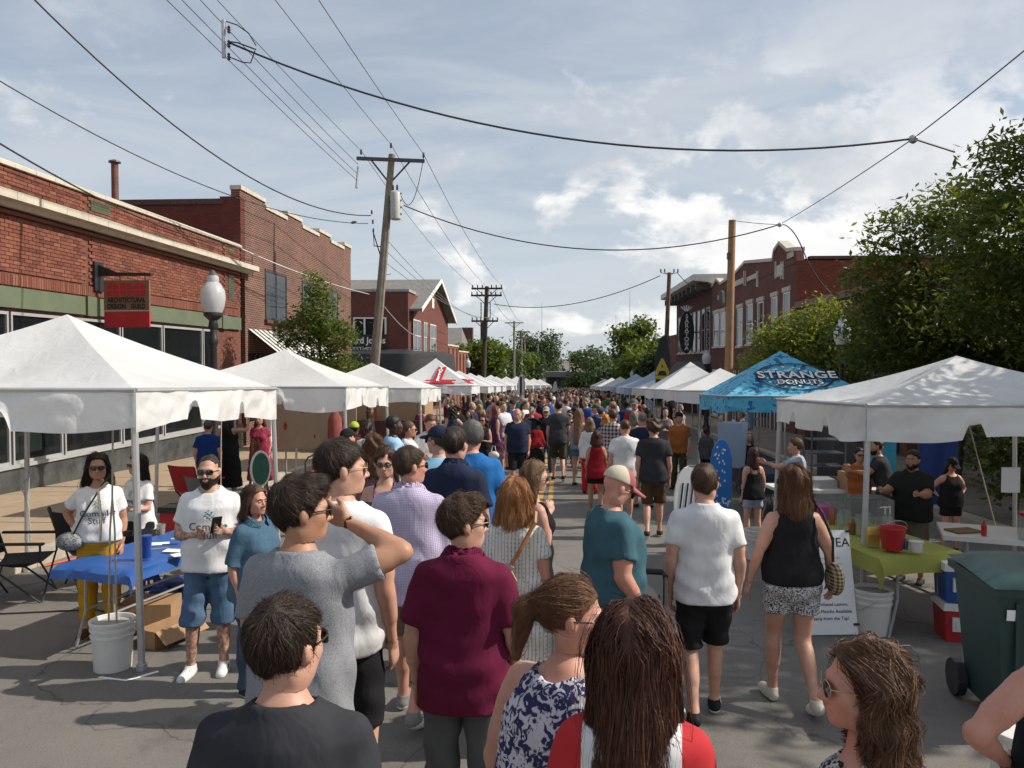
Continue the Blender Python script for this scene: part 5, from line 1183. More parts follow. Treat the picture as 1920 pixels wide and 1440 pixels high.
# red cooler bag, easel sign, poster board, red bundle, luggage cart
p = at_y(335, 955, 11.0); r_ = root('cooler_bag', (p.x, 11, gz(11)), 'red cooler with black lid behind the left tent table', 'cooler'); MB().box(-.2, .2, -.16, .16, 0, .42).build('body', M_NRED, r_); MB().box(-.22, .22, -.18, .18, .421, .5).build('lid', M_NBLK, r_)
p = at_y(482, 880, 14.0); r_ = root('round_easel_sign', (p.x, 14, gz(14)), 'oval green and white sign standing on a wooden easel', 'sign', None, .85)
M_GSIGN = mat('dark_green_sign', (.02, .1, .07), .5, .3, 9)
for s_ in (-.22, .22): MB().tube([(s_, -.1, 0), (s_ * .2, .05, 1.25)], .022, 6).build('easel_leg', M_BROWN, r_)
MB().tube([(0, .4, 0), (0, .05, 1.2)], .02, 6).build('easel_leg', M_BROWN, r_)
ov = lambda a_, b_, n=26: [(a_ * math.cos(i * 2 * math.pi / n), .72 + b_ * math.sin(i * 2 * math.pi / n)) for i in range(n)]
MB().prism(ov(.2, .33), 'y', -.14, -.11).build('sign_rim', WHITE_PAINT, r_); MB().prism(ov(.165, .29), 'y', -.15, -.141).build('sign_face', M_GSIGN, r_)
p = at_y(590, 800, 15.6); r_ = root('poster_board', (p.x, 15.6, gz(15.6)), 'tan poster board with red drawings at the back of the second left tent', 'poster'); pw = .85
MB().box(-pw, pw, 0, .03, .95, 1.95).build('board', mat('tan_board', (.36, .27, .19), .85, .1, 4), r_)
for s_ in (-.6, .6): MB().tube([(s_, .02, 0), (s_, .02, .96)], .02, 6).build('leg', GALV, r_)
for (a, b, c) in ((-.6, 1.4, .035), (-.25, 1.7, .02), (.2, 1.72, .022), (.55, 1.45, .04), (0, 1.2, .018)):
    MB().prism([(a + c * (1 + .3 * math.sin(3 * i)) * math.cos(i * .7), b + c * 2.6 * math.sin(i * .7)) for i in range(9)], 'y', -.006, -.001).build('red_drawing', mat('red_paint', (.3, .03, .03), .8, .3, 12), r_)
p = at_y(628, 790, 15.2); o = MB().lathe([(.1, 0), (.15, .3), (.14, .8), (.07, .95)], (0, 0, 0), 12).build('red_bundle', mat('faded_red_cloth', (.2, .05, .045), .85, .3, 8), None, False, True); o.location = (p.x, 15.2, gz(15.2) + .75); tag(o, 'red wrapped bundle beside the tan poster board', 'bundle')
p = at_y(598, 870, 12.6); r_ = root('luggage_cart', (p.x, 12.6, gz(12.6)), 'red box strapped on a black hand cart behind the dark-haired man', 'hand cart')
MB().box(-.1, .28, -.18, .18, .08, .85).build('red_box', M_NRED, r_)
for s_ in (-.2, .2): MB().tube([(-.16, s_, 0), (-.16, s_, 1.0), (-.12, s_ * .9, 1.08)], .014, 6).build('frame', BLACK_METAL, r_)
MB().tube([(-.12, -.18, 1.08), (-.12, .18, 1.08)], .014, 6).build('handle', BLACK_METAL, r_)
p = at_y(745, 800, 23.5); r_ = root('food_trailer', (p.x, 24, gz(24)), 'tan food trailer with dark counter behind the third left tent', 'trailer')
MB().box(-1.8, .75, 0, 1.6, 1.15, 2.05).build('body', mat('tan_panel', (.33, .22, .13), .7, .1, 1), r_); MB().box(-1.9, .9, -.3, 1.6, .35, 1.149).build('counter', mat('maroon_counter', (.07, .015, .018), .6), r_)
MB().box(-.95, -.75, -.02, -.001, 1.2, 2.3).build('orange_stripe', mat('orange_print', (.5, .08, .02), .7), r_)
for s_ in (-1.3, .4): MB().lathe([(.3, -.1), (.3, .1)], (0, 0, 0), 16).build('wheel', BLACK_METAL, r_).__setattr__('matrix_local', Matrix.Translation((s_, .2, .3)) @ Matrix.Rotation(R(90), 4, 'X'))

# ------------------------------------------------------------------ right foreground: drinks stall
folding_table('folding table with lime cloth under the nearest right tent', 3.02, 8.05, .85, 1.8, R(14), M_GRNC, .76, overhang=.16, cloth_lab='lime green cloth over the drinks table')
TZ = .772
M_REDP = mat('red_bucket_plastic', (.4, .012, .015), .4, .08, 5); M_GOLDB = mat('gold_foil_bag', (.55, .38, .1), .35, .25, 14, metal=.4); M_AMB = mat('amber_syrup', (.25, .09, .02), .15, .2, 6); M_BLUB = mat('blue_bottle', (.03, .14, .3), .3)
p = at_z(1673, 1029, TZ); r_ = root('red_bucket', p, 'red plastic bucket on the lime green cloth', 'bucket'); r_.location = p
MB().lathe([(.085, 0), (.115, .19), (.122, .192), (.12, .2), (.108, .198), (.1, .15)], (0, 0, 0), 22).build('pail', M_REDP, r_, False, True); MB().tube([(.118 * math.cos(a), .118 * math.sin(a), .18 - .1 * math.sin(a)) for a in np.linspace(math.pi, 2 * math.pi, 8)], .003, 5).build('handle', GALV, r_)
def pump_bottle(px, py, lab, m=M_PLW):
    p = at_z(px, py, TZ); r_ = root('pump_bottle', p, lab, 'bottle', 'bottles on the drinks table')
    MB().lathe([(.035, 0), (.037, .16), (.03, .19), (.013, .21), (.013, .235)], (0, 0, 0), 14).build('bottle', m, r_, False, True); MB().tube([(0, 0, .23), (0, 0, .3), (-.05, 0, .29)], .007, 6).build('pump', M_PLW, r_)
pump_bottle(1659, 1008, 'white pump bottle behind the red bucket, left one', M_CLEAR); pump_bottle(1668, 1008, 'white pump bottle behind the red bucket, right one', M_CLEAR)
for i, (px, py, hh_, rr_, m_, lb) in enumerate(((1598, 1000, .15, .035, M_AMB, 'amber syrup bottle at the tent leg on the drinks table'), (1575, 992, .2, .032, M_CLEAR, 'clear bottle left of the syrup on the drinks table'), (1612, 1003, .2, .04, M_CLEAR, 'stack of clear cups beside the amber syrup'), (1623, 1006, .24, .042, M_CLEAR, 'taller stack of clear cups near the gold bag'), (1698, 1030, .1, .022, M_BLUB, 'tiny blue bottle beside the red bucket'), (1585, 985, .16, .05, M_CLEAR, 'squat clear jar on the drinks table'), (1560, 985, .22, .03, M_AMB, 'thin amber bottle behind the woman in patterned shorts'))):
    stand_on('bottle' if 'bottle' in lb else 'cups', [(rr_, 0), (rr_ * 1.05, hh_ * .7), (rr_ * .5 if 'bottle' in lb else rr_ * 1.1, hh_ * .85), (rr_ * .4 if 'bottle' in lb else rr_ * 1.1, hh_)], px, py, TZ, m_, lb, 'bottle' if 'bottle' in lb else ('jar' if 'jar' in lb else 'cups'), None, 14, 'bottles on the drinks table')
p = at_z(1636, 1022, TZ); o = MB().add([(-.05, -.03, 0), (.05, -.03, 0), (.05, .03, 0), (-.05, .03, 0), (-.055, -.035, .1), (.055, -.035, .1), (.055, .035, .1), (-.055, .035, .1), (-.05, -.004, .17), (.05, -.004, .17), (.05, .004, .17), (-.05, .004, .17)], [(0, 1, 5, 4), (1, 2, 6, 5), (2, 3, 7, 6), (3, 0, 4, 7), (4, 5, 9, 8), (5, 6, 10, 9), (6, 7, 11, 10), (7, 4, 8, 11), (8, 9, 10, 11)]).build('foil_bag', M_GOLDB); o.location = p; tag(o, 'crinkled gold foil bag on the lime green cloth', 'bag')
p = at_z(1718, 1034, TZ); o = MB().lathe([(.045, 0), (.06, .09), (.064, .092), (.05, .085)], (0, 0, 0), 16).build('white_tub', M_PLW, None, False, True); o.location = p; tag(o, 'small white tub at the corner of the lime green cloth', 'tub')
p = at_z(1660, 975, .8); o = MB().box(-.35, .35, -.2, .2, 0, .24).build('clear_bin', M_CLEAR); o.location = (3.25, 8.9, gz(8.9) + TZ); tag(o, 'clear plastic bin in front of the man in dark shirt', 'bin')
o = MB().box(-.25, .25, -.15, .15, 0, .16).build('pink_bin', mat('magenta_plastic', (.4, .03, .2), .5), None); o.location = (2.75, 8.85, gz(8.9) + TZ); tag(o, 'magenta tray of goods at the back of the drinks table', 'tray')
# menu board
p = at_y(1563, 1195, 7.15); r_ = root('menu_board', (p.x - .02, 7.15, gz(7.15)), 'white handwritten tea menu board leaning against the drinks table', 'sign', None, R(6))
bd = MB().obox((0, .12, .46), .50, .02, .92, 0, R(-13)).build('board', M_WPR, r_)
for (sx, sz) in ((-.22, .9), (.24, .9), (.24, .1)): MB().obox((sx, .03 + (sz - .46) * .23 + .075, sz), .05, .015, .02, 0, R(-13)).build('clip', M_NBLK, r_)
def bt(txt, size, u_, v_, bold=0.0):
    t = text_mesh('handwriting', txt, size, M_INK, r_, .0006, bold=bold, align='CENTER'); t.rotation_euler = (R(90 - 13), 0, 0); t.location = (u_, .12 - .013 + (v_ - .46) * math.tan(R(13)), v_)
bt('ICED TEA', .115, 0, .80); sq = random.Random(4)
for v_ in (.67, .62, .57, .51):
    for u_ in (-.16, -.04, .09):
        pts = [(u_ + .011 * i, .12 - .013 + (v_ - .46) * math.tan(R(13)) - .001, v_ + sq.uniform(-.011, .011)) for i in range(sq.randint(6, 10))]; MB().tube(pts, .0016, 4).build('handwriting', M_INK, r_)
bt('Teas, Infused Lemon,', .042, 0, .27); bt('Mint, & Matcha Available', .042, 0, .21); bt('Nearly from the Tap!', .042, 0, .15)
# coolers
def cooler(lab, px, py, z_, m, Y=None):
    p = at_z(px, py, 0) ; r_ = root('ice_cooler', (3.62, 7.2, gz(7.2) + z_ * .86), lab, 'cooler', 'stacked ice coolers', R(-8)); r_.scale = (.86, .86, .86)
    MB().prism([(-.25, 0), (.25, 0), (.27, .32), (-.27, .32)], 'y', -.19, .19).build('body', m, r_); MB().prism([(-.285, .325), (.285, .325), (.275, .4), (-.275, .4)], 'y', -.205, .205).build('lid', M_PLW, r_)
    MB().box(-.2, -.1, -.215, -.19, .12, .26).box(-.17, -.13, -.222, -.216, .15, .23).build('handle', M_PLW, r_)
    MB().lathe([(.02, -.01), (.02, .01)], (-.02, -.2, .05), 8).build('drain_plug', M_PLW, r_)
cooler('red ice cooler with white lid beneath the blue one', 1770, 1200, 0, mat('red_cooler_plastic', (.36, .012, .02), .4, .06, 4)); cooler('blue ice cooler with white lid stacked on the red one', 1770, 1200, .405, mat('blue_cooler_plastic', (.01, .055, .24), .4, .06, 4))
# green wheeled cart
p = at_z(1800, 1075, 1.05)
CT = root('wheeled_trash_cart', (3.13, 5.45, gz(5.45)), 'dark green wheeled trash cart with white printed label at the right', 'trash cart', None, R(-6))
MB().add([(-.25, -.27, .08), (.25, -.27, .08), (.25, .3, .08), (-.25, .3, .08), (-.315, -.33, .93), (.315, -.33, .93), (.315, .4, .93), (-.315, .4, .93)], [(0, 3, 2, 1), (4, 5, 6, 7), (0, 1, 5, 4), (1, 2, 6, 5), (2, 3, 7, 6), (3, 0, 4, 7)]).build('bin_body', M_PLG, CT)
MB().prism([(-.345, .92), (.345, .92), (.345, .975), (-.345, .975)], 'y', -.36, .43).build('rim', M_PLG, CT)
V = []; Fc = []
for i in range(9):
    for j in range(9):
        x = -.36 + .72 * i / 8; y = -.39 + .80 * j / 8; ed = min(i, 8 - i, j, 8 - j); V.append((x, y, .978 + (.0 if ed == 0 else .035 + .03 * (1 - (x / .36) ** 2)) + .03 * j / 8))
for i in range(8):
    for j in range(8): a = i * 9 + j; Fc.append((a, a + 9, a + 10, a + 1))
MB().add(V, Fc).build('lid', M_PLG, CT, False, True)
MB().tube([(-.25, .47, .96), (.25, .47, .96)], .02, 8).build('handle_bar', M_PLG, CT)
for s_ in (-.3, .3): MB().lathe([(.13, -.03), (.13, .03)], (0, 0, 0), 16).build('wheel', BLACK_METAL, CT).__setattr__('matrix_local', Matrix.Translation((s_, .36, .13)) @ Matrix.Rotation(R(90), 4, 'Y'))
for s_ in (-.2, .2): MB().box(s_ - .012, s_ + .012, -.345, -.32, .3, .88).build('rib', M_PLG, CT)
MB().tube([(-.02, -.05, 1.065), (.05, -.05, 1.075), (.12, -.05, 1.065)], .012, 6).build('lid_grip', M_PLG, CT)
lb_ = MB().obox((.12, -.312, .62), .22, .004, .2, 0, R(4)).build('label_plate', mat('pale_label', (.45, .55, .55), .6), CT)
MB().obox((.12, -.3155, .62), .03, .003, .15, 0, R(4)).obox((.12, -.3158, .65), .12, .003, .02, 0, R(4)).obox((.12, -.3158, .6), .09, .003, .02, 0, R(4)).obox((.12, -.3158, .56), .18, .003, .012, 0, R(4)).build('label_emblem', M_PLG, CT)
MB().obox((-.24, -.337, .8), .05, .003, .07, 0, R(4)).build('label_plate', M_WPR, CT)
# white folding table with jar, shaded by the tent
folding_table('white folding table at the right edge under the tent', 4.55, 8.3, 1.2, .75, R(-20), None, .74)
p = Vector((4.6, 8.0, gz(8.0) + .741)); r_ = root('beverage_jar', p, 'clear jar with red lid on the white folding table', 'jar'); MB().lathe([(.09, 0), (.1, .05), (.1, .2), (.08, .23)], (0, 0, 0), 16).build('jar', M_CLEAR, r_, False, True); MB().lathe([(.085, .231), (.09, .26), (.02, .28)], (0, 0, 0), 14).build('lid', M_REDP, r_)
o = MB().lathe([(.025, 0), (.027, .1), (.01, .12), (.01, .15)], (0, 0, 0), 10).build('sanitiser_bottle', M_REDP); o.location = (4.25, 8.15, gz(8.1) + .741); tag(o, 'small red pump bottle on the white folding table', 'bottle')
o = MB().obox((0, 0, .01), .3, .2, .02, .3).build('cutting_board', M_BROWN); o.location = (4.15, 8.35, gz(8.3) + .741); tag(o, 'brown wooden board on the white folding table', 'board')
o = MB().obox((0, 0, 0), .2, .004, .28).build('price_sheet', M_WPR); o.location = at_y(1895, 900, 9.0); tag(o, 'white paper sheet taped by the far right tent leg', 'paper')
p = at_y(1545, 850, 12.5); r_ = root('wire_rack', (p.x, 12.5, gz(12.5)), 'tall dark wire shelving rack behind the drinks stall', 'rack')
for (a, b) in ((-.25, -.2), (.25, -.2), (-.25, .2), (.25, .2)): MB().tube([(a, b, 0), (a, b, 1.9)], .014, 6).build('post', DARK_GREY, r_)
for k in range(9): MB().box(-.25, .25, -.2, .2, .2 + k * .2, .215 + k * .2).build('shelf', DARK_GREY, r_)
folding_table('folding table with trays behind the drinks stall', 3.9, 11.8, 1.6, .7, .1, None, .76)
o = MB().box(-.3, .3, -.2, .2, 0, .12).build('metal_tray', GALV); o.location = (3.7, 11.8, gz(11.8) + .761); tag(o, 'steel tray on the table behind the drinks stall', 'tray')
# under the blue tent
M_DKC = mat('dark_navy_cloth', (.012, .016, .03), .8, .15, 3)
folding_table('folding table with dark cloth under the blue tent', 4.0, 17.2, .8, 2.4, 0, M_DKC, .76, overhang=.3, cloth_lab='dark navy cloth on the table under the blue tent')
for i in range(8):
    x_, y_ = 3.75 + .15 * (i % 2), 16.3 + i * .24; o = MB().lathe(cup_prof(.035, .045, .13), (0, 0, 0), 12).build('paper_cup', M_PLW if i % 3 else M_BROWN, None, False, True); o.location = (x_, y_, gz(y_) + .772); tag(o, '%s paper cup in the row on the table under the blue tent' % ['nearest', 'second', 'third', 'fourth', 'fifth', 'sixth', 'seventh', 'farthest'][i], 'cup', 'paper cups under the blue tent')
p = at_y(1352, 880, 12.9); r_ = root('dotted_blue_panel', (p.x, 12.9, gz(12.9)), 'tall blue cut-out panel with white dots standing before the blue tent', 'sign')
M_BP = mat('bright_blue_panel', (.015, .16, .5), .5, .1, 3)
MB().prism([(.2 * math.cos(a) if abs(math.cos(a)) < .8 else .17 * math.copysign(1, math.cos(a)), .75 + .62 * math.sin(a)) for a in np.linspace(0, 2 * math.pi, 25)[:-1]], 'y', -.02, .02).build('panel', M_BP, r_)
d_ = MB(); q = random.Random(9)
for k in range(42):
    x_, z_ = q.uniform(-.14, .14), q.uniform(.25, 1.25); d_.add([(x_ + .014 * math.cos(i * 1.047), -.0215, z_ + .02 * math.sin(i * 1.047)) for i in range(6)], [tuple(range(6))])
d_.build('dots', M_WPR, r_)['kind'] = 'stuff'; MB().box(-.05, .05, -.02, .02, 0, .2).build('foot', M_NBLK, r_)
p = at_y(1290, 920, 11.0); r_ = root('striped_board', (p.x, 11.0, gz(11)), 'white oval board with black stripes leaning behind the man in white', 'board', None, .2)
ovp = [(.2 * math.cos(i * math.pi / 12), .62 + .5 * math.sin(i * math.pi / 12)) for i in range(24)]
MB().prism(ovp, 'y', -.02, .02).build('board', M_WPR, r_)
for k in range(4): MB().obox((-.12 + .075 * k, -.023, .55 + .02 * k), .022, .004, .7 - .05 * k, 0, 0, .12).build('stripe', M_NBLK, r_)
MB().tube([(0, .02, 0), (0, .15, .3), (0, .02, .6)], .015, 6).build('stand', BLACK_METAL, r_)
# A-frame price board under the white tent
p = at_y(1300, 870, 18.5); r_ = root('a_frame_board', (p.x, 14.5, gz(14.5)), 'white A-frame price board standing on a table beside the blue tent', 'sign', None, -.5)
MB().obox((0, 0, 1.15), .45, .015, .85, 0, .22).build('board', M_VBLUE, r_); MB().obox((0, .2, 1.15), .45, .015, .85, 0, -.22).build('board', M_VBLUE, r_)
folding_table('dark clothed table under the second white tent on the right', 3.7, 14.3, .8, 1.6, 0, M_DKC, .76, overhang=.35, cloth_lab='black cloth on the table beside the blue tent')
# feather banners
def feather(lab, px, py, Y, h_, m, txt=None, tm=None, lean=0.0):
    p = at_y(px, py, Y); r_ = root('feather_banner', (p.x, Y, gz(Y)), lab, 'banner', 'feather banners'); zt_ = p.z - gz(Y)
    MB().tube([(0, 0, 0), (0, 0, zt_ * .8), (-.12, 0, zt_)], .025, 6).build('pole', BLACK_METAL, r_)
    w = h_ * .2; MB().prism([(-.02, zt_ - h_), (-.02 - w, zt_ - h_ + .1), (-.02 - w * 1.1, zt_ - h_ * .35), (-.02 - w * .7, zt_ - .12), (-.1, zt_), (-.02, zt_ - .2)], 'y', -.008, .008).build('flag', m, r_)
    if txt:
        for i, ch in enumerate(txt):
            t = text_mesh('lettering', ch, h_ * .34, tm, r_, .002, bold=.03); t.rotation_euler = (R(90), 0, 0); t.location = (-.02 - w * .52, -.014, zt_ - h_ * (.24 + .26 * i))
    return r_
M_BANB = mat('black_banner', (.014, .015, .02), .7); M_BANY = mat('yellow_print', (.4, .32, .03), .7); M_BANW = mat('pale_banner', (.6, .6, .52), .7)
feather('black feather banner with large yellow letters on the right', 1256, 628, 34, 2.8, M_BANB, ' AT', M_BANY)
feather('pale feather banner with dark letters in the far left row of tents', 984, 700, 46, 2.0, M_BANW, 'III', M_NAVY); feather('small pale feather banner in front of the stage', 1045, 714, 70, 1.9, M_BANW)
# pushchair beside the man in teal
p = at_y(1160, 1080, 5.2)
SR = root('pushchair', (p.x + .02, 4.75, gz(4.75)), 'black pushchair in front of the man in teal shirt', 'pushchair', None, R(172))
for s_ in (-.22, .22):
    MB().tube([(s_, -.45, .98), (s_, -.3, .75), (s_, .35, .15)], .016, 7).build('frame', BLACK_METAL, SR); MB().tube([(s_, -.4, .12), (s_, .05, .55)], .014, 6).build('frame', BLACK_METAL, SR)
MB().tube([(-.22, -.45, .98), (-.2, -.5, 1.0), (.2, -.5, 1.0), (.22, -.45, .98)], .02, 8).build('handle', M_NBLK, SR)
for (sx, sy) in ((-.24, .38), (.24, .38), (-.24, -.42), (.24, -.42)): MB().lathe([(.11, -.02), (.11, .02)], (0, 0, 0), 14).build('wheel', BLACK_METAL, SR).__setattr__('matrix_local', Matrix.Translation((sx, sy, .11)) @ Matrix.Rotation(R(90), 4, 'Y'))
MB().prism([(-.2, .4), (.25, .35), (.3, .42), (-.12, .5), (-.32, .9), (-.38, .88)], 'x', -.19, .19).build('seat', M_NBLK, SR)
V = []; Fc = []
for i in range(9):
    for j in range(5):
        a = math.pi * i / 8; b = -.2 + .9 * j / 4; V.append((.22 * math.cos(a), -.25 + .3 * math.sin(b), .62 + .34 * math.sin(a) * .8 + .12 * math.cos(b)))
for i in range(8):
    for j in range(4): a = i * 5 + j; Fc.append((a, a + 5, a + 6, a + 1))
MB().add(V, Fc).build('hood', M_NBLK, SR, False, True)
# tree pit and cable on the left kerb
o = MB().tube([(-6.3, 9.2, gz(9.2) + .02), (-6.1, 9.9, gz(9.9) + .015), (-6.25, 11, gz(11) + .015), (-6.1, 12.5, gz(12.5) + .015)], .012, 6).build('orange_cable', mat('orange_cord', (.6, .1, .02), .6), None, False, True); tag(o, 'orange extension cord along the left kerb', 'cord')
o = MB().tube([(-6.6, 7.4, gz(7.4) + .01), (-5.4, 7.3, gz(7.3) + .01), (-4.6, 7.5, gz(7.5) + .01), (-4.0, 7.2, gz(7.2) + .01)], .008, 6).build('black_cable', M_CABLE, None, False, True); tag(o, 'thin black power cord across the road under the left tent', 'cord')
# shrubs, banners and boxes added to darken the shade behind the right tent
for i, (x_, y_, lb) in enumerate(((7.0, 12.6, 'dark leafy shrub behind the wire rack on the right pavement'), (7.2, 8.6, 'dark leafy shrub at the right edge behind the white folding table'), (7.6, 11.2, 'middle dark shrub behind the drinks stall'))):
    tree('potted_shrub', (x_, y_, gz(y_) + .14), [(0, 0, .8, .5, .5, .5), (.3, .1, 1.4, .5, .5, .5), (-.3, 0, 1.3, .45, .45, .5), (0, .1, 1.9, .4, .4, .4)], 2600, .12, M_LEAF_D, 95 + i, lb, 'shrubs behind the drinks stall', .03, 'shrub')
for i, (px, py, Y, w_, h_, m_, lb) in enumerate(((1650, 800, 12.9, .5, 1.5, M_TURQ, 'turquoise printed banner hanging behind the drinks stall'), (1760, 815, 12.2, .55, 1.2, M_NBLU, 'dark blue banner hanging right of the turquoise one'), (1570, 815, 13.2, .6, 1.9, DARK_GREY, 'tall grey cloth panel behind the wire rack'))):
    p = at_y(px, py, Y); r_ = root('hanging_banner', (p.x, Y, gz(Y) + .14), lb, 'banner', 'banners behind the drinks stall'); zt_ = p.z - gz(Y)
    V = []; Fc = []
    for a in range(9):
        for k in range(6): V.append((-w_ / 2 + w_ * a / 8, .02 * math.sin(a * 1.3 + k * .5), zt_ - h_ * k / 5))
    for a in range(8):
        for k in range(5): e = a * 6 + k; Fc.append((e, e + 1, e + 7, e + 6))
    MB().add(V, Fc).build('cloth', m_, r_, False, True)
    for s_ in (-1, 1): MB().tube([(s_ * w_ / 2, .03, 0), (s_ * w_ / 2, .03, zt_)], .014, 6).build('post', DARK_GREY, r_)
for i, (x_, y_, m_, lb) in enumerate(((4.6, 11.9, M_NBLK, 'black crate on the table with trays'), (4.2, 11.6, M_CARD, 'small cardboard box on the table with trays'), (3.45, 9.15, M_NBLK, 'black crate at the back of the drinks table'), (5.0, 8.5, M_CARD, 'cardboard box on the white folding table'))):
    o = MB().box(-.16, .16, -.11, .11, 0, .2 + .05 * (i % 2)).build('stall_crate', m_); zz = {0: .761, 1: .761, 2: .771, 3: .741}[i]; o.location = (x_, y_, gz(y_) + zz); o.rotation_euler = (0, 0, .3 * i); tag(o, lb, 'crate')
# potted shrub by the right shop
tree('potted_shrub', (7.4, 9.8, gz(9.8) + .14), [(0, 0, .9, .5, .5, .5), (.3, .1, 1.3, .4, .4, .4), (-.3, 0, 1.2, .4, .4, .4)], 1600, .12, M_LEAF_D, 91, 'dark leafy shrub in the shade behind the right tent', None, .03, 'shrub')
# ------------------------------------------------------------------ people: bodies grown from smooth fields
def A3(*v): return np.array(v, float)
class Field:
    """signed field on a grid; parts are blended in locally"""
    def __init__(s, lo, hi, h):
        s.h = h; s.lo = np.array(lo, float); s.n = np.maximum(2, np.ceil((np.array(hi, float) - s.lo) / h).astype(int) + 1)
        s.D = np.full(s.n, 0.5)
        s.ax = [s.lo[i] + h * np.arange(s.n[i]) for i in range(3)]
    def sub(s, lo, hi):
        i0 = np.clip(np.floor((np.array(lo) - s.lo) / s.h).astype(int), 0, s.n); i1 = np.clip(np.ceil((np.array(hi) - s.lo) / s.h).astype(int) + 1, 0, s.n)
        if np.any(i1 <= i0): return None, None
        sl_ = tuple(slice(a, b) for a, b in zip(i0, i1))
        X, Y, Z = np.meshgrid(s.ax[0][sl_[0]], s.ax[1][sl_[1]], s.ax[2][sl_[2]], indexing='ij')
        return sl_, (X, Y, Z)
    def blend(s, sl_, d, k):
        a = s.D[sl_]
        if k <= 0: s.D[sl_] = np.minimum(a, d); return
        h = np.clip(.5 + .5 * (a - d) / k, 0, 1); s.D[sl_] = a + (d - a) * h - k * h * (1 - h)
    def cone(s, a, b, r1, r2, k=.02, flat=None):
        a = np.asarray(a, float); b = np.asarray(b, float); m = max(r1, r2) * (1.2 if flat is None else 1.2 * max(1, flat[1])) + k * 1.5
        sl_, g = s.sub(np.minimum(a, b) - m, np.maximum(a, b) + m)
        if sl_ is None: return
        ba = b - a; X, Y, Z = g[0] - a[0], g[1] - a[1], g[2] - a[2]
        t = np.clip((X * ba[0] + Y * ba[1] + Z * ba[2]) / (ba @ ba + 1e-12), 0, 1)
        X = X - ba[0] * t; Y = Y - ba[1] * t; Z = Z - ba[2] * t
        if flat is not None:                      # squeeze along a direction
            ax_, q = np.asarray(flat[0], float), flat[1]; dd = X * ax_[0] + Y * ax_[1] + Z * ax_[2]
            X = X + ax_[0] * dd * (1 / q - 1); Y = Y + ax_[1] * dd * (1 / q - 1); Z = Z + ax_[2] * dd * (1 / q - 1)
        s.blend(sl_, np.sqrt(X * X + Y * Y + Z * Z) - (r1 + (r2 - r1) * t), k)
    def ell(s, c, r, k=.015, M=None, sub=False):
        c = np.asarray(c, float); r = np.asarray(r, float); m = r.max() + k * 1.5 + .01
        sl_, g = s.sub(c - m, c + m)
        if sl_ is None: return
        X, Y, Z = g[0] - c[0], g[1] - c[1], g[2] - c[2]
        if M is not None: X, Y, Z = (M[0, i] * X + M[1, i] * Y + M[2, i] * Z for i in range(3))
        k0 = np.sqrt((X / r[0]) ** 2 + (Y / r[1]) ** 2 + (Z / r[2]) ** 2); k1 = np.sqrt((X / r[0] ** 2) ** 2 + (Y / r[1] ** 2) ** 2 + (Z / r[2] ** 2) ** 2) + 1e-9
        d = k0 * (k0 - 1) / k1
        if sub:
            a = s.D[sl_]; d = -d; h = np.clip(.5 - .5 * (a - d) / max(k, 1e-6), 0, 1); s.D[sl_] = a + (d - a) * h + k * h * (1 - h)
        else: s.blend(sl_, d, k)
    def loft(s, tab, k=.03, p=2.3, off=0.0, lean=0.0, zp=.95):
        """stack of superellipses: rows (z, half width, half depth, centre y)"""
        T = np.array(tab, float); z0, z1 = T[0, 0], T[-1, 0]; mx = T[:, 1:3].max() + off + .05 + abs(lean) * .7
        sl_, g = s.sub((-mx, -mx - .05, z0 - .04), (mx, mx + .05, z1 + .04))
        if sl_ is None: return
        X, Y, Z = g; zz = s.ax[2][sl_[2]]
        wx = np.interp(zz, T[:, 0], T[:, 1]) + off; wy = np.interp(zz, T[:, 0], T[:, 2]) + off; cy = np.interp(zz, T[:, 0], T[:, 3]) + lean * np.maximum(0, zz - zp)
        q = (np.abs(X) / wx) ** p + (np.abs(Y - cy) / wy) ** p
        d = (q ** (1 / p) - 1) * np.minimum(wx, wy)
        d = np.maximum(d, np.maximum(z0 - Z, Z - z1)); s.blend(sl_, d, k)
    def warp(s, fn):
        X, Y, Z = np.meshgrid(*s.ax, indexing='ij'); s.D = fn(s.D, X, Y, Z)
    def mesh(s):
        D = s.D; neg = D < 0; nx, ny, nz = D.shape
        cnt = np.zeros((nx - 1, ny - 1, nz - 1), np.int8)
        for i in (0, 1):
            for j in (0, 1):
                for k in (0, 1): cnt += neg[i:nx - 1 + i, j:ny - 1 + j, k:nz - 1 + k]
        I = np.argwhere((cnt > 0) & (cnt < 8))
        if len(I) == 0: return np.zeros((0, 3)), np.zeros((0, 4), int)
        cor = np.array([(i, j, k) for i in (0, 1) for j in (0, 1) for k in (0, 1)])
        val = np.stack([D[I[:, 0] + c[0], I[:, 1] + c[1], I[:, 2] + c[2]] for c in cor], 1)
        acc = np.zeros((len(I), 3)); num = np.zeros(len(I))
        for a in range(8):
            for b in range(a + 1, 8):
                if np.abs(cor[a] - cor[b]).sum() != 1: continue
                fa, fb = val[:, a], val[:, b]; m = (fa < 0) != (fb < 0)
                t = np.where(m, fa / np.where(m, fa - fb, 1), 0)
                acc += np.where(m[:, None], cor[a] + (cor[b] - cor[a]) * t[:, None], 0); num += m
        V = s.lo + (I + acc / num[:, None]) * s.h
        ids = np.full((nx - 1, ny - 1, nz - 1), -1, int); ids[tuple(I.T)] = np.arange(len(I))
        Q = []
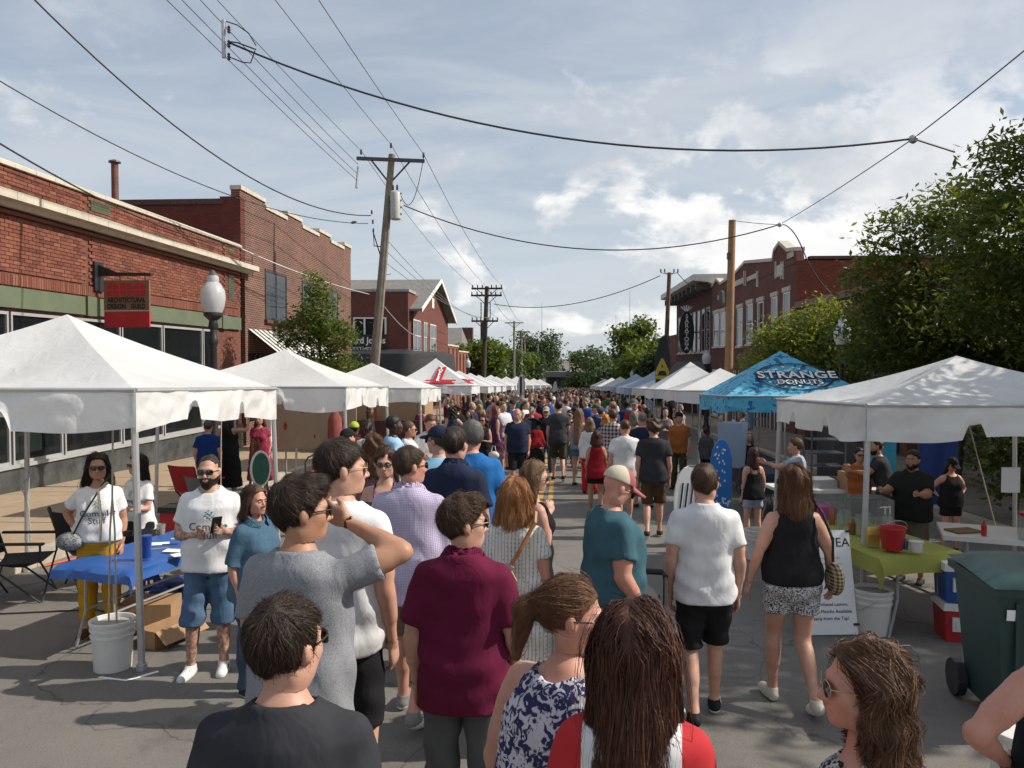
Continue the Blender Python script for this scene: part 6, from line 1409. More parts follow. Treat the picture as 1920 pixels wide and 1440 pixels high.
        for ax_ in range(3):
            u_, v_ = [(1, 2), (2, 0), (0, 1)][ax_]
            A = neg; sh = [slice(None)] * 3; sh2 = [slice(None)] * 3; sh[ax_] = slice(0, -1); sh2[ax_] = slice(1, None)
            e = np.argwhere(A[tuple(sh)] != A[tuple(sh2)])
            ok = (e[:, u_] > 0) & (e[:, v_] > 0) & (e[:, u_] < s.n[u_] - 1) & (e[:, v_] < s.n[v_] - 1); e = e[ok]
            def cell(du, dv):
                c = e.copy(); c[:, u_] += du; c[:, v_] += dv; return ids[c[:, 0], c[:, 1], c[:, 2]]
            q = np.stack([cell(-1, -1), cell(0, -1), cell(0, 0), cell(-1, 0)], 1)
            fl = ~A[e[:, 0], e[:, 1], e[:, 2]]; q[fl] = q[fl][:, ::-1]; Q.append(q)
        return V, np.vstack(Q)
def join(parts):
    V = []; Q = []; o = 0
    for v_, q in parts: V.append(v_); Q.append(q + o); o += len(v_)
    return np.vstack(V), np.vstack(Q)
def rotm(yaw, pitch, roll=0):
    return np.array(Euler((pitch, roll, yaw), 'XYZ').to_matrix())

MALE = [(.84, .12, .10, -.01), (.90, .165, .118, -.012), (.97, .168, .118, -.01), (1.06, .155, .108, 0), (1.16, .152, .108, .005), (1.27, .168, .118, .005), (1.35, .178, .116, 0), (1.41, .172, .1, -.012), (1.445, .14, .082, -.02), (1.475, .088, .066, -.022), (1.50, .06, .056, -.02)]
FEM = [(.84, .12, .105, -.01), (.90, .172, .122, -.016), (.96, .172, .12, -.014), (1.05, .138, .1, 0), (1.13, .124, .09, .005), (1.24, .14, .1, .005), (1.33, .152, .1, 0), (1.395, .148, .086, -.012), (1.43, .118, .07, -.02), (1.46, .072, .056, -.02), (1.49, .05, .048, -.018)]
SKIN = {}
def skin_mat(name, c, tattoo=False):
    if name in SKIN: return SKIN[name]
    m, nt, p = nodes_of('skin_' + name); t = add(nt, 'ShaderNodeTexCoord')
    n = add(nt, 'ShaderNodeTexNoise', i_Scale=7, i_Detail=9, i_Roughness=.72); nt.links.new(t.outputs['Object'], n.inputs['Vector'])
    r = add(nt, 'ShaderNodeMapRange'); nt.links.new(n.outputs[0], r.inputs[0]); r.inputs[1].default_value = .33; r.inputs[2].default_value = .68
    mx = add(nt, 'ShaderNodeMix', data_type='RGBA'); nt.links.new(r.outputs[0], mx.inputs[0]); mx.inputs[6].default_value = rgba((c[0] * .9, c[1] * .72, c[2] * .66)); mx.inputs[7].default_value = rgba((c[0] * 1.06, c[1] * 1.08, c[2] * 1.08)); out = mx.outputs[2]
    if tattoo:
        n2 = add(nt, 'ShaderNodeTexNoise', i_Scale=26, i_Detail=3, i_Roughness=.5, i_Distortion=1.2); nt.links.new(t.outputs['Object'], n2.inputs['Vector'])
        r2 = add(nt, 'ShaderNodeMapRange'); nt.links.new(n2.outputs[0], r2.inputs[0]); r2.inputs[1].default_value = .44; r2.inputs[2].default_value = .56
        sx = add(nt, 'ShaderNodeSeparateXYZ'); nt.links.new(t.outputs['Object'], sx.inputs[0])
        ab = add(nt, 'ShaderNodeMath', operation='LESS_THAN'); nt.links.new(sx.outputs[2], ab.inputs[0]); ab.inputs[1].default_value = 1.32
        ml = add(nt, 'ShaderNodeMath', operation='MULTIPLY'); nt.links.new(r2.outputs[0], ml.inputs[0]); nt.links.new(ab.outputs[0], ml.inputs[1])
        ml2 = add(nt, 'ShaderNodeMath', operation='MULTIPLY'); nt.links.new(ml.outputs[0], ml2.inputs[0]); ml2.inputs[1].default_value = .62
        m3 = add(nt, 'ShaderNodeMix', data_type='RGBA'); nt.links.new(ml2.outputs[0], m3.inputs[0]); nt.links.new(out, m3.inputs[6]); m3.inputs[7].default_value = rgba((.06, .055, .06)); out = m3.outputs[2]
    nt.links.new(out, p.inputs['Base Color']); p.inputs['Roughness'].default_value = .52; p.inputs['Specular IOR Level'].default_value = .4
    p.inputs['Subsurface Weight'].default_value = 0.0; p.inputs['Subsurface Radius'].default_value = (.02, .008, .004); p.inputs['Subsurface Scale'].default_value = .5
    SKIN[name] = m; return m
SKIN_C = dict(fair=(.50, .30, .225), pink=(.50, .265, .195), tan=(.40, .225, .145), brown=(.16, .075, .04), dark=(.045, .022, .014))
CLOTH = {}
def cloth_mat(name, col, pat=None, col2=None, rough=.85, scale=1.0, bump=.45):
    """woven cloth with soft creases; pat: check, stripe, floral, leopard, melange, denim, plaid, leaf"""
    key = name
    if key in CLOTH: return CLOTH[key]
    m, nt, p = nodes_of('cloth_' + name); t = add(nt, 'ShaderNodeTexCoord'); v_ = t.outputs['Object']
    def nz(sc, d=4, ro=.6, dist=0.0, vec=None):
        n = add(nt, 'ShaderNodeTexNoise', i_Scale=sc, i_Detail=d, i_Roughness=ro, i_Distortion=dist); nt.links.new(vec or v_, n.inputs['Vector']); return n.outputs[0]
    def mr(f, a, b, c=0.0, d=1.0):
        r = add(nt, 'ShaderNodeMapRange'); nt.links.new(f, r.inputs[0])
        for i, q in enumerate((a, b, c, d)): r.inputs[i + 1].default_value = q
        return r.outputs[0]
    def mx(f, a, b):
        n = add(nt, 'ShaderNodeMix', data_type='RGBA'); nt.links.new(f, n.inputs[0])
        for i, c in ((6, a), (7, b)):
            if isinstance(c, tuple): n.inputs[i].default_value = rgba(c)
            else: nt.links.new(c, n.inputs[i])
        return n.outputs[2]
    def mth(op, a, b):
        n = add(nt, 'ShaderNodeMath', operation=op)
        for i, q in enumerate((a, b)):
            if isinstance(q, (int, float)): n.inputs[i].default_value = q
            else: nt.links.new(q, n.inputs[i])
        return n.outputs[0]
    lo = tuple(c * .88 for c in col); hi = tuple(min(1, c * 1.08) for c in col)
    base = mx(mr(nz(9), .3, .7), lo, hi)
    sx = add(nt, 'ShaderNodeSeparateXYZ'); nt.links.new(v_, sx.inputs[0]); X, Y, Z = sx.outputs
    def lines(c, f, duty):
        q = mth('FRACT', mth('MULTIPLY', c, f), 0.0); return mth('LESS_THAN', q, duty)
    if pat == 'check':
        g = mth('MAXIMUM', mth('MULTIPLY', lines(X, 95 * scale, .42), .5), mth('MULTIPLY', lines(Z, 95 * scale, .42), .5)); g = mth('ADD', mth('MULTIPLY', lines(X, 95 * scale, .42), .45), mth('MULTIPLY', lines(Z, 95 * scale, .42), .45)); base = mx(g, base, col2)
    elif pat == 'plaid':
        g = mth('ADD', mth('MULTIPLY', lines(X, 14 * scale, .5), .5), mth('MULTIPLY', lines(Z, 14 * scale, .5), .5)); base = mx(g, base, col2)
    elif pat == 'stripe':
        base = mx(lines(Z, 28 * scale, .45), base, col2)
    elif pat == 'vstripe':
        base = mx(mth('MULTIPLY', lines(X, 45 * scale, .25), .6), base, col2)
        vo = add(nt, 'ShaderNodeTexVoronoi', i_Scale=38 * scale, i_Randomness=.15); nt.links.new(v_, vo.inputs['Vector']); base = mx(mr(vo.outputs['Distance'], .2, .34, .55, 0), base, col2)
    elif pat == 'melange':
        base = mx(mr(nz(420, 2, .8), .42, .6), base, col2); 
    elif pat == 'floral':
        vo = add(nt, 'ShaderNodeTexVoronoi', i_Scale=26 * scale, feature='SMOOTH_F1'); nt.links.new(v_, vo.inputs['Vector'])
        base = mx(mr(nz(34 * scale, 2, .5, 1.5), .47, .53), base, col2); base = mx(mr(vo.outputs['Distance'], .16, .26, 1, 0), base, tuple(c * .35 + .02 for c in col2))
    elif pat == 'swirl':
        base = mx(mr(nz(52 * scale, 2, .45, 2.6), .49, .53), base, col2)
        vo = add(nt, 'ShaderNodeTexVoronoi', i_Scale=14 * scale); nt.links.new(v_, vo.inputs['Vector']); base = mx(mr(vo.outputs['Distance'], .07, .12, .9, 0), base, (.05, .22, .48))
    elif pat == 'denim':
        base = mx(mr(nz(7, 5, .7), .45, .7, 0, .7), base, col2); base = mx(mr(nz(300, 2), .4, .65, 0, .25), base, (.3, .36, .42))
    if name in ('lavender_check',): pass
    nt.links.new(base, p.inputs['Base Color']); p.inputs['Roughness'].default_value = rough; p.inputs['Specular IOR Level'].default_value = .1
    mp = add(nt, 'ShaderNodeMapping'); mp.inputs['Scale'].default_value = (1, 1, .55); nt.links.new(v_, mp.inputs[0])
    f1 = nz(8, 3, .5, .5, mp.outputs[0]); f2 = nz(260, 2, .6)
    hsum = mth('ADD', f1, mth('MULTIPLY', f2, .004))
    b = add(nt, 'ShaderNodeBump', i_Strength=bump, i_Distance=.03); nt.links.new(hsum, b.inputs['Height']); nt.links.new(b.outputs[0], p.inputs['Normal'])
    CLOTH[key] = m; return m
HAIRM = {}
def hair_mat(name, c):
    if name in HAIRM: return HAIRM[name]
    m, nt, p = nodes_of('hair_' + name); t = add(nt, 'ShaderNodeTexCoord')
    mp = add(nt, 'ShaderNodeMapping'); mp.inputs['Scale'].default_value = (1, 1, .18); nt.links.new(t.outputs['Object'], mp.inputs[0])
    n = add(nt, 'ShaderNodeTexNoise', i_Scale=110, i_Detail=4, i_Roughness=.65, i_Distortion=.4); nt.links.new(mp.outputs[0], n.inputs['Vector'])
    r = add(nt, 'ShaderNodeMapRange'); nt.links.new(n.outputs[0], r.inputs[0]); r.inputs[1].default_value = .3; r.inputs[2].default_value = .75
    mx = add(nt, 'ShaderNodeMix', data_type='RGBA'); nt.links.new(r.outputs[0], mx.inputs[0]); mx.inputs[6].default_value = rgba(tuple(q * .55 for q in c)); mx.inputs[7].default_value = rgba(tuple(q * 1.45 for q in c))
    ge = add(nt, 'ShaderNodeNewGeometry'); ri = add(nt, 'ShaderNodeMapRange'); nt.links.new(ge.outputs['Random Per Island'], ri.inputs[0]); ri.inputs[3].default_value = .7; ri.inputs[4].default_value = 1.4
    m5 = add(nt, 'ShaderNodeMix', data_type='RGBA', blend_type='MULTIPLY'); m5.inputs[0].default_value = 1; nt.links.new(mx.outputs[2], m5.inputs[6]); nt.links.new(ri.outputs[0], m5.inputs[7])
    nt.links.new(m5.outputs[2], p.inputs['Base Color']); p.inputs['Roughness'].default_value = .5; p.inputs['Specular IOR Level'].default_value = .28
    b = add(nt, 'ShaderNodeBump', i_Strength=.45, i_Distance=.01); nt.links.new(n.outputs[0], b.inputs['Height']); nt.links.new(b.outputs[0], p.inputs['Normal'])
    HAIRM[name] = m; return m
HAIR_C = dict(auburn_dark=(.072, .028, .017), black=(.014, .011, .010), dark=(.032, .019, .013), brown=(.062, .034, .02), chestnut=(.12, .055, .027), auburn=(.10, .035, .017), blond=(.26, .16, .075), strawberry=(.33, .15, .06), sandy=(.16, .095, .05), grey=(.15, .14, .13), darkred=(.04, .012, .012), white=(.5, .48, .45), orange=(.5, .2, .03))

ARMS = dict(  # (elbow offset, wrist offset from elbow) for the person's right side; x is mirrored for the left
    hang=((.055, -.03, -.285), (.0, .07, -.245)), hang_in=((.045, -.01, -.29), (-.02, .09, -.24)), out=((.11, -.02, -.27), (.04, .08, -.24)),
    hip=((.17, -.10, -.22), (-.13, .12, -.17)), fwd=((.05, .05, -.28), (-.06, .23, .02)), phone=((.06, .02, -.285), (-.16, .19, .04)), cross=((.05, .06, -.27), (-.22, .13, .03)),
    shade=((.26, .10, .02), (-.16, .18, .12)), chin=((.03, .09, -.27), (-.08, .13, .21)), up=((.10, .10, .24), (.0, .08, .25)), swing_f=((.05, .08, -.275), (.0, .15, -.2)), swing_b=((.06, -.13, -.255), (.01, -.03, -.255)), reach=((.06, .2, -.18), (-.03, .25, .03)), raise_side=((.24, .05, .0), (-.02, .1, .25)))
class Person:
    def __init__(s, **kw):
        d = dict(sex='m', h=1.75, arms=('hang', 'hang'), legs='stand', lean=0.0, heavy=0.0, hy=0.0, hp=0.0, hr=0.0, hands=True); d.update(kw); s.__dict__.update(d)
        s.tab = [list(r) for r in (MALE if s.sex == 'm' else FEM)]
        for r in s.tab:
            w = np.interp(r[0], [.84, 1.0, 1.15, 1.3, 1.42, 1.5], [.6, 1, 1.1, .8, .3, .1]); r[1] += s.heavy * .055 * w; r[2] += s.heavy * .07 * w; r[3] += s.heavy * .018 * w
        sw = .174 if s.sex == 'm' else .15
        sw += s.heavy * .012; s.sh = {1: A3(sw, -.015, 1.397), -1: A3(-sw, -.015, 1.397)}
        if s.sex == 'f':
            for k in s.sh: s.sh[k][2] = 1.383
        s.el = {}; s.wr = {}
        for i, sd in ((0, 1), (1, -1)):
            a = s.arms[i]; e, w = ARMS[a] if isinstance(a, str) else a
            e = A3(*e) * A3(sd, 1, 1); w = A3(*w) * A3(sd, 1, 1)
            if isinstance(a, str) and 'hang' in a: e[0] += sd * .02 * s.heavy
            s.el[sd] = s.sh[sd] + e * (.96 if s.sex == 'f' else 1); s.wr[sd] = s.el[sd] + w * (.95 if s.sex == 'f' else 1)
        hx = .092 if s.sex == 'm' else .09
        L = dict(stand=((.012, .01, .47), (.03, -.01, .075), (.014, .015, .47), (.03, .0, .075)),
                 walk=((.0, .13, .50), (0, .14, .085), (0, .03, .49), (0, -.25, .155)), walk2=((0, .03, .49), (0, -.25, .155), (.0, .13, .50), (0, .14, .085)),
                 wide=((.05, .02, .47), (.09, 0, .075), (.03, .0, .47), (.05, -.02, .075)), shift=((.03, .06, .47), (.05, .06, .075), (0, -.01, .47), (.0, -.03, .075)))[s.legs]
        s.hip = {1: A3(hx, -.005, .91), -1: A3(-hx, -.005, .91)}
        s.kn = {1: A3(hx + L[0][0], L[0][1], L[0][2]), -1: A3(-hx - L[2][0], L[2][1], L[2][2])}
        s.an = {1: A3(hx + L[1][0], L[1][1], L[1][2]), -1: A3(-hx - L[3][0], L[3][1], L[3][2])}
        ln = lambda p: p + A3(0, s.lean * max(0, p[2] - .95), 0)
        for dct in (s.sh,): 
            for k in dct: 
                o = dct[k].copy(); dct[k] = ln(o); dlt = dct[k] - o; s.el[k] = s.el[k] + dlt; s.wr[k] = s.wr[k] + dlt
        s.neck = ln(A3(0, -.022, 1.46)); s.hc = ln(A3(0, .005, 1.56)); s.M = rotm(s.hy, s.hp, s.hr)
    def H(s, x, y, z):                     # head frame -> body frame; origin at the head centre above the pivot
        return s.hc + s.M @ A3(x, y, z + .072)
    # ---- skin
    def limbs(s, f, off=0.0):
        hv = s.heavy * .016; fm = s.sex == 'f'
        for sd in (1, -1):
            a, e, w = s.sh[sd], s.el[sd], s.wr[sd]; t = (.05 if not fm else .042) + hv
            f.cone(a, e, t - .001, t - .010, .04); f.cone(a * .75 + e * .25, a * .3 + e * .7, t + .001, t - .003, .03)
            f.cone(e, w, t - .009, .026 if not fm else .023, .015); f.cone(e * .85 + w * .15, e * .55 + w * .45, t - .010, t - .014, .02)
            h_, k_, n_ = s.hip[sd], s.kn[sd], s.an[sd]; tt = (.083 if not fm else .088) + hv * 1.3
            f.cone(h_ + A3(0, 0, -.04), k_, tt, .056 + hv * .6, .04); f.cone(k_, n_, .053 + hv * .6, .036, .025)
            bk = A3(0, -.016, 0); f.cone(k_ * .82 + n_ * .18 + bk, k_ * .5 + n_ * .5 + bk, .05 + hv * .7, .044 + hv * .5, .03)
            s.foot(f, sd, 0)
    def foot(s, f, sd, off):
        n = s.an[sd]; lift = n[2] - .08; d = A3(sd * .12, 1, 0); d /= np.linalg.norm(d)
        heel = n + A3(0, -.022, -.045) ; toe = n + d * .155 + A3(0, 0, -.055)
        if lift > .03: toe = n + d * .12 + A3(0, 0, -.11); heel = n + A3(0, -.05, -.035)
        f.cone(heel, toe, .034 + off, .027 + off, .015); f.cone(n, heel + (toe - heel) * .35, .036 + off, .036 + off, .02); f.cone(heel + (toe - heel) * .55, toe, .037 + off, .030 + off, .012)
    def body_mesh(s, h, hh, hand_h, skip_legs=False):
        parts = []
        lo = np.min([*s.el.values(), *s.wr.values(), *s.an.values(), *s.kn.values(), A3(-.24 - .07 * s.heavy, -.2 - .09 * s.heavy, 0)], 0) - .13; hi = np.max([*s.el.values(), *s.wr.values(), *s.an.values(), *s.sh.values(), A3(.24 + .07 * s.heavy, .2 + .09 * s.heavy, 1.5)], 0) + .13
        lo[2] = 0 if not skip_legs else .8
        fb = Field(lo, (hi[0], hi[1], hi[2]), h)
        fb.loft([tuple(r) for r in s.tab], .03, 2.25, 0, s.lean)
        if s.sex == 'f':
            for sd in (1, -1): fb.ell((sd * .066, .088 + s.lean * .3 + .03 * s.heavy, 1.255), (.062, .052, .062), .04)
        fb.cone(s.neck + A3(0, 0, -.05), s.hc + s.M @ A3(0, 0, .03), .057 if s.sex == 'm' else .048, .05 if s.sex == 'm' else .043, .035)
        s.limbs(fb)
        # the head is meshed finer; keep only the neck here
        cut = s.hc[2] - .02
        v_, q = fb.mesh()
        zc_ = v_[q].mean(1)[:, 2]; xy = np.abs(v_[q].mean(1)[:, 0]); keep = (zc_ < cut) | (xy > .13); q = q[keep]
        parts.append((v_, q)); parts.append(s.head(hh, s.hc[2] - .035))
        if s.hands:
            for sd in (1, -1): parts.append(s.hand(sd, hand_h))
        return join(parts)
    def head(s, h, cut):
        c = s.hc + s.M @ A3(0, .01, .08)
        f = Field(c - A3(.15, .165, .19), c + A3(.15, .165, .165), h)
        E = lambda x, y, z, rx, ry, rz, k=.02, sub=False: f.ell(s.H(x, y, z), (rx, ry, rz), k, s.M, sub)
        g = 1.0 if s.sex == 'm' else .94
        E(0, -.012, .03, .076 * g, .097, .094); E(0, .03, -.045, .060 * g, .066, .082 * g, .03); E(0, .058, -.092, .034 * g, .03, .026, .03)
        for sd in (1, -1):
            E(sd * .045 * g, .05, -.02, .026, .03, .03, .03); E(sd * .05 * g, .0, -.065, .02, .04, .03, .035)
        E(0, .078, .022, .052, .02, .015, .02)
        for sd in (1, -1): E(sd * .031, .104, .001, .02, .016, .013, .012, True)
        f.cone(s.H(0, .092, .004), s.H(0, .113, -.034), .008, .012, .012)
        for sd in (1, -1): f.ell(s.H(sd * .013, .099, -.038), (.010, .011, .008), .008, s.M)
        E(0, .089, -.061, .026, .013, .007, .008); E(0, .087, -.073, .022, .013, .007, .008)
        for sd in (1, -1):
            E(sd * .0785 * g, -.008, -.008, .010, .019, .031, .008); E(sd * .086 * g, -.012, -.004, .008, .017, .025, .004)
        f.cone(s.neck + A3(0, 0, -.05), s.hc + s.M @ A3(0, 0, .03), .057 if s.sex == 'm' else .048, .05 if s.sex == 'm' else .043, .035)
        v_, q = f.mesh(); zc_ = v_[q].mean(1)[:, 2]; return v_, q[zc_ > cut]
    def hand(s, sd, h):
        w = s.wr[sd]; d = w - s.el[sd]; d = d / np.linalg.norm(d)
        ref = A3(0, 0, 1) if abs(d[2]) < .75 else A3(0, 1, 0)
        t = ref - d * (ref @ d); t /= np.linalg.norm(t)          # thumb side
        nrm = np.cross(d, t) * sd                                # palm faces inwards
        if abs(d[2]) >= .75: nrm = A3(-sd, 0, 0) - d * (A3(-sd, 0, 0) @ d); nrm /= np.linalg.norm(nrm)
        sc = 1.0 if s.sex == 'm' else .9
        f = Field(w - .16, w + .16, h)
        P = lambda a, b, c: w + (d * a + t * b + nrm * c) * sc
        f.cone(s.el[sd] * .25 + w * .75, w, .03 * sc, .026 * sc, .01)
        M_ = np.stack([t, nrm, d], 1)
        f.ell(P(.05, 0, 0), (.041 * sc, .017 * sc, .055 * sc), .015, M_); f.ell(P(.075, .0, .002), (.04 * sc, .014 * sc, .028 * sc), .01, M_)
        curl = .75
        for i, (o, L_) in enumerate(((.031, .068), (.011, .078), (-.010, .072), (-.029, .056))):
            r_ = .0092 - .0006 * i; a = P(.086, o, .0); an = curl * .45; b = P(.086 + L_ * .5 * math.cos(an), o * 1.12, L_ * .5 * math.sin(an)); an2 = curl * 1.35
            c = P(.086 + L_ * .5 * math.cos(an) + L_ * .55 * math.cos(an2), o * 1.1, L_ * .5 * math.sin(an) + L_ * .55 * math.sin(an2))
            f.cone(a, b, r_, r_ * .95, .006); f.cone(b, c, r_ * .95, r_ * .8, .004)
        f.cone(P(.02, .026, .004), P(.055, .05, .014), .013, .0105, .012); f.cone(P(.055, .05, .014), P(.085, .052, .026), .0105, .0085, .004)
        v_, q = f.mesh(); cc = v_[q].mean(1); keep = ((cc - w) @ d) > -.012; return v_, q[keep]
    # ---- clothing
    def folds(s, amp, seed, zc=1.1, up=None):
        rs = np.random.RandomState(seed); ph = rs.uniform(0, 6.28, 12); sc = rs.uniform(.8, 1.25, 12)
        def fn(D, X, Y, Z):
            w = .7 * np.sin(17 * sc[0] * Z + 9 * X * sc[1] + 3 * np.sin(7 * X + ph[0]) + ph[1]) * np.sin(6 * X * sc[2] + 4 * Y + ph[2])
            w += .55 * np.sin(29 * sc[3] * X + 8 * Z * sc[4] + 2.5 * np.sin(9 * Z + ph[3]) + ph[4]) * np.sin(4 * Z + ph[5])
            w += (.45 + .12 * np.clip((1.08 - Z) / .15, 0, 1)) * np.sin(38 * sc[5] * Z - 17 * np.abs(X) * sc[6] + 2.2 * np.sin(11 * Y + ph[6]) + ph[7])
            w += .3 * np.sin(44 * sc[7] * Y + 21 * Z + ph[8])
            m = .5 + .5 * np.clip((zc + .25 - Z) / .35, 0, 1)
            return D + amp * w * m - amp * .75
        return fn
    def top_mesh(s, h, kind='tee', seed=1, loose=.018, hem=.835, sleeve=None, neck=None):
        """tee, shirt, long, tank, dress, cami"""
        tab = [list(r) for r in s.tab if r[0] > .8]
        wmax = max(r[1] for r in tab if 1.2 < r[0] < 1.37); dmax = max(r[2] for r in tab if 1.2 < r[0] < 1.37)
        fit = {'tank': .35, 'cami': .2}.get(kind, .85 if s.sex == 'm' else .6)
        for r in tab:
            if r[0] < 1.3:
                r[1] = max(r[1], r[1] + (wmax * .97 - r[1]) * fit); r[2] = max(r[2], r[2] + (dmax * .95 - r[2]) * fit)
        for r in tab:
            q_ = np.interp(r[0], [1.02, 1.22], [1, 0]); r[1] = max(r[1], r[1] + (.182 + .055 * s.heavy - r[1]) * q_); r[2] = max(r[2], r[2] + (.128 + .06 * s.heavy - r[2]) * q_)
        if kind == 'dress':
            hipw = .185 + .05 * s.heavy; base = [[hem, hipw + .055, .165, 0], [(hem + .95) / 2, hipw + .03, .15, 0]]
            tab = base + [r for r in tab if r[0] > .93]
        else:
            tab = [[hem - .02, tab[1][1], tab[1][2], tab[1][3]]] + [r for r in tab if r[0] > hem]
        sl = sleeve if sleeve is not None else {'tee': .62, 'shirt': .72, 'long': 1.0, 'tank': 0, 'cami': 0, 'dress': .45}[kind]
        pts = [*s.sh.values()] + ([*s.el.values()] if sl > 0 else []) + ([*s.wr.values()] if sl >= 1 else [])
        lo = np.min(pts + [A3(-.3 - .08 * s.heavy, -.26 - .1 * s.heavy, hem - .03)], 0) - .1; hi = np.max(pts + [A3(.3 + .08 * s.heavy, .26 + .1 * s.heavy, 1.53)], 0) + .1
        lo[2] = min(lo[2], hem - .03) if sl >= 1 else min(hem - .03, lo[2])
        f = Field(lo, hi, h); f.loft([tuple(r) for r in tab], .03, 2.4, loose, s.lean)
        if s.sex == 'f':
            for sd in (1, -1): f.ell((sd * .066, .092 + s.lean * .3 + .03 * s.heavy, 1.25), (.066 + loose * .5, .056 + loose * .4, .068), .05)
        hv = s.heavy * .016; R0 = (.062 if s.sex == 'm' else .055) + hv
        cuts = []
        if sl > 0:
            for sd in (1, -1):
                a, e, w = s.sh[sd], s.el[sd], s.wr[sd]; fs = Field(lo, hi, h)
                if sl < 1:
                    b = a + (e - a) * (sl + .3); d = (e - a) / np.linalg.norm(e - a)
                    fs.cone(a, b, R0 - .008, R0 + (.010 if kind != 'shirt' else .015), .01); c = a + (e - a) * sl
                else:
                    fs.cone(a, e, R0 - .008, R0 - .004, .03); b = e + (w - e) * 1.1; fs.cone(e, b, R0 - .004, R0 - .018, .02); d = (w - e) / np.linalg.norm(w - e); c = e + (w - e) * .95
                fs.warp(lambda D, X, Y, Z: np.maximum(D, (X - c[0]) * d[0] + (Y - c[1]) * d[1] + (Z - c[2]) * d[2] + .004 * np.sin(60 * Y + 40 * X)) if sl < 1 else np.where(np.sqrt((X - c[0]) ** 2 + (Y - c[1]) ** 2 + (Z - c[2]) ** 2) < .12, np.maximum(D, (X - c[0]) * d[0] + (Y - c[1]) * d[1] + (Z - c[2]) * d[2]), D))
                f.blend((slice(None),) * 3, fs.D, .03)
        f.warp(s.folds(.005 if kind in ('tank', 'cami') else .0082, seed))
        sh = s.sh
        def cut(D, X, Y, Z):
            D = np.maximum(D, hem + .006 * np.sin(9 * X + 7 * Y) - Z)
            n_ = s.neck
            if kind in ('tee', 'dress') or neck == 'crew': D = np.maximum(D, .082 + .014 * (s.sex == 'f') - np.sqrt((X - n_[0]) ** 2 + (Y - n_[1] - .024) ** 2 + ((Z - n_[2] - .045) * 1.0) ** 2))
            elif kind in ('shirt', 'long'): D = np.maximum(D, .066 - np.sqrt((X - n_[0]) ** 2 + (Y - n_[1] - .03) ** 2 + ((Z - n_[2] - .055) * .8) ** 2))
            elif kind == 'tank': 
                D = np.maximum(D, .105 - np.sqrt((X - n_[0]) ** 2 + ((Y - n_[1] - .02) * .9) ** 2 + ((Z - n_[2] - .04) * .8) ** 2)); D = np.maximum(D, .085 + hv - np.sqrt((np.abs(X) - sh[1][0] - .035) ** 2 + (Y - sh[1][1]) ** 2 * .8 + (Z - 1.40) ** 2 * .55))
            elif kind == 'cami':
                strap = np.abs(np.abs(X) - .085) - .009; D = np.where(Z > 1.315, np.maximum(D, strap), D); D = np.where(Z > 1.3, np.maximum(D, .075 + hv - np.sqrt((np.abs(X) - sh[1][0] - .03) ** 2 + (Y - sh[1][1]) ** 2 * .8 + (Z - 1.40) ** 2 * .55)), D)
            return D
        f.warp(cut)
        return f.mesh()
    def collar_mesh(s, h):
        n_ = s.neck; f = Field(n_ - A3(.16, .16, .1), n_ + A3(.16, .16, .12), h)
        def fn(D, X, Y, Z):
            r_ = np.sqrt((X - n_[0]) ** 2 * .92 + (Y - n_[1] - .012 - (Z - n_[2]) * .25) ** 2); zz = Z - n_[2]
            base = .068 + np.clip(.075 - zz, 0, .1) * .6
            d = np.abs(r_ - base) - .0045; top = .082 - .55 * np.clip(Y - n_[1] + .01, 0, .2); d = np.maximum(d, np.maximum(zz - top, -(zz - top) - .07)); gap = .012 + np.clip(.05 - zz, 0, .1) * .35
            return np.where(Y > n_[1] + .02, np.maximum(d, gap - np.abs(X)), d)
        f.warp(fn); return f.mesh()
    def bottom_mesh(s, h, kind='shorts', seed=2, length=None, loose=.014):
        top = .985; hv = s.heavy * .016 * 1.3; fm = s.sex == 'f'
        kz = {'shorts': .50, 'pants': .06, 'mini': .68, 'skirt': .5, 'capri': .3}[kind] if length is None else length
        tab = [(.80, .10, .10, -.012), (.87, .160 + s.heavy * .03, .117, -.014), (.92, .168 + s.heavy * .045, .119 + s.heavy * .045, -.012), (top, .158 + s.heavy * .05, .110 + s.heavy * .05, -.006)]
        pts = [*s.kn.values(), *s.an.values()]
        lo = np.min(pts + [A3(-.26 - .07 * s.heavy, -.22, 0)], 0) - .12; hi = np.max(pts + [A3(.26 + .07 * s.heavy, .22 + .05 * s.heavy, top)], 0) + .12; lo[2] = max(0, kz - .06); hi[2] = top + .03
        f = Field(lo, hi, h)
        if kind == 'skirt':
            f.loft([(kz, .24, .19, 0), (.8, .2 + s.heavy * .05, .155, 0), (.95, .178 + s.heavy * .05, .128, -.01), (top, .15 + s.heavy * .05, .11, 0)], .01, 2.1, loose)
            f.warp(s.folds(.008, seed, 1.0)); f.warp(lambda D, X, Y, Z: np.maximum(D, kz - Z)); return f.mesh()
        f.loft(tab, .03, 2.3, loose * (.6 if kind != 'mini' else 1.3)); r1 = (.085 if not fm else .089) + hv + loose * .5; wide = {'shorts': .085, 'mini': .098, 'pants': .073, 'capri': .07}[kind] + hv * .8
        for sd in (1, -1):
            a, k, n = s.hip[sd] + A3(0, 0, -.04), s.kn[sd], s.an[sd]
            f.cone(a, k, r1, wide, .016)
            if kind in ('pants', 'capri'): f.cone(k, n, wide, .062, .012); f.cone(k * .8 + n * .2 + A3(0, -.014, 0), k * .4 + n * .6 + A3(0, -.012, 0), wide - .008, .058, .02)
            elif kind == 'shorts': f.cone(k, k + (n - k) * .2, wide, wide, .02)
        f.warp(s.folds(.0075, seed, 1.0))
        kn = s.kn; an = s.an
        def cut(D, X, Y, Z): return np.maximum(D, np.maximum(kz - Z, Z - top))
        f.warp(cut); return f.mesh()
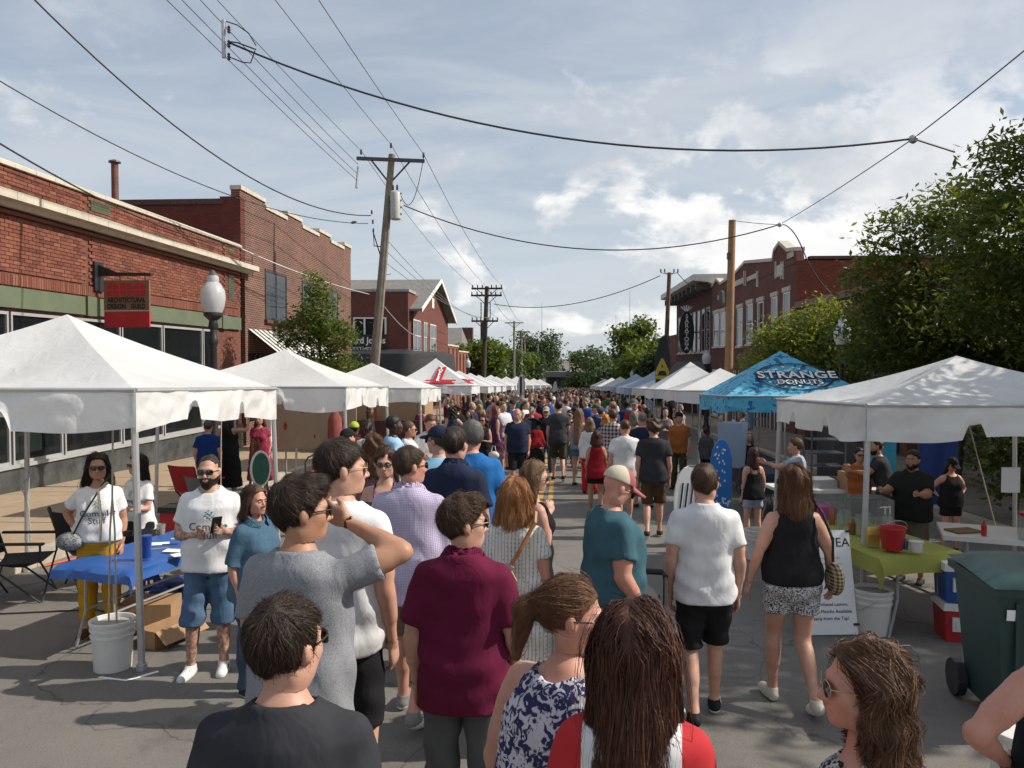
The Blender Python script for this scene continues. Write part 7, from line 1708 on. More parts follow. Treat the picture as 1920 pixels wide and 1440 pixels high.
    def shoe_mesh(s, h, sd):
        parts = []
        for sd in (sd,):
            n = s.an[sd]; f = Field(n - A3(.12, .15, .16), n + A3(.14, .25, .08), h); s.foot(f, sd, .008)
            flat_ = n[2] < .1
            f.warp(lambda D, X, Y, Z: np.maximum(D, Z - n[2] - .012) if not flat_ else np.maximum(np.maximum(D, Z - n[2] - .012), .0 - Z + .002)); parts.append(f.mesh())
        return join(parts)
    # ---- hair
    def hair_field(s, h, style, seed=3):
        c = s.hc + s.M @ A3(0, 0, .08); L_ = {'long': .64, 'bob': .2, 'mid': .28, 'curly_long': .36, 'pony': .05}.get(style, .05)
        pad = .19 if style not in ('short', 'crop', 'fade') else .15
        lo = c - A3(pad, pad + .02, .15 + L_); hi = c + A3(pad, pad, .19); f = Field(lo, hi, h)
        Mi = s.M.T; hc = s.hc; g = 1.0 if s.sex == 'm' else .96
        th = {'short': .0105, 'crop': .007, 'fade': .003, 'quiff': .012, 'pony': .008, 'bun': .008}.get(style, .013)
        f.ell(s.H(0, -.014, .034), (.076 * g + th, .097 + th, .092 + th * 1.15), .01, s.M)
        if style == 'quiff': f.ell(s.H(.0, .055, .1), (.058, .045, .034), .03, s.M)
        if style in ('long', 'mid', 'bob', 'curly_long'):
            drop = {'long': .6, 'mid': .19, 'bob': .13, 'curly_long': .28}[style]; w = {'long': .106, 'mid': .1, 'bob': .1, 'curly_long': .128}[style]
            dn = A3(0, 0, -1); bk = s.M @ A3(0, -1, 0)
            top_ = s.H(0, -.04, -.02); end = top_ + dn * drop + A3(bk[0], bk[1], 0) * (.10 if style == 'long' else .03)
            f.cone(top_, end, w, w * (.86 if style != 'bob' else .95), .03, (bk, .62))
            for sd in (1, -1):
                sp = s.H(sd * .072, .0, -.01); en = sp + dn * drop * .8 + A3(bk[0], bk[1], 0) * .04 + s.M @ A3(sd * .022, 0, 0); f.cone(sp, en, .034, .045 if style != 'long' else .036, .03)
        if style in ('curly', 'afro'): f.ell(s.H(0, -.02, .03), (.115, .125, .115), .02, s.M)
        if style == 'curly_top': f.ell(s.H(0, -.01, .085), (.085, .085, .07), .03, s.M)
        if style == 'bun': f.ell(s.H(0, -.04, .135), (.05, .05, .042), .02, s.M)
        if style == 'pony':
            a = s.H(0, -.105, .04); b = s.H(0, -.165, .0) ; f.cone(a, b, .03, .036, .02); f.cone(b, b + A3(0, 0, -.16) + s.M @ A3(0, -.02, 0), .036, .016, .02)
        rs = np.random.RandomState(seed); ph = rs.uniform(0, 6.28, 8)
        longish = style in ('long', 'mid', 'bob', 'curly_long', 'curly', 'afro')
        amp = {'curly_long': .0095, 'curly': .012, 'afro': .006, 'curly_top': .010, 'bun': .005}.get(style, .0035 if not longish else .006)
        def fn(D, X, Y, Z):
            x, y, z = (Mi[i, 0] * (X - hc[0]) + Mi[i, 1] * (Y - hc[1]) + Mi[i, 2] * (Z - hc[2]) for i in range(3)); z = z - .072
            wv = np.sin(60 * x + 14 * z + ph[0] + 2 * np.sin(20 * y + ph[1])) * np.sin(42 * y + 11 * z + ph[2]) + .6 * np.sin(90 * y + 30 * x + 20 * z + ph[3])
            if amp > .009: wv = wv + np.sin(55 * z + 25 * x + ph[4] + 2 * np.sin(30 * x)) 
            D = D + amp * wv
            hl = np.interp(y, [-.16, -.10, -.05, -.015, .005, .02, .05, .08, .12], [-.095, -.088, -.06, -.03, -.032, .012, .052, .07, .088])
            if style == 'fade': hl = np.interp(y, [-.16, -.10, -.05, -.015, .005, .02, .05, .08, .12], [-.06, -.05, -.03, .0, .0, .03, .075, .1, .15])
            if longish: hl = np.where(y < .012, -9, np.interp(y, [.012, .03, .05, .08, .12], [-.07, .015, .068, .09, .11])) 
            if style == 'pony' or style == 'bun': hl = np.where(y < -.085, -9, hl)
            D = np.maximum(D, (hl - z) * .75)
            return D
        f.warp(fn); return f
    def strands(s, f, n, style, seed, length, width=.0016, lift=.13):
        """thin ribbons that follow the hair volume"""
        rs = np.random.RandomState(seed); V, Q = f.mesh()
        if len(Q) == 0: return None
        c4 = V[Q]; cen = c4.mean(1); nr = np.cross(c4[:, 2] - c4[:, 0], c4[:, 3] - c4[:, 1]); ar = np.linalg.norm(nr, axis=1) + 1e-12; nr /= ar[:, None]
        loc = (cen - s.hc) @ s.M; lz = loc[:, 2] - .072
        wgt = ar * np.where(lz > -.1, 1.0, .45); pick = rs.choice(len(Q), n, p=wgt / wgt.sum())
        bc = rs.dirichlet((1, 1, 1, 1), n); p = (c4[pick] * bc[:, :, None]).sum(1); nn = nr[pick]
        longish = style in ('long', 'mid', 'bob', 'curly_long'); steps = 6 if longish else 3
        crown = s.H(.02, -.07, .115); L_ = length * rs.uniform(.55, 1.25, n)
        fwd = s.M @ A3(0, 1, 0)
        P = [p - nn * .002]; cur = p.copy(); jit = rs.normal(size=(n, 3)) * .35; fly = np.where(rs.random_sample(n) < (.04 if longish else .1), rs.uniform(2, 5, n), rs.uniform(.4, 1.6, n)); lim_n = np.where(fly > 2, .03, 0)
        gx = np.gradient(f.D, f.h)
        def smp(A, q):
            i = np.clip(((q - f.lo) / f.h).round().astype(int), 0, f.n - 1); return A[i[:, 0], i[:, 1], i[:, 2]]
        for k in range(steps):
            G = np.stack([smp(g, cur) for g in gx], 1); G /= np.linalg.norm(G, axis=1)[:, None] + 1e-9; dist = smp(f.D, cur)
            if longish or style in ('pony', 'bun'):
                d = np.tile(A3(0, 0, -1.0), (n, 1)) + .22 * jit
                top_ = (((cur - s.hc) @ s.M)[:, 2] - .072) > .05
                lx = ((cur - s.hc) @ s.M)[:, 0]; sw = np.stack([np.sign(lx + .012) * (.45 + 6 * np.abs(lx)), np.full(n, -.62), np.full(n, -.35)], 1) @ s.M.T; d = np.where(top_[:, None], sw / (np.linalg.norm(sw, axis=1)[:, None] + 1e-6) + .15 * jit, d)
                if style in ('curly_long', 'mid'): am = np.where(top_, .08, .95 if style == 'curly_long' else .28)[:, None]; d = d + am * np.stack([np.sin(52 * cur[:, 2] + 24 * cur[:, 0] + jit[:, 0]), np.cos(47 * cur[:, 2] + 22 * cur[:, 1] + jit[:, 1]), 0 * cur[:, 0]], 1)
                if style in ('pony', 'bun'): tg = s.H(0, -.11, .04) if style == 'pony' else s.H(0, -.04, .14); d = (tg - cur); d /= np.linalg.norm(d, axis=1)[:, None] + 1e-6; d = d + .15 * jit
            else:
                d = cur - crown; d /= np.linalg.norm(d, axis=1)[:, None] + 1e-6; d = d + .45 * jit
                if style == 'quiff': d = d + .4 * fwd
            d = d - G * (d * G).sum(1)[:, None]; d /= np.linalg.norm(d, axis=1)[:, None] + 1e-6
            d = d + G * (lift * fly)[:, None] * (1 if k == 0 else .25)
            cur = cur + d * (L_ / steps)[:, None]; dist = smp(f.D, cur)
            lim = (.007 if not longish else .014) + lim_n
            cur = cur - G * np.clip(dist - lim, -.02, .03)[:, None] * (dist > lim)[:, None] - G * np.minimum(0, dist)[:, None]
            P.append(cur.copy())
        P = np.stack(P, 1); T = np.gradient(P, axis=1); S = np.cross(T, nn[:, None, :] + .5 * rs.normal(size=(n, 1, 3))); S /= np.linalg.norm(S, axis=2)[..., None] + 1e-9
        wv = width * np.linspace(1, .35, steps + 1)[None, :, None] * rs.uniform(.6, 1.4, (n, 1, 1))
        A = P - S * wv; B = P + S * wv; VV = np.stack([A, B], 2).reshape(-1, 3); m = steps + 1
        base = (np.arange(n) * m * 2)[:, None] + (np.arange(steps) * 2)[None, :]
        QQ = np.stack([base, base + 1, base + 3, base + 2], 2).reshape(-1, 4); return VV, QQ
    def beard_mesh(s, h, full=1.0):
        f = Field(s.hc - .17, s.hc + .2, h); E = lambda x, y, z, rx, ry, rz, k=.02: f.ell(s.H(x, y, z), (rx, ry, rz), k, s.M)
        E(0, .03, -.05, .066, .07, .083); E(0, .064, -.1, .04, .034, .034 + .012 * full, .03)
        for sd in (1, -1): E(sd * .054, .005, -.065, .022, .042, .034, .03)
        Mi = s.M.T; hc = s.hc
        def fn(D, X, Y, Z):
            x, y, z = (Mi[i, 0] * (X - hc[0]) + Mi[i, 1] * (Y - hc[1]) + Mi[i, 2] * (Z - hc[2]) for i in range(3)); z = z - .072
            up = np.where(np.abs(x) < .034, -.043, np.interp(y, [-.03, .0, .03, .06, .09], [.0, -.005, -.035, -.05, -.046])); D = np.maximum(D, z - up); D = np.maximum(D, -.012 - y)
            lip = ((x / .023) ** 2 + ((z + .066) / .011) ** 2 < 1) & (y > .07); return np.where(lip, .01, D) + .0015 * np.sin(200 * x + 130 * z) 
        f.warp(fn); return f.mesh()
LV = {0: (.0218, .0072, .0065, .0150, .0088), 1: (.034, .0138, .0135, .028, .017), 2: (.032, .018, None, .03, .018)}
SOLE_W = mat('white_sole', (.7, .69, .66), .7, .1, 20)
M_LENS = mat('dark_lens', (.012, .011, .012), .08, .05, 3, spec=.8); M_FRAME = mat('black_frame', (.015, .013, .013), .3, .05, 3, spec=.6)
M_EYE_W = mat('eye_white', (.32, .3, .28), .35, .03, 30); M_IRIS = mat('iris_brown', (.03, .018, .01), .15, .1, 30)
M_LIP = mat('lip', (.42, .16, .13), .5, .1, 40); M_GOLD = mat('gold_wire', (.5, .38, .2), .35, .1, 10, metal=.8)
def glasses(P, o, style='sun', s=1.0):
    """style: sun, specs, round, aviator; built in the head frame"""
    mb = MB(); ln = MB(); H = lambda x, y, z: P.H(x, y, z) * s
    fm = M_FRAME if style in ('sun', 'specs') else (M_GOLD if style == 'round' else M_FRAME)
    for sd in (1, -1):
        cx = .034 * sd; hw, hh = (.027, .0185) if style == 'sun' else ((.026, .017) if style == 'specs' else (.025, .024))
        rect = style in ('sun', 'specs'); n = 14; ring = []
        for i in range(n):
            a = 2 * math.pi * i / n; ex = 3.5 if rect else 2.0; ca, sa = math.cos(a), math.sin(a)
            ring.append((cx + hw * math.copysign(abs(ca) ** (2 / ex), ca), .109 - .55 * abs(cx + hw * ca) ** 2 * 6, .0 + hh * math.copysign(abs(sa) ** (2 / ex), sa)))
        pts = [H(*q) for q in ring]; mb.tube(pts + [pts[0]], (.0032 if style in ('sun', 'specs') else .0015) * s, 5, False)
        c_ = H(cx, .107, 0); V = [c_] + pts; ln.add(V, [(0, 1 + i, 1 + (i + 1) % n) for i in range(n)])
        mb.tube([H(sd * .06, .1, .008), H(sd * .077, .06, .008), H(sd * .084, .0, .006), H(sd * .082, -.02, -.008)], (.0028 if rect else .0016) * s, 5)
    mb.tube([H(-.009, .111, .004), H(0, .114, .007), H(.009, .111, .004)], .002 * s, 5)
    g = mb.build('glasses', fm, o)
    ln.build('lens', M_LENS if style not in ('specs',) else GLASS_CLEAR, g); return g
def cap_hat(P, s, h, kind='cap'):
    f = Field(P.hc - A3(.2, .22, .02), P.hc + A3(.2, .28, .24), h)
    f.ell(P.H(0, -.012, .045), (.092, .112, .098), .01, P.M)
    Mi = P.M.T; hc = P.hc
    def fn(D, X, Y, Z):
        x, y, z = (Mi[i, 0] * (X - hc[0]) + Mi[i, 1] * (Y - hc[1]) + Mi[i, 2] * (Z - hc[2]) for i in range(3)); z = z - .072
        D = np.maximum(D, .042 - z - .1 * np.clip(-y, 0, .2))
        if kind == 'cap':
            q = np.sqrt((x / .085) ** 2 + ((y - .07) / .13) ** 2); br = np.maximum(np.maximum((q - 1) * .085, .06 - y), np.abs(z - .047 + 6 * x * x * .6 + .18 * (y - .09)) - .009); D = np.minimum(D, br)
        else:
            rad = np.sqrt(x ** 2 + (y + .012) ** 2); w = .19 if kind == 'wide' else .15; br = np.maximum(rad - w, np.abs(z - .05 + .06 * np.sin(9 * x)) - .007); D = np.minimum(D, br)
        return D
    f.warp(fn); return f.mesh()
COUNT = {'n': 0}
def person(label, x, y, h, yaw, lvl=1, group='people in the crowd', skin='fair', top=None, bottom=None, shoes=(.03, .03, .03), hair=('short', 'brown'), strands=0, glass=None, beard=None, cap=None, cat='person', z=None, sole=True, seed=None, collar=False, skin_obj=None, tucked=False, strand_len=None, **pose):
    COUNT['n'] += 1; seed = seed or COUNT['n'] * 13 + 5
    P = Person(h=h, **pose); b, hh, hd, ch, rh = LV[lvl]; s = h / (1.772 if hair and hair[0] != 'bald' else 1.757)
    if lvl == 2: P.hands = True; hd = .02
    v_, q = P.body_mesh(b, hh, hd)
    me = fast_mesh('person', v_ * s, q, skin_obj or skin_mat(skin, SKIN_C[skin]), True)
    o = link('person', me); o.location = (x, y, gz(y) if z is None else z); o.rotation_euler = (0, 0, yaw); tag(o, label, cat, group)
    def part(name, vq, m):
        if vq is None or len(vq[1]) == 0: return None
        return link(name, fast_mesh(name, vq[0] * s, vq[1], m, True), o)
    if top:
        kind, m = top[0], top[1]; kw = top[2] if len(top) > 2 else {}
        nm = {'tee': 't_shirt', 'shirt': 'shirt', 'long': 'long_sleeve_shirt', 'tank': 'tank_top', 'cami': 'strap_top', 'dress': 'dress'}[kind]
        t_ = part(nm, P.top_mesh(ch, kind, seed, **kw), m)
        if collar: c_ = part('collar', P.collar_mesh(ch * .6), m); c_.parent = t_
    if bottom:
        kind, m = bottom[0], bottom[1]; kw = bottom[2] if len(bottom) > 2 else {}
        part({'pants': 'trousers', 'mini': 'shorts', 'capri': 'trousers'}.get(kind, kind), P.bottom_mesh(ch * (1.35 if lvl else 1.2), kind, seed + 1, **kw), m)
    if shoes is not None:
        ms = shoes if not isinstance(shoes, tuple) else cloth_mat('shoe_%02d%02d%02d' % tuple(int(c * 99) for c in shoes), shoes, bump=.1, rough=.6)
        for sd in (1, -1):
            v2, q2 = P.shoe_mesh(.012 if lvl == 0 else .022 if lvl == 1 else .022, sd)
            so_ = link('shoe', fast_mesh('shoe', v2 * s, q2, [ms, SOLE_W], True), o)
            if sole:
                zc_ = v2[q2].mean(1); so_.data.polygons.foreach_set('material_index', (zc_[:, 2] < P.an[sd][2] - .054).astype(np.int32))
    if hair and hair[0] != 'bald':
        hm = hair_mat(hair[1], HAIR_C[hair[1]]); f = P.hair_field(rh, hair[0], seed)
        ho = part('hair', f.mesh(), hm)
        if strands:
            ln = strand_len or {'long': .3, 'mid': .2, 'bob': .14, 'curly_long': .24, 'pony': .1, 'bun': .09}.get(hair[0], .05)
            vq = P.strands(f, strands, hair[0], seed, ln, .0008 if hair[0] not in ('long', 'curly_long', 'mid') else .0010)
            if vq is not None: so2 = link('hair_strands', fast_mesh('hair_strands', vq[0] * s, vq[1], hm, True), ho); so2['kind'] = 'stuff'
    if beard: part('beard', P.beard_mesh(hh, beard[1] if len(beard) > 1 else 1), hair_mat(beard[0], HAIR_C[beard[0]]))
    if cap: part('hat', cap_hat(P, s, min(rh * .75, .011), cap[1] if len(cap) > 1 else 'cap'), cap[0])
    if glass: glasses(P, o, glass, s)
    if lvl <= 1 and glass not in ('sun', 'round', 'aviator') and True:
        for sd in (1, -1):
            m_ = MB(); c_ = P.H(sd * .031, .0835, .001) * s; r_ = .0125 * s
            m_.lathe([(r_ * math.sin(a), -r_ * math.cos(a)) for a in np.linspace(.05, math.pi - .05, 8)], c_, 10); e_ = m_.build('eye', M_EYE_W, o, False, True)
            m_ = MB(); c2 = P.H(sd * .031, .0885, .001) * s; m_.lathe([(.0082 * s * math.sin(a), -.0082 * s * math.cos(a)) for a in np.linspace(.05, math.pi - .05, 6)], c2, 8); m_.build('iris', M_IRIS, e_, False, True)
        if lvl == 0 or True:
            bm = hair_mat(hair[1] if hair and hair[0] != 'bald' else 'brown', HAIR_C[hair[1] if hair and hair[0] != 'bald' else 'brown'])
            for sd in (1, -1): MB().tube([P.H(sd * .014, .099, .019) * s, P.H(sd * .032, .099, .026) * s, P.H(sd * .049, .086, .021) * s], [.003 * s, .0038 * s, .002 * s], 5).build('eyebrow', bm, o, False, True)
            f = Field(P.H(0, .09, -.067) - .04, P.H(0, .09, -.067) + .04, .004)
            f.ell(P.H(0, .0915, -.0625), (.023, .0125, .0055), .003, P.M); f.ell(P.H(0, .0905, -.0715), (.02, .0125, .006), .003, P.M); part('lips', f.mesh(), M_LIP)
    o['_P'] = 0; del o['_P']
    PEOPLE.append((o, P, s)); return o
PEOPLE = []
# ------------------------------------------------------------------ who is there
from mathutils.bvhtree import BVHTree
def two_tone(name, c1, c2, axis, thr, absolute=False):
    m, nt, p = nodes_of('cloth_' + name); t = add(nt, 'ShaderNodeTexCoord'); sx = add(nt, 'ShaderNodeSeparateXYZ'); nt.links.new(t.outputs['Object'], sx.inputs[0]); v_ = sx.outputs[axis]
    if absolute:
        a = add(nt, 'ShaderNodeMath', operation='ABSOLUTE'); nt.links.new(v_, a.inputs[0]); v_ = a.outputs[0]
    g = add(nt, 'ShaderNodeMath', operation='GREATER_THAN'); nt.links.new(v_, g.inputs[0]); g.inputs[1].default_value = thr
    mx = add(nt, 'ShaderNodeMix', data_type='RGBA'); nt.links.new(g.outputs[0], mx.inputs[0]); mx.inputs[6].default_value = rgba(c1); mx.inputs[7].default_value = rgba(c2); nt.links.new(mx.outputs[2], p.inputs['Base Color']); p.inputs['Roughness'].default_value = .85; return m
K = {}
HAIR_C['chestnut_dark'] = (.11, .056, .03)
def C(name, col, pat=None, col2=None, **kw):
    if name not in K: K[name] = cloth_mat(name, col, pat, col2, **kw)
    return K[name]
WH = C('white_cotton', (.66, .66, .67)); BK = C('black_cotton', (.017, .017, .019)); CH = C('charcoal_cotton', (.036, .037, .043)); NV = C('navy_cotton', (.02, .027, .055)); KH = C('khaki', (.17, .135, .10)); DN = C('denim', (.045, .10, .19), 'denim', (.09, .16, .25)); DND = C('dark_denim', (.02, .035, .075), 'denim', (.05, .07, .12))
HE = C('heather_grey', (.13, .14, .165), 'melange', (.33, .335, .35)); LV_ = C('lavender_check', (.52, .48, .60), 'check', (.23, .17, .33)); BU = C('burgundy_cotton', (.115, .012, .038)); BL = C('bright_blue', (.022, .13, .36)); LB = C('light_blue', (.2, .42, .58)); TE = C('teal_cotton', (.045, .105, .135)); GY = C('grey_cotton', (.09, .09, .1)); BR = C('brown_twill', (.085, .05, .03)); YE = C('mustard_yellow', (.50, .25, .012)); RD = C('red_cotton', (.22, .013, .02)); OL = C('olive_twill', (.06, .06, .035)); SG = C('sage_twill', (.2, .22, .2)); PU = C('plum', (.07, .025, .06)); MU = C('rust_orange', (.3, .1, .03)); PK = C('pink_cotton', (.5, .2, .24))
FL = C('blue_floral', (.55, .53, .58), 'floral', (.035, .035, .10)); SW = C('ink_swirl', (.56, .56, .57), 'swirl', (.02, .025, .05)); VS = C('white_print_stripe', (.64, .62, .58), 'vstripe', (.16, .16, .2)); PD = C('red_plaid', (.5, .47, .46), 'plaid', (.06, .02, .03)); SP = C('grey_stripe', (.2, .22, .22), 'stripe', (.05, .05, .055)); MF = C('maroon_floral', (.16, .015, .035), 'floral', (.35, .05, .1)); DF = C('multi_floral', (.08, .12, .14), 'floral', (.22, .08, .1)); BT = C('black_white_print', (.02, .02, .022), 'floral', (.45, .45, .45), scale=1.6)
DSH = C('teal_denim_shirt', (.03, .085, .14), 'denim', (.05, .115, .17)); RAG = two_tone('white_red_raglan', (.62, .62, .63), (.42, .012, .018), 0, .125, True); CAP2 = two_tone('beige_red_cap', (.5, .44, .34), (.30, .085, .085), 1, .082)
def put(px, py, Y):
    p = at_y(px, py, Y); return p.x, Y, p.z - gz(Y)
G_N = 'people standing near the camera'
def near(label, px, py, Y, yaw, lvl=0, **kw):
    x, y, h = put(px, py, Y); kw.setdefault('group', G_N); return person(label, x, y, h, yaw, lvl, **kw)
PI = math.pi
P1 = near('person in charcoal tee with dark short hair, nearest the camera at lower left', 534, 1113, 1.97, .05, skin='fair', top=('tee', CH), bottom=('pants', DND), hair=('short', 'dark'), strands=5600, glass='sun', hy=-.45, sex='m')
P2 = near('person in heather grey tee raising one arm to shade the eyes', 562, 890, 3.1, -.25, skin='tan', top=('tee', HE, {'hem': .8}), bottom=('shorts', SG), hair=('quiff', 'dark'), strands=5600, glass='sun', hy=-.75, arms=(((.20, .12, .085), (-.265, .05, .09)), ((.05, .02, -.28), (.0, .2, -.12))))
P3 = near('person in white tee with round gold sunglasses behind the grey tee', 640, 820, 3.85, -.2, top=('tee', WH), bottom=('shorts', BK), hair=('short', 'dark'), strands=2700, glass='round', hy=-.9, arms=('hang', 'hang'))
P4 = near('person in lavender checked shirt and khaki shorts seen from behind', 768, 833, 5.2, -.1, top=('long', LV_, {'hem': .78}), collar=True, bottom=('shorts', KH, {'length': .52}), shoes=(.2, .18, .165), hair=('crop', 'brown'), strands=2250, glass='sun', hy=-.8, legs='walk2', heavy=.35, skin='pink', arms=('cross', 'cross'))
P5 = near('person in navy collared shirt with cropped black hair', 853, 798, 6.2, -.15, top=('shirt', NV), collar=True, bottom=('pants', DND), hair=('short', 'dark'), strands=1575, hy=-.2, skin='fair')
P6 = near('person in bright blue tee with greying hair beside the navy shirt', 884, 786, 6.9, .15, top=('tee', BL), bottom=('shorts', KH), hair=('short', 'grey'), strands=1350, hy=.5, heavy=.4, skin='pink')
P7 = near('person in light blue tee and navy cap behind the navy shirt', 822, 797, 7.2, .7, 1, top=('tee', LB), bottom=('shorts', KH), hair=('crop', 'brown'), cap=(NV,), glass='sun', hy=.3)
P8 = near('person with dark-rimmed glasses and piled curly hair facing the camera', 722, 840, 6.6, PI + .1, 0, sex='f', top=('cami', C('dark_floral', (.03, .02, .04), 'floral', (.2, .1, .2))), bottom=('skirt', BK), hair=('curly_top', 'brown'), strands=1350, strand_len=.06, glass='specs', heavy=.3, skin='fair')
P9 = near('person with wavy brown hair in multicoloured floral dress from behind', 701, 812, 8.6, .1, 1, sex='f', top=('dress', DF, {'hem': .5}), hair=('curly_long', 'chestnut'), strands=1125, arms=('hang', 'hang'))
P10 = near('person in teal denim shirt with brown bobbed hair looking right', 478, 908, 5.6, -1.95, 0, sex='f', top=('long', DSH, {'sleeve': .95, 'hem': .8}), collar=True, bottom=('pants', DND), hair=('bob', 'brown'), strands=2250, hy=-.1, skin='pink', heavy=.5, arms=('hang', 'hang'))
P11 = near('bearded person in white printed tee, denim shorts and white trainers', 392, 850, 5.95, PI + .12, 0, skin='tan', skin_obj=skin_mat('tattoo', SKIN_C['fair'], True), top=('tee', WH), bottom=('shorts', DN, {'length': .40}), shoes=(.62, .62, .6), hair=('fade', 'dark'), strands=675, strand_len=.012, glass='sun', beard=('black', 1.0), legs='shift', hy=.0, heavy=.15, arms=(((.06, .03, -.28), (-.20, .17, .04)), ((.05, -.01, -.28), (-.07, .22, .07))))
P12 = near('person in white printed tee and yellow trousers with hand on hip', 183, 848, 6.75, PI + .25, 0, sex='f', skin='tan', top=('tee', WH, {'hem': .93}), bottom=('pants', YE, {'length': .17}), shoes=(.1, .05, .03), hair=('mid', 'black'), strands=2250, glass='sun', hy=.25, heavy=.25, arms=('hip', 'hang'))
P13 = near('person in white printed tee with long dark hair behind the table', 258, 850, 8.0, PI - .35, 0, sex='f', skin='fair', top=('tee', WH), bottom=('skirt', BK), hair=('long', 'black'), strands=1800, glass='sun', hy=-.2, arms=('hang', 'fwd'))
P14 = near('person in burgundy short-sleeved shirt looking right in sunglasses', 868, 925, 3.55, -.08, 0, top=('shirt', BU, {'hem': .8}), collar=True, bottom=('pants', C('grey_twill', (.085, .095, .095))), hair=('quiff', 'brown'), strands=5600, glass='sun', hy=-1.05, skin='fair', arms=(((.07, -.02, -.28), (-.02, .17, -.18)), 'hang'))
P15 = near('person with strawberry blond hair in pale patterned dress', 966, 893, 5.0, -.15, 0, sex='f', top=('dress', VS, {'hem': .45, 'sleeve': .55}), hair=('mid', 'strawberry'), strands=2850, skin='pink', heavy=.35, arms=('hang', 'hang_in'))
P16 = near('person in sunglasses resting chin on hand behind the strawberry blond hair', 1000, 862, 6.0, -1.1, 0, sex='f', top=('tank', BK), bottom=('pants', DND), hair=('mid', 'sandy'), strands=1800, glass='sun', hy=-.25, hp=-.12, arms=(((.02, .06, -.27), (-.11, .07, .23)), 'hang'))
P17 = near('person in teal printed tee and two-tone cap looking down', 1148, 876, 4.95, -1.2, 0, top=('tee', TE, {'hem': .78}), bottom=('shorts', KH), hair=('bald', 'sandy'), cap=(CAP2,), glass='sun', hp=-.5, heavy=.65, skin='pink', arms=(((.05, -.02, -.28), (.0, .14, -.21)), ((.05, .0, -.28), (-.03, .2, -.14))))
P18 = near('person in plain white tee and black shorts walking away', 1322, 868, 5.3, -.05, 0, top=('tee', WH, {'hem': .84}), bottom=('shorts', BK), shoes=(.018, .018, .02), hair=('short', 'brown'), strands=2250, legs='walk', arms=('hang', 'hang'), skin='fair', hy=-.2)
P19 = near('person in black sleeveless top and patterned shorts walking away', 1487, 870, 5.55, .05, 0, sex='f', top=('tank', BK, {'hem': .925}), bottom=('mini', SW, {'length': .69}), shoes=(.5, .46, .38), hair=('mid', 'chestnut'), strands=5600, legs='walk2', arms=('out', 'out'), skin='fair', hy=.35, heavy=.2, glass='sun')
P20 = near('person in sleeveless blue floral top with ponytail and sunglasses', 1066, 1077, 2.45, -.55, 0, sex='f', top=('tank', FL), bottom=('pants', DND), hair=('pony', 'chestnut'), strands=2850, glass='sun', hy=-.95, hp=-.12, heavy=1.5, skin='pink', arms=('out', 'hang'))
P21 = near('person with long straight dark brown hair in white and red shirt', 1188, 1122, 2.05, -.15, 0, sex='f', top=('tee', RAG), bottom=('pants', DND), hair=('long', 'auburn_dark'), strands=9500, skin='fair', heavy=.2)
P22 = near('person with wavy brown hair and round glasses at lower right looking left', 1622, 1197, 2.05, .8, 0, sex='f', top=('tank', BT), bottom=('pants', BK), hair=('curly_long', 'chestnut_dark'), strands=9500, glass='round', hy=.65, skin='pink', heavy=.1, arms=('hang', 'hang'))
P23 = near('person with bent elbow at the right edge, mostly out of view', 2045, 1020, 2.5, .1, 0, sex='f', top=('tank', BK), bottom=('pants', DND), hair=('bob', 'blond'), skin='pink', arms=('hang', ((.25, -.05, -.17), (-.2, .14, -.17))), heavy=.2)
# middle distance
G_M = 'people walking between the tents'
def mid(label, px, py, Y, yaw, **kw): kw.setdefault('group', G_M); return near(label, px, py, Y, yaw, 1, **kw)
mid('person in deep red tank top and black skirt walking away', 1118, 806, 13.4, .1, sex='f', top=('tank', RD, {'hem': .8}), bottom=('mini', BK), hair=('bob', 'darkred'), legs='walk2', skin='tan')
mid('person in white tee between the red tank top and the grey tee', 1172, 785, 12.4, 0, top=('tee', WH), bottom=('shorts', BK), hair=('fade', 'brown'), legs='walk', skin='fair', heavy=.1)
mid('person in slate tee and brown cargo shorts walking away', 1226, 784, 11.6, -.1, top=('tee', CH), bottom=('shorts', BR), hair=('curly', 'brown'), legs='walk', skin='fair')
mid('person in maroon and white plaid shirt with tousled brown hair', 1150, 766, 15.4, -.3, top=('long', PD), bottom=('pants', DND), hair=('short', 'brown'))
mid('person in white long-sleeved top and red trousers', 1106, 782, 16.2, -.2, sex='f', top=('long', WH), bottom=('pants', C('bright_red', (.45, .02, .025))), hair=('bob', 'sandy'))
mid('person in light grey-blue strap top with fair hair', 1086, 765, 17.5, -.4, sex='f', top=('cami', C('grey_blue', (.2, .26, .32))), bottom=('mini', DN), hair=('long', 'sandy'))
mid('tall person in dark grey tee and olive shorts walking away on centre line', 1047, 750, 18.3, .05, top=('tee', C('dark_slate', (.055, .058, .065))), bottom=('shorts', OL), hair=('short', 'black'), legs='walk2')
mid('bald person in navy tee and black shorts walking towards the camera', 970, 766, 16.3, PI, top=('tee', NV), bottom=('shorts', BK), hair=('bald', 'brown'), legs='walk', skin='pink', heavy=.25)
W9 = mid('person in black dress and sunglasses carrying a white handbag', 906, 777, 17.2, PI - .35, sex='f', top=('dress', BK, {'hem': .5, 'sleeve': .0}), hair=('curly_long', 'darkred'), glass='sun', skin='pink', arms=('hang', 'phone'))
mid('person in plum sleeveless dress with auburn hair', 930, 760, 19.3, -1.1, sex='f', top=('dress', PU, {'hem': .45, 'sleeve': 0.0}), hair=('mid', 'auburn'), legs='walk')
mid('tall person in white tee with folded arms by the left tents', 943, 752, 20.6, PI + .6, top=('tee', WH), bottom=('shorts', SP), hair=('short', 'sandy'), arms=('cross', 'cross'))
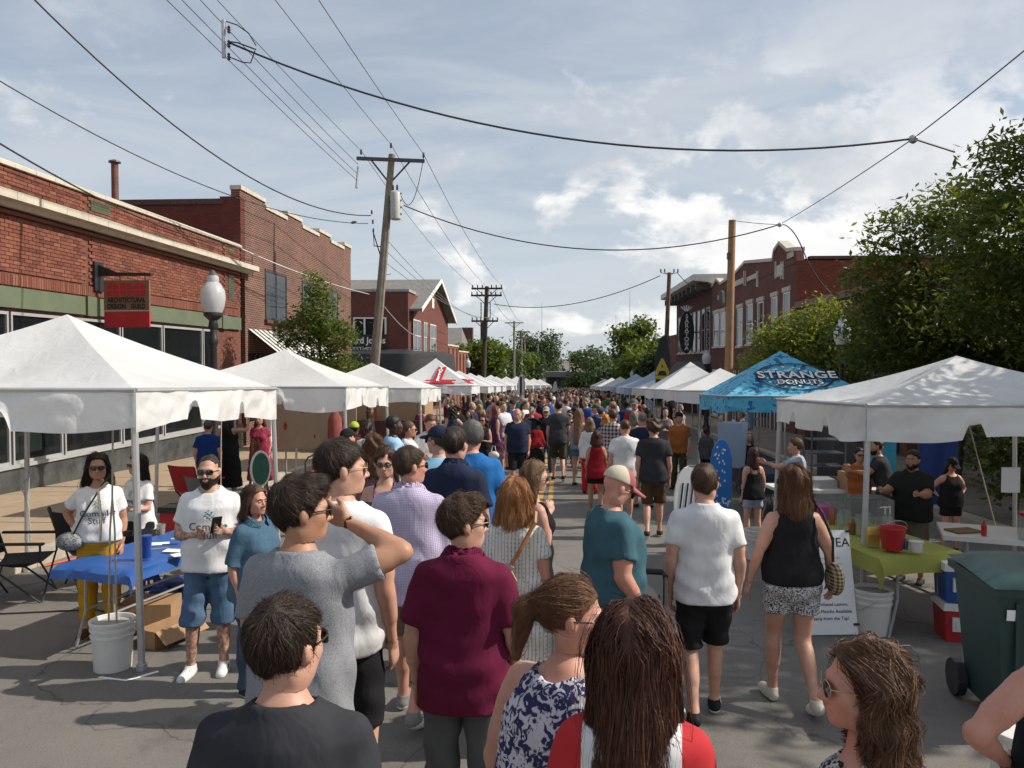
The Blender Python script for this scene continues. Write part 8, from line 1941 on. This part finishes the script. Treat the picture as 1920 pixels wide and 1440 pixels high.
mid('person in wide dark sunhat, red wrap and long black dress', 1004, 783, 17.6, .4, sex='f', top=('long', RD, {'hem': 1.0}), bottom=('skirt', BK, {'length': .3}), hair=('mid', 'black'), cap=(C('dark_straw', (.03, .03, .035)), 'wide'), hp=-.2)
mid('person in black shirt and beige cap facing the camera', 1024, 762, 20.2, PI, top=('shirt', BK), bottom=('pants', DND), hair=('crop', 'brown'), cap=(C('beige_cap', (.4, .36, .28)),), glass='sun', skin='pink')
mid('person in black tee and sunglasses with dark patterned shorts', 1068, 768, 19.0, PI - .3, top=('tee', BK), bottom=('shorts', C('dark_tropic', (.05, .1, .12), 'floral', (.2, .25, .2))), hair=('short', 'black'), glass='sun', skin='tan', legs='walk')
mid('grey-haired person in navy tee beside the white tent leg', 1205, 772, 14.4, -.4, top=('tee', NV), bottom=('shorts', KH), hair=('fade', 'grey'), skin='pink')
mid('silver-haired person in tan top near the right tents', 1190, 770, 16.4, -.8, sex='f', top=('tee', C('tan_top', (.36, .27, .17))), bottom=('pants', WH), hair=('bob', 'grey'))
mid('person in blue cap and dark blue tee mid-street', 1127, 763, 19.2, -.7, top=('tee', C('deep_blue', (.02, .06, .16))), bottom=('shorts', KH), hair=('crop', 'brown'), cap=(C('slate_cap', (.05, .08, .14)),))
mid('person with bright orange hair in grey striped tee', 1136, 776, 17.8, -.2, sex='f', top=('tee', SP), bottom=('pants', DND), hair=('bob', 'orange'))
mid('person in scarlet tee with dark hair in mid-street', 1080, 753, 22.5, -.3, top=('tee', C('scarlet', (.45, .02, .03))), bottom=('shorts', DN), hair=('short', 'dark'))
mid('person in black shirt and brown hat at the left tent', 857, 758, 21.5, .6, top=('tee', BK), bottom=('pants', DND), hair=('crop', 'brown'), cap=(BR, 'brim'))
mid('person in dark tee with reddish hair sitting by the left tents', 880, 768, 22.3, PI - .6, sex='f', top=('tee', CH), bottom=('pants', DND), hair=('mid', 'auburn'))
mid('person in sky blue printed tee with short black hair under the left tent', 738, 777, 10.4, -1.15, top=('tee', C('sky_blue', (.3, .48, .66))), bottom=('pants', DND), hair=('crop', 'black'), skin='dark', group='people at the left tents')
mid('person in white tee and sunglasses with folded arms under the left tent', 767, 788, 11.5, -1.3, top=('tee', WH), bottom=('shorts', KH), hair=('crop', 'brown'), glass='sun', skin='tan', arms=('cross', 'fwd'), group='people at the left tents')
mid('person in white polo shirt looking down under the left tent', 806, 775, 11.9, PI + .5, top=('shirt', C('white_polo', (.6, .59, .57))), bottom=('pants', KH), hair=('short', 'chestnut'), hp=-.3, skin='pink', arms=('fwd', 'fwd'), group='people at the left tents')
mid('person in white tee with dark ponytail seen from behind', 690, 787, 12.2, .1, sex='f', top=('tee', WH), bottom=('pants', DND), hair=('pony', 'black'), skin='brown', group='people at the left tents')
mid('person in black cap beside the white tent leg', 652, 803, 10.3, -.8, top=('tee', CH), bottom=('pants', DND), hair=('crop', 'dark'), cap=(BK,), group='people at the left tents')
mid('person in lime green cap and dark red shirt behind the black cap', 664, 790, 13.0, .3, top=('tee', C('wine', (.12, .02, .02))), bottom=('pants', DND), hair=('crop', 'black'), skin='brown', cap=(C('lime_cap', (.32, .45, .05)),), group='people at the left tents')
mid('person in royal blue tee and grey cap bending at the red chair', 390, 788, 14.0, .2, top=('tee', C('royal_blue', (.012, .04, .17))), bottom=('shorts', BK), hair=('crop', 'brown'), cap=(GY,), heavy=.3, group='people at the left tents')
mid('person in black dress with one arm raised beside the royal blue tee', 428, 768, 14.6, -.2, sex='f', top=('tank', BK), bottom=('skirt', BK, {'length': .3}), hair=('mid', 'black'), arms=('raise_side', 'hang'), group='people at the left tents')
mid('person in maroon floral dress under the left tent edge', 487, 772, 15.3, PI, sex='f', top=('dress', MF, {'hem': .35}), hair=('mid', 'brown'), group='people at the left tents')
# at the right stalls
G_R = 'people at the right stalls'
mid('person in pale blue tee leaning an arm on the tent leg', 1492, 820, 10.7, 1.0, top=('tee', C('pale_blue', (.3, .38, .46))), bottom=('shorts', KH), hair=('short', 'brown'), hy=.3, arms=('hang', ((.12, .18, -.06), (-.02, .2, .05))), group=G_R)
mid('person in black strap top and pale denim shorts seen from behind', 1412, 838, 11.2, .25, sex='f', top=('cami', BK), bottom=('mini', C('pale_denim', (.28, .34, .44), 'denim', (.36, .42, .5))), hair=('mid', 'darkred'), group=G_R)
mid('person with pale blond hair in black printed tee behind the dark table', 1403, 808, 15.0, PI + .35, sex='f', top=('tee', BK), bottom=('pants', BK), hair=('bob', 'blond'), group=G_R)
mid('bearded person in dark tee holding out a cup at the drinks stall', 1712, 842, 9.2, PI - .75, top=('long', C('dark_forest', (.02, .024, .02)), {'sleeve': .8}), bottom=('shorts', KH), hair=('short', 'black'), beard=('black', .5), skin='tan', heavy=.8, arms=('reach', 'reach'), hands=True, group=G_R)
mid('person in rust orange top and sunglasses behind the drinks stall', 1612, 838, 11.4, PI, sex='f', top=('tee', MU), bottom=('skirt', BK), hair=('pony', 'black'), skin='tan', glass='sun', group=G_R)
mid('bearded person in dark grey tee leaning over the back table', 1664, 824, 11.3, 1.2, top=('tee', CH), bottom=('shorts', BK), hair=('fade', 'dark'), beard=('black', .5), skin='tan', heavy=.3, lean=.25, arms=('reach', 'reach'), group=G_R)
mid('person in black vest and black cap looking down by the shop', 1784, 856, 10.9, PI + .1, sex='f', top=('tank', BK), bottom=('mini', BK), hair=('mid', 'black'), cap=(BK,), hp=-.45, heavy=.3, skin='pink', arms=('hip', 'hip'), group=G_R)
mid('person in grey tee behind the blue dotted panel', 1325, 800, 17.4, -.9, top=('tee', GY), bottom=('shorts', BK), hair=('short', 'dark'), skin='brown', group=G_R)
mid('person in mustard apron and black hat in the shade of the white tent', 1273, 772, 17.0, PI - .5, top=('tee', MU), bottom=('pants', OL), hair=('short', 'black'), cap=(BK, 'brim'), group=G_R)
# prints on the three white shirts
def project_on(o, name, polys_fn, parent_name, m):
    sh = [c for c in o.children if c.name.startswith(parent_name)][0]; me = sh.data
    bvh = BVHTree.FromPolygons([v_.co[:] for v_ in me.vertices], [p_.vertices[:] for p_ in me.polygons])
    V, Fc = polys_fn(); out = []
    for (x, z) in V:
        h_ = bvh.ray_cast(Vector((x, 1.0, z)), Vector((0, -1, 0))); out.append((x, (h_[0].y if h_[0] else .15) + .005, z))
    ob = link(name, new_mesh(name, out, Fc, m), sh); return ob
M_PRT = mat('shirt_print_ink', (.03, .045, .05), .8, .05, 3); M_PRG = mat('shirt_print_teal', (.015, .14, .13), .8, .05, 3)
def txt_polys(body, size, x0, z0):
    cu = bpy.data.curves.new('t', 'FONT'); cu.body = body; cu.size = size; cu.align_x = 'CENTER'; cu.resolution_u = 2
    o = bpy.data.objects.new('t', cu); COL.objects.link(o); dg = bpy.context.evaluated_depsgraph_get(); me = bpy.data.meshes.new_from_object(o.evaluated_get(dg)); bpy.data.objects.remove(o)
    return [(x0 - v_.co.x, z0 + v_.co.y) for v_ in me.vertices], [tuple(p_.vertices) for p_ in me.polygons]
def logo_polys(x0, z0, r):
    V = []; Fc = []
    for k in range(5):
        za, zb = -r + 2 * r * k / 5 + .004, -r + 2 * r * (k + 1) / 5 - .004; n = len(V); sk = .012 * (1 if k % 2 else -1)
        for j in range(7):
            f_ = -1 + 2 * j / 6
            for zz in (za, zb): V.append((x0 + f_ * math.sqrt(max(0, r * r - zz * zz)) + sk * (k % 2), z0 + zz + .012 * math.sin(3 * f_)))
        for j in range(6): Fc.append((n + 2 * j, n + 2 * j + 2, n + 2 * j + 3, n + 2 * j + 1))
    return V, Fc
for o, P_, s_ in PEOPLE:
    if o in (P11, P12, P13):
        k = s_
        project_on(o, 'print_logo', lambda: logo_polys(-.045 * k, 1.30 * k, .036 * k), 't_shirt', M_PRG)
        project_on(o, 'print_lettering', lambda: txt_polys('Compile', .085 * k, -.03 * k, 1.185 * k), 't_shirt', M_PRT); project_on(o, 'print_lettering', lambda: txt_polys('Stuff', .085 * k, -.03 * k, 1.115 * k), 't_shirt', M_PRT)
    if o is P17:
        project_on(o, 'print_patch', lambda: logo_polys(-.02 * s_, 1.26 * s_, .085 * s_), 't_shirt', mat('faded_print', (.25, .2, .2), .8, .3, 20)); project_on(o, 'print_patch', lambda: logo_polys(-.03 * s_, 1.06 * s_, .06 * s_), 't_shirt', MATS['faded_print'])
    if o is P11:
        for sd in (1, -1):
            n = P_.an[sd] * s_
            for j in range(3):
                MB().obox((n[0] + sd * .046 * s_ + sd * .004 * j, n[1] + (.035 + .024 * j) * s_, n[2] - .035 * s_), .006, .011, .05, 0, .35).build('shoe_stripe', M_INK, o); MB().obox((n[0] - sd * .03 * s_ + sd * .006 * j, n[1] + (.035 + .024 * j) * s_, n[2] - .035 * s_), .006, .011, .05, 0, .35).build('shoe_stripe', M_INK, o)
    if o is P18:
        for sd in (1, -1):
            n = P_.an[sd] * s_; yy = n[1] + .05 * s_; x_ = n[0] + sd * .052 * s_; zz = n[2] - .032 * s_
            MB().prism([(yy - .03, zz + .008), (yy - .018, zz - .012), (yy + .045, zz + .02), (yy - .012, zz - .002)], 'x', x_ - .004, x_ + .004).build('shoe_mark', M_WPR, o)
# things people carry
def wpt(o, x, y, z):
    return o.matrix_basis @ Vector((x, y, z))
def bag(lab, o, x, y, z, w, h_, d, m, rz=0.0, strap=None, sm=None):
    p = Matrix.Translation(o.location) @ Matrix.Rotation(o.rotation_euler.z, 4, 'Z'); q = p @ Vector((x, y, z)); r_ = root('shoulder_bag', q, lab, 'bag', None, o.rotation_euler.z + rz)
    f = Field((-w, -d, -h_), (w, d, h_), .012); f.ell((0, 0, 0), (w * .75, d * .75, h_ * .75), 0); v_, fq = f.mesh(); link('bag_body', fast_mesh('bag_body', v_, fq, m, True), r_)
    if strap:
        pts = [Vector(t_) - Vector((x, y, z)) for t_ in strap]; MB().tube(pts, .009, 6).build('strap', sm or m, r_)
    return r_
M_TANL = mat('tan_leather', (.27, .115, .035), .5, .2, 9); M_CHK = cloth_mat('tan_check', (.42, .33, .2), 'plaid', (.06, .045, .03), scale=3)
bag('tan checked shoulder bag hanging at the patterned shorts', P19, .27, -.06, .92, .07, .15, .16, M_CHK, 0, [(.26, -.06, 1.04), (.24, -.1, 1.2), (.17, -.1, 1.38), (.155, -.02, 1.43), (.18, .05, 1.35), (.26, .0, 1.05)], M_NBLK)
r_ = root('crossbody_strap', P15.location, 'tan leather crossbody strap with tassel on the pale dress', 'bag strap', None, P15.rotation_euler.z)
st_ = [(.14, -.05, 1.45), (.15, -.12, 1.40), (.07, -.165, 1.24), (.0, -.178, 1.12), (-.06, -.19, 1.02), (-.14, -.18, .9), (-.2, -.1, .85)]
MB().tube([Vector(a) for a in st_], .014, 5).build('strap', M_TANL, r_)
for k in range(5): MB().tube([(-.0, -.185, 1.13), (-.03 + .02 * k, -.2, 1.05), (-.05 + .025 * k, -.2, .96)], .006, 5).build('tassel', M_TANL, r_)
MB().obox((.0, -.186, 1.125), .05, .012, .04, 0, 0, .6).build('buckle', GALV, r_)
bag('dark patterned belt bag at the hip of the yellow trousers', P12, .2, .12, .88, .15, .11, .09, C('grey_print', (.12, .13, .13), 'floral', (.3, .3, .3)), 0, [(.16, .14, .95), (.08, .17, 1.1), (-.08, .13, 1.38), (-.12, .02, 1.45)], M_NBLK)
bag('white handbag carried by the woman in the black dress', W9, -.3, .1, .72, .17, .12, .1, M_PLW, 0, [(-.36, .1, .78), (-.33, .1, .92), (-.27, .1, .92), (-.24, .1, .78)], M_PLW)
# phone in the bearded man's hand
for o, P_, s_ in PEOPLE:
    if o is P11:
        w = P_.wr[-1] * s_; q = Matrix.Translation(o.location) @ Matrix.Rotation(o.rotation_euler.z, 4, 'Z') @ Vector((w[0] + .02, w[1] + .08, w[2] + .06)); ph = MB().obox((0, 0, 0), .07, .009, .15, 0, -.5).build('mobile_phone', M_NBLK); ph.location = q; ph.rotation_euler = (0, 0, o.rotation_euler.z + .6); tag(ph, 'mobile phone held by the bearded person in white', 'phone')
# ------------------------------------------------------------------ the crowd farther down the street
def oc_mat(name, rough=.85):
    m, nt, p = nodes_of(name); oi = add(nt, 'ShaderNodeObjectInfo'); t = add(nt, 'ShaderNodeTexCoord'); n = add(nt, 'ShaderNodeTexNoise', i_Scale=9, i_Detail=4); nt.links.new(t.outputs['Object'], n.inputs['Vector'])
    r = add(nt, 'ShaderNodeMapRange'); nt.links.new(n.outputs[0], r.inputs[0]); r.inputs[1].default_value = .3; r.inputs[2].default_value = .7; r.inputs[3].default_value = .78; r.inputs[4].default_value = 1.12
    mx = add(nt, 'ShaderNodeMix', data_type='RGBA', blend_type='MULTIPLY'); mx.inputs[0].default_value = 1; nt.links.new(oi.outputs['Color'], mx.inputs[6]); nt.links.new(r.outputs[0], mx.inputs[7]); nt.links.new(mx.outputs[2], p.inputs['Base Color']); p.inputs['Roughness'].default_value = rough; p.inputs['Specular IOR Level'].default_value = .25
    return m
OC_CLOTH = oc_mat('crowd_cloth'); OC_SKIN = oc_mat('crowd_skin', .55); OC_HAIR = oc_mat('crowd_hair', .5)
TEMPL = []
def template(sex, top, bottom, hair, legs, arms, heavy=0.0, hy=0.0, capk=None):
    P = Person(sex=sex, legs=legs, arms=arms, heavy=heavy, hy=hy, hands=True); b, hh, hd, ch, rh = .03, .016, .02, .028, .017; parts = []
    v_, q = P.body_mesh(b, hh, hd); parts.append(('person', fast_mesh('person', v_, q, OC_SKIN, True)))
    v_, q = P.top_mesh(ch, top[0], 5, **(top[1] if len(top) > 1 else {})); parts.append(({'tee': 't_shirt', 'tank': 'tank_top', 'dress': 'dress', 'long': 'long_sleeve_shirt'}[top[0]], fast_mesh('top', v_, q, OC_CLOTH, True)))
    if bottom: v_, q = P.bottom_mesh(ch, bottom, 6); parts.append(({'mini': 'shorts', 'pants': 'trousers'}.get(bottom, bottom), fast_mesh('bottom', v_, q, OC_CLOTH, True)))
    if hair != 'bald': v_, q = P.hair_field(rh, hair, 4).mesh(); parts.append(('hair', fast_mesh('hair', v_, q, OC_HAIR, True)))
    if capk: v_, q = cap_hat(P, 1, rh, capk); parts.append(('hat', fast_mesh('hat', v_, q, OC_CLOTH, True)))
    for sd in (1, -1): v_, q = P.shoe_mesh(.024, sd); parts.append(('shoe', fast_mesh('shoe', v_, q, OC_CLOTH, True)))
    TEMPL.append((sex, top[0], bottom, hair, capk, parts))
template('m', ('tee',), 'shorts', 'short', 'walk', ('swing_b', 'swing_f')); template('m', ('tee',), 'pants', 'crop', 'stand', ('hang', 'phone')); template('m', ('tee',), 'shorts', 'short', 'shift', ('hang', 'hang'), .5, .4)
template('m', ('long',), 'pants', 'short', 'walk2', ('hang', 'fwd'), .1, -.3); template('m', ('tee',), 'shorts', 'crop', 'walk2', ('hang', 'hang'), .2, 0, 'cap'); template('f', ('tank',), 'mini', 'long', 'walk', ('hang', 'swing_b'))
template('f', ('dress', {'hem': .5, 'sleeve': 0.0}), None, 'mid', 'stand', ('hang', 'phone'), .1, .3); template('f', ('tee',), 'pants', 'bob', 'walk2', ('hang', 'hang'), .3, -.3); template('f', ('tee',), 'mini', 'pony', 'shift', ('fwd', 'hang'), 0, .2); template('f', ('tank',), 'pants', 'curly_long', 'stand', ('hip', 'hang'), .4, .2); template('m', ('tee',), 'shorts', 'bald', 'stand', ('cross', 'cross'), .4, .2)
TOPC = [('white', (.62, .62, .62)), ('black', (.02, .02, .022)), ('navy', (.022, .03, .07)), ('red', (.32, .02, .025)), ('grey', (.13, .13, .14)), ('maroon', (.11, .015, .03)), ('sky blue', (.17, .36, .55)), ('olive', (.08, .085, .04)), ('pink', (.5, .18, .22)), ('teal', (.03, .17, .18)), ('mustard', (.42, .25, .03)), ('charcoal', (.045, .045, .05)), ('coral', (.48, .12, .08)), ('pale grey', (.36, .36, .37)), ('green', (.04, .15, .05)), ('royal blue', (.02, .06, .24))]
TOPW = [14, 17, 12, 7, 10, 6, 4, 4, 3, 4, 2, 8, 2, 4, 2, 5]
BOTC = [('black', (.02, .02, .022)), ('khaki', (.22, .17, .115)), ('denim blue', (.05, .09, .17)), ('grey', (.1, .1, .11)), ('dark denim', (.02, .03, .06)), ('white', (.5, .5, .48))]
HRC = [('dark', (.02, .014, .011)), ('brown', (.045, .025, .015)), ('black', (.012, .011, .01)), ('blond', (.24, .15, .07)), ('auburn', (.09, .032, .016)), ('grey', (.17, .16, .155)), ('sandy', (.14, .085, .045))]
SKC = [(.50, .29, .215), (.47, .25, .18), (.40, .225, .145), (.52, .32, .24), (.17, .08, .045), (.06, .03, .02)]
q = random.Random(17); taken = [(o.location.x, o.location.y) for o, _, _ in PEOPLE]; used_labels = {}
bands = [(21, 25, 'by the food trailer'), (25, 30, 'by the pizza tent'), (30, 36, 'by the black banner'), (36, 43, 'by the pale blue tent'), (43, 52, 'beyond the pale blue tent'), (52, 60, 'before the dark pole'), (60, 70, 'beside the dark pole'), (70, 82, 'past the dark pole')]
spots = []
tries = 0
while len(spots) < 215 and tries < 6000:
    tries += 1; t = q.random(); Y = 20.5 + 58 * t ** 1.15; X = q.uniform(-3.15, 3.15)
    if Y < 27 and abs(X + .2) < .9 and q.random() < .55: continue
    if any((X - a) ** 2 + (Y - b) ** 2 < .40 for a, b in taken): continue
    taken.append((X, Y)); spots.append((X, Y))
# some at the stalls, under the tents
for k in range(26):
    X = q.choice((-1, 1)) * q.uniform(3.5, 5.9); Y = q.uniform(17, 48)
    if any((X - a) ** 2 + (Y - b) ** 2 < .5 for a, b in taken) or (16 < Y < 20 and X > 0): continue
    taken.append((X, Y)); spots.append((X, Y))
for (X, Y) in spots:
    ti = q.randrange(len(TEMPL)); sex, tk, bt_, hr, capk, parts = TEMPL[ti]
    tn, tcol = q.choices(TOPC, TOPW)[0]; bn, bcol = q.choice(BOTC[:5] if sex == 'm' else BOTC); hn, hcol = q.choice(HRC); sk = q.choices(SKC, [5, 4, 3, 4, 1.5, 1])[0]
    jit = lambda c: tuple(max(.005, v_ * q.uniform(.8, 1.2)) for v_ in c)
    tcol, bcol = jit(tcol), jit(bcol); away = q.random() < .55; yaw = (0 if away else PI) + q.gauss(0, .8)
    if abs(X) > 3.4: yaw = (PI / 2 if X < 0 else -PI / 2) + q.gauss(0, .6)
    ob = None
    for nm, me in parts:
        o = bpy.data.objects.new(nm, me); COL.objects.link(o)
        if ob is None: ob = o; o.color = rgba(sk)
        else:
            o.parent = ob; o.color = rgba({'hair': hcol, 'shoe': (.05, .045, .04), 'hat': q.choice(TOPC)[1]}.get(nm, tcol if nm in ('t_shirt', 'tank_top', 'dress', 'long_sleeve_shirt') else bcol))
    s_ = (q.uniform(1.70, 1.86) if sex == 'm' else q.uniform(1.58, 1.72)) / 1.757; ob.scale = (s_, s_, s_); ob.location = (X, Y, gz(Y)); ob.rotation_euler = (0, 0, yaw)
    band = [b for a, c, b in bands if a <= Y < c]; band = band[0] if band else 'by the near tents'
    side = 'left stalls' if X < -3.4 else 'right stalls' if X > 3.4 else 'left side' if X < -1.2 else 'right side' if X > 1.2 else 'mid-street'
    garment = {'tee': 'tee', 'tank': 'vest', 'dress': 'dress', 'long': 'long sleeves'}[tk]; low = '' if bt_ is None else ' and %s %s' % (bn, {'mini': 'short shorts', 'pants': 'trousers', 'shorts': 'shorts'}[bt_])
    lab = 'person in %s %s%s, %s, %s' % (tn, garment, low, side, band)
    if lab in used_labels:
        lab2 = 'person with %s hair in %s %s, %s, %s' % (hn if hr != 'bald' else 'no', tn, garment, side, band); lab = lab2 if lab2 not in used_labels else lab
    used_labels[lab] = 1
    tag(ob, lab, 'person', 'crowd filling the street')
# beyond that the crowd is one mass in front of the stage
P = Person(sex='m'); fb = Field((-.36, -.25, 0), (.36, .25, 1.5), .095); fb.loft([tuple(r) for r in P.tab], .03, 2.2, .02); P.limbs(fb); vb, qb = fb.mesh()
fh = Field((-.15, -.15, 1.45), (.15, .17, 1.85), .06); fh.ell((0, 0, 1.645), (.08, .1, .115), 0); vh, qh = fh.mesh()
fr_ = Field((-.16, -.17, 1.5), (.16, .17, 1.87), .06); fr_.ell((0, -.018, 1.672), (.092, .108, .11), 0); vr, qr = fr_.mesh()
mats_ = [mat('far_skin', (.44, .26, .19), .6), mat('far_dark_hair', (.022, .015, .012), .5), mat('far_fair_hair', (.17, .1, .05), .5)] + [mat('far_cloth_' + n_.replace(' ', '_'), c_, .85) for n_, c_ in TOPC]
Vs = []; Qs = []; Ms = []; off = 0
for k in range(190):
    X = q.uniform(-4.2, 4.2); Y = q.uniform(78, 146); yw = q.uniform(0, 6.28) if q.random() < .4 else q.gauss(0, .4); s_ = q.uniform(.9, 1.05); c_, n_ = math.cos(yw), math.sin(yw); ci = 3 + q.choices(range(len(TOPC)), TOPW)[0]; hi_ = 1 if q.random() < .75 else 2
    for (v_, qq, mi) in ((vb, qb, ci), (vh, qh, 0), (vr, qr, hi_)):
        w = v_ * s_; w = np.stack([w[:, 0] * c_ - w[:, 1] * n_ + X, w[:, 0] * n_ + w[:, 1] * c_ + Y, w[:, 2] + gz(Y)], 1); Vs.append(w); Qs.append(qq + off); off += len(w); Ms += [mi] * len(qq)
me = fast_mesh('far_crowd', np.vstack(Vs), np.vstack(Qs), mats_, True); me.polygons.foreach_set('material_index', np.array(Ms, np.int32))
tag(link('far_crowd', me), 'dense far crowd in front of the stage trailer', 'crowd', kind='stuff')
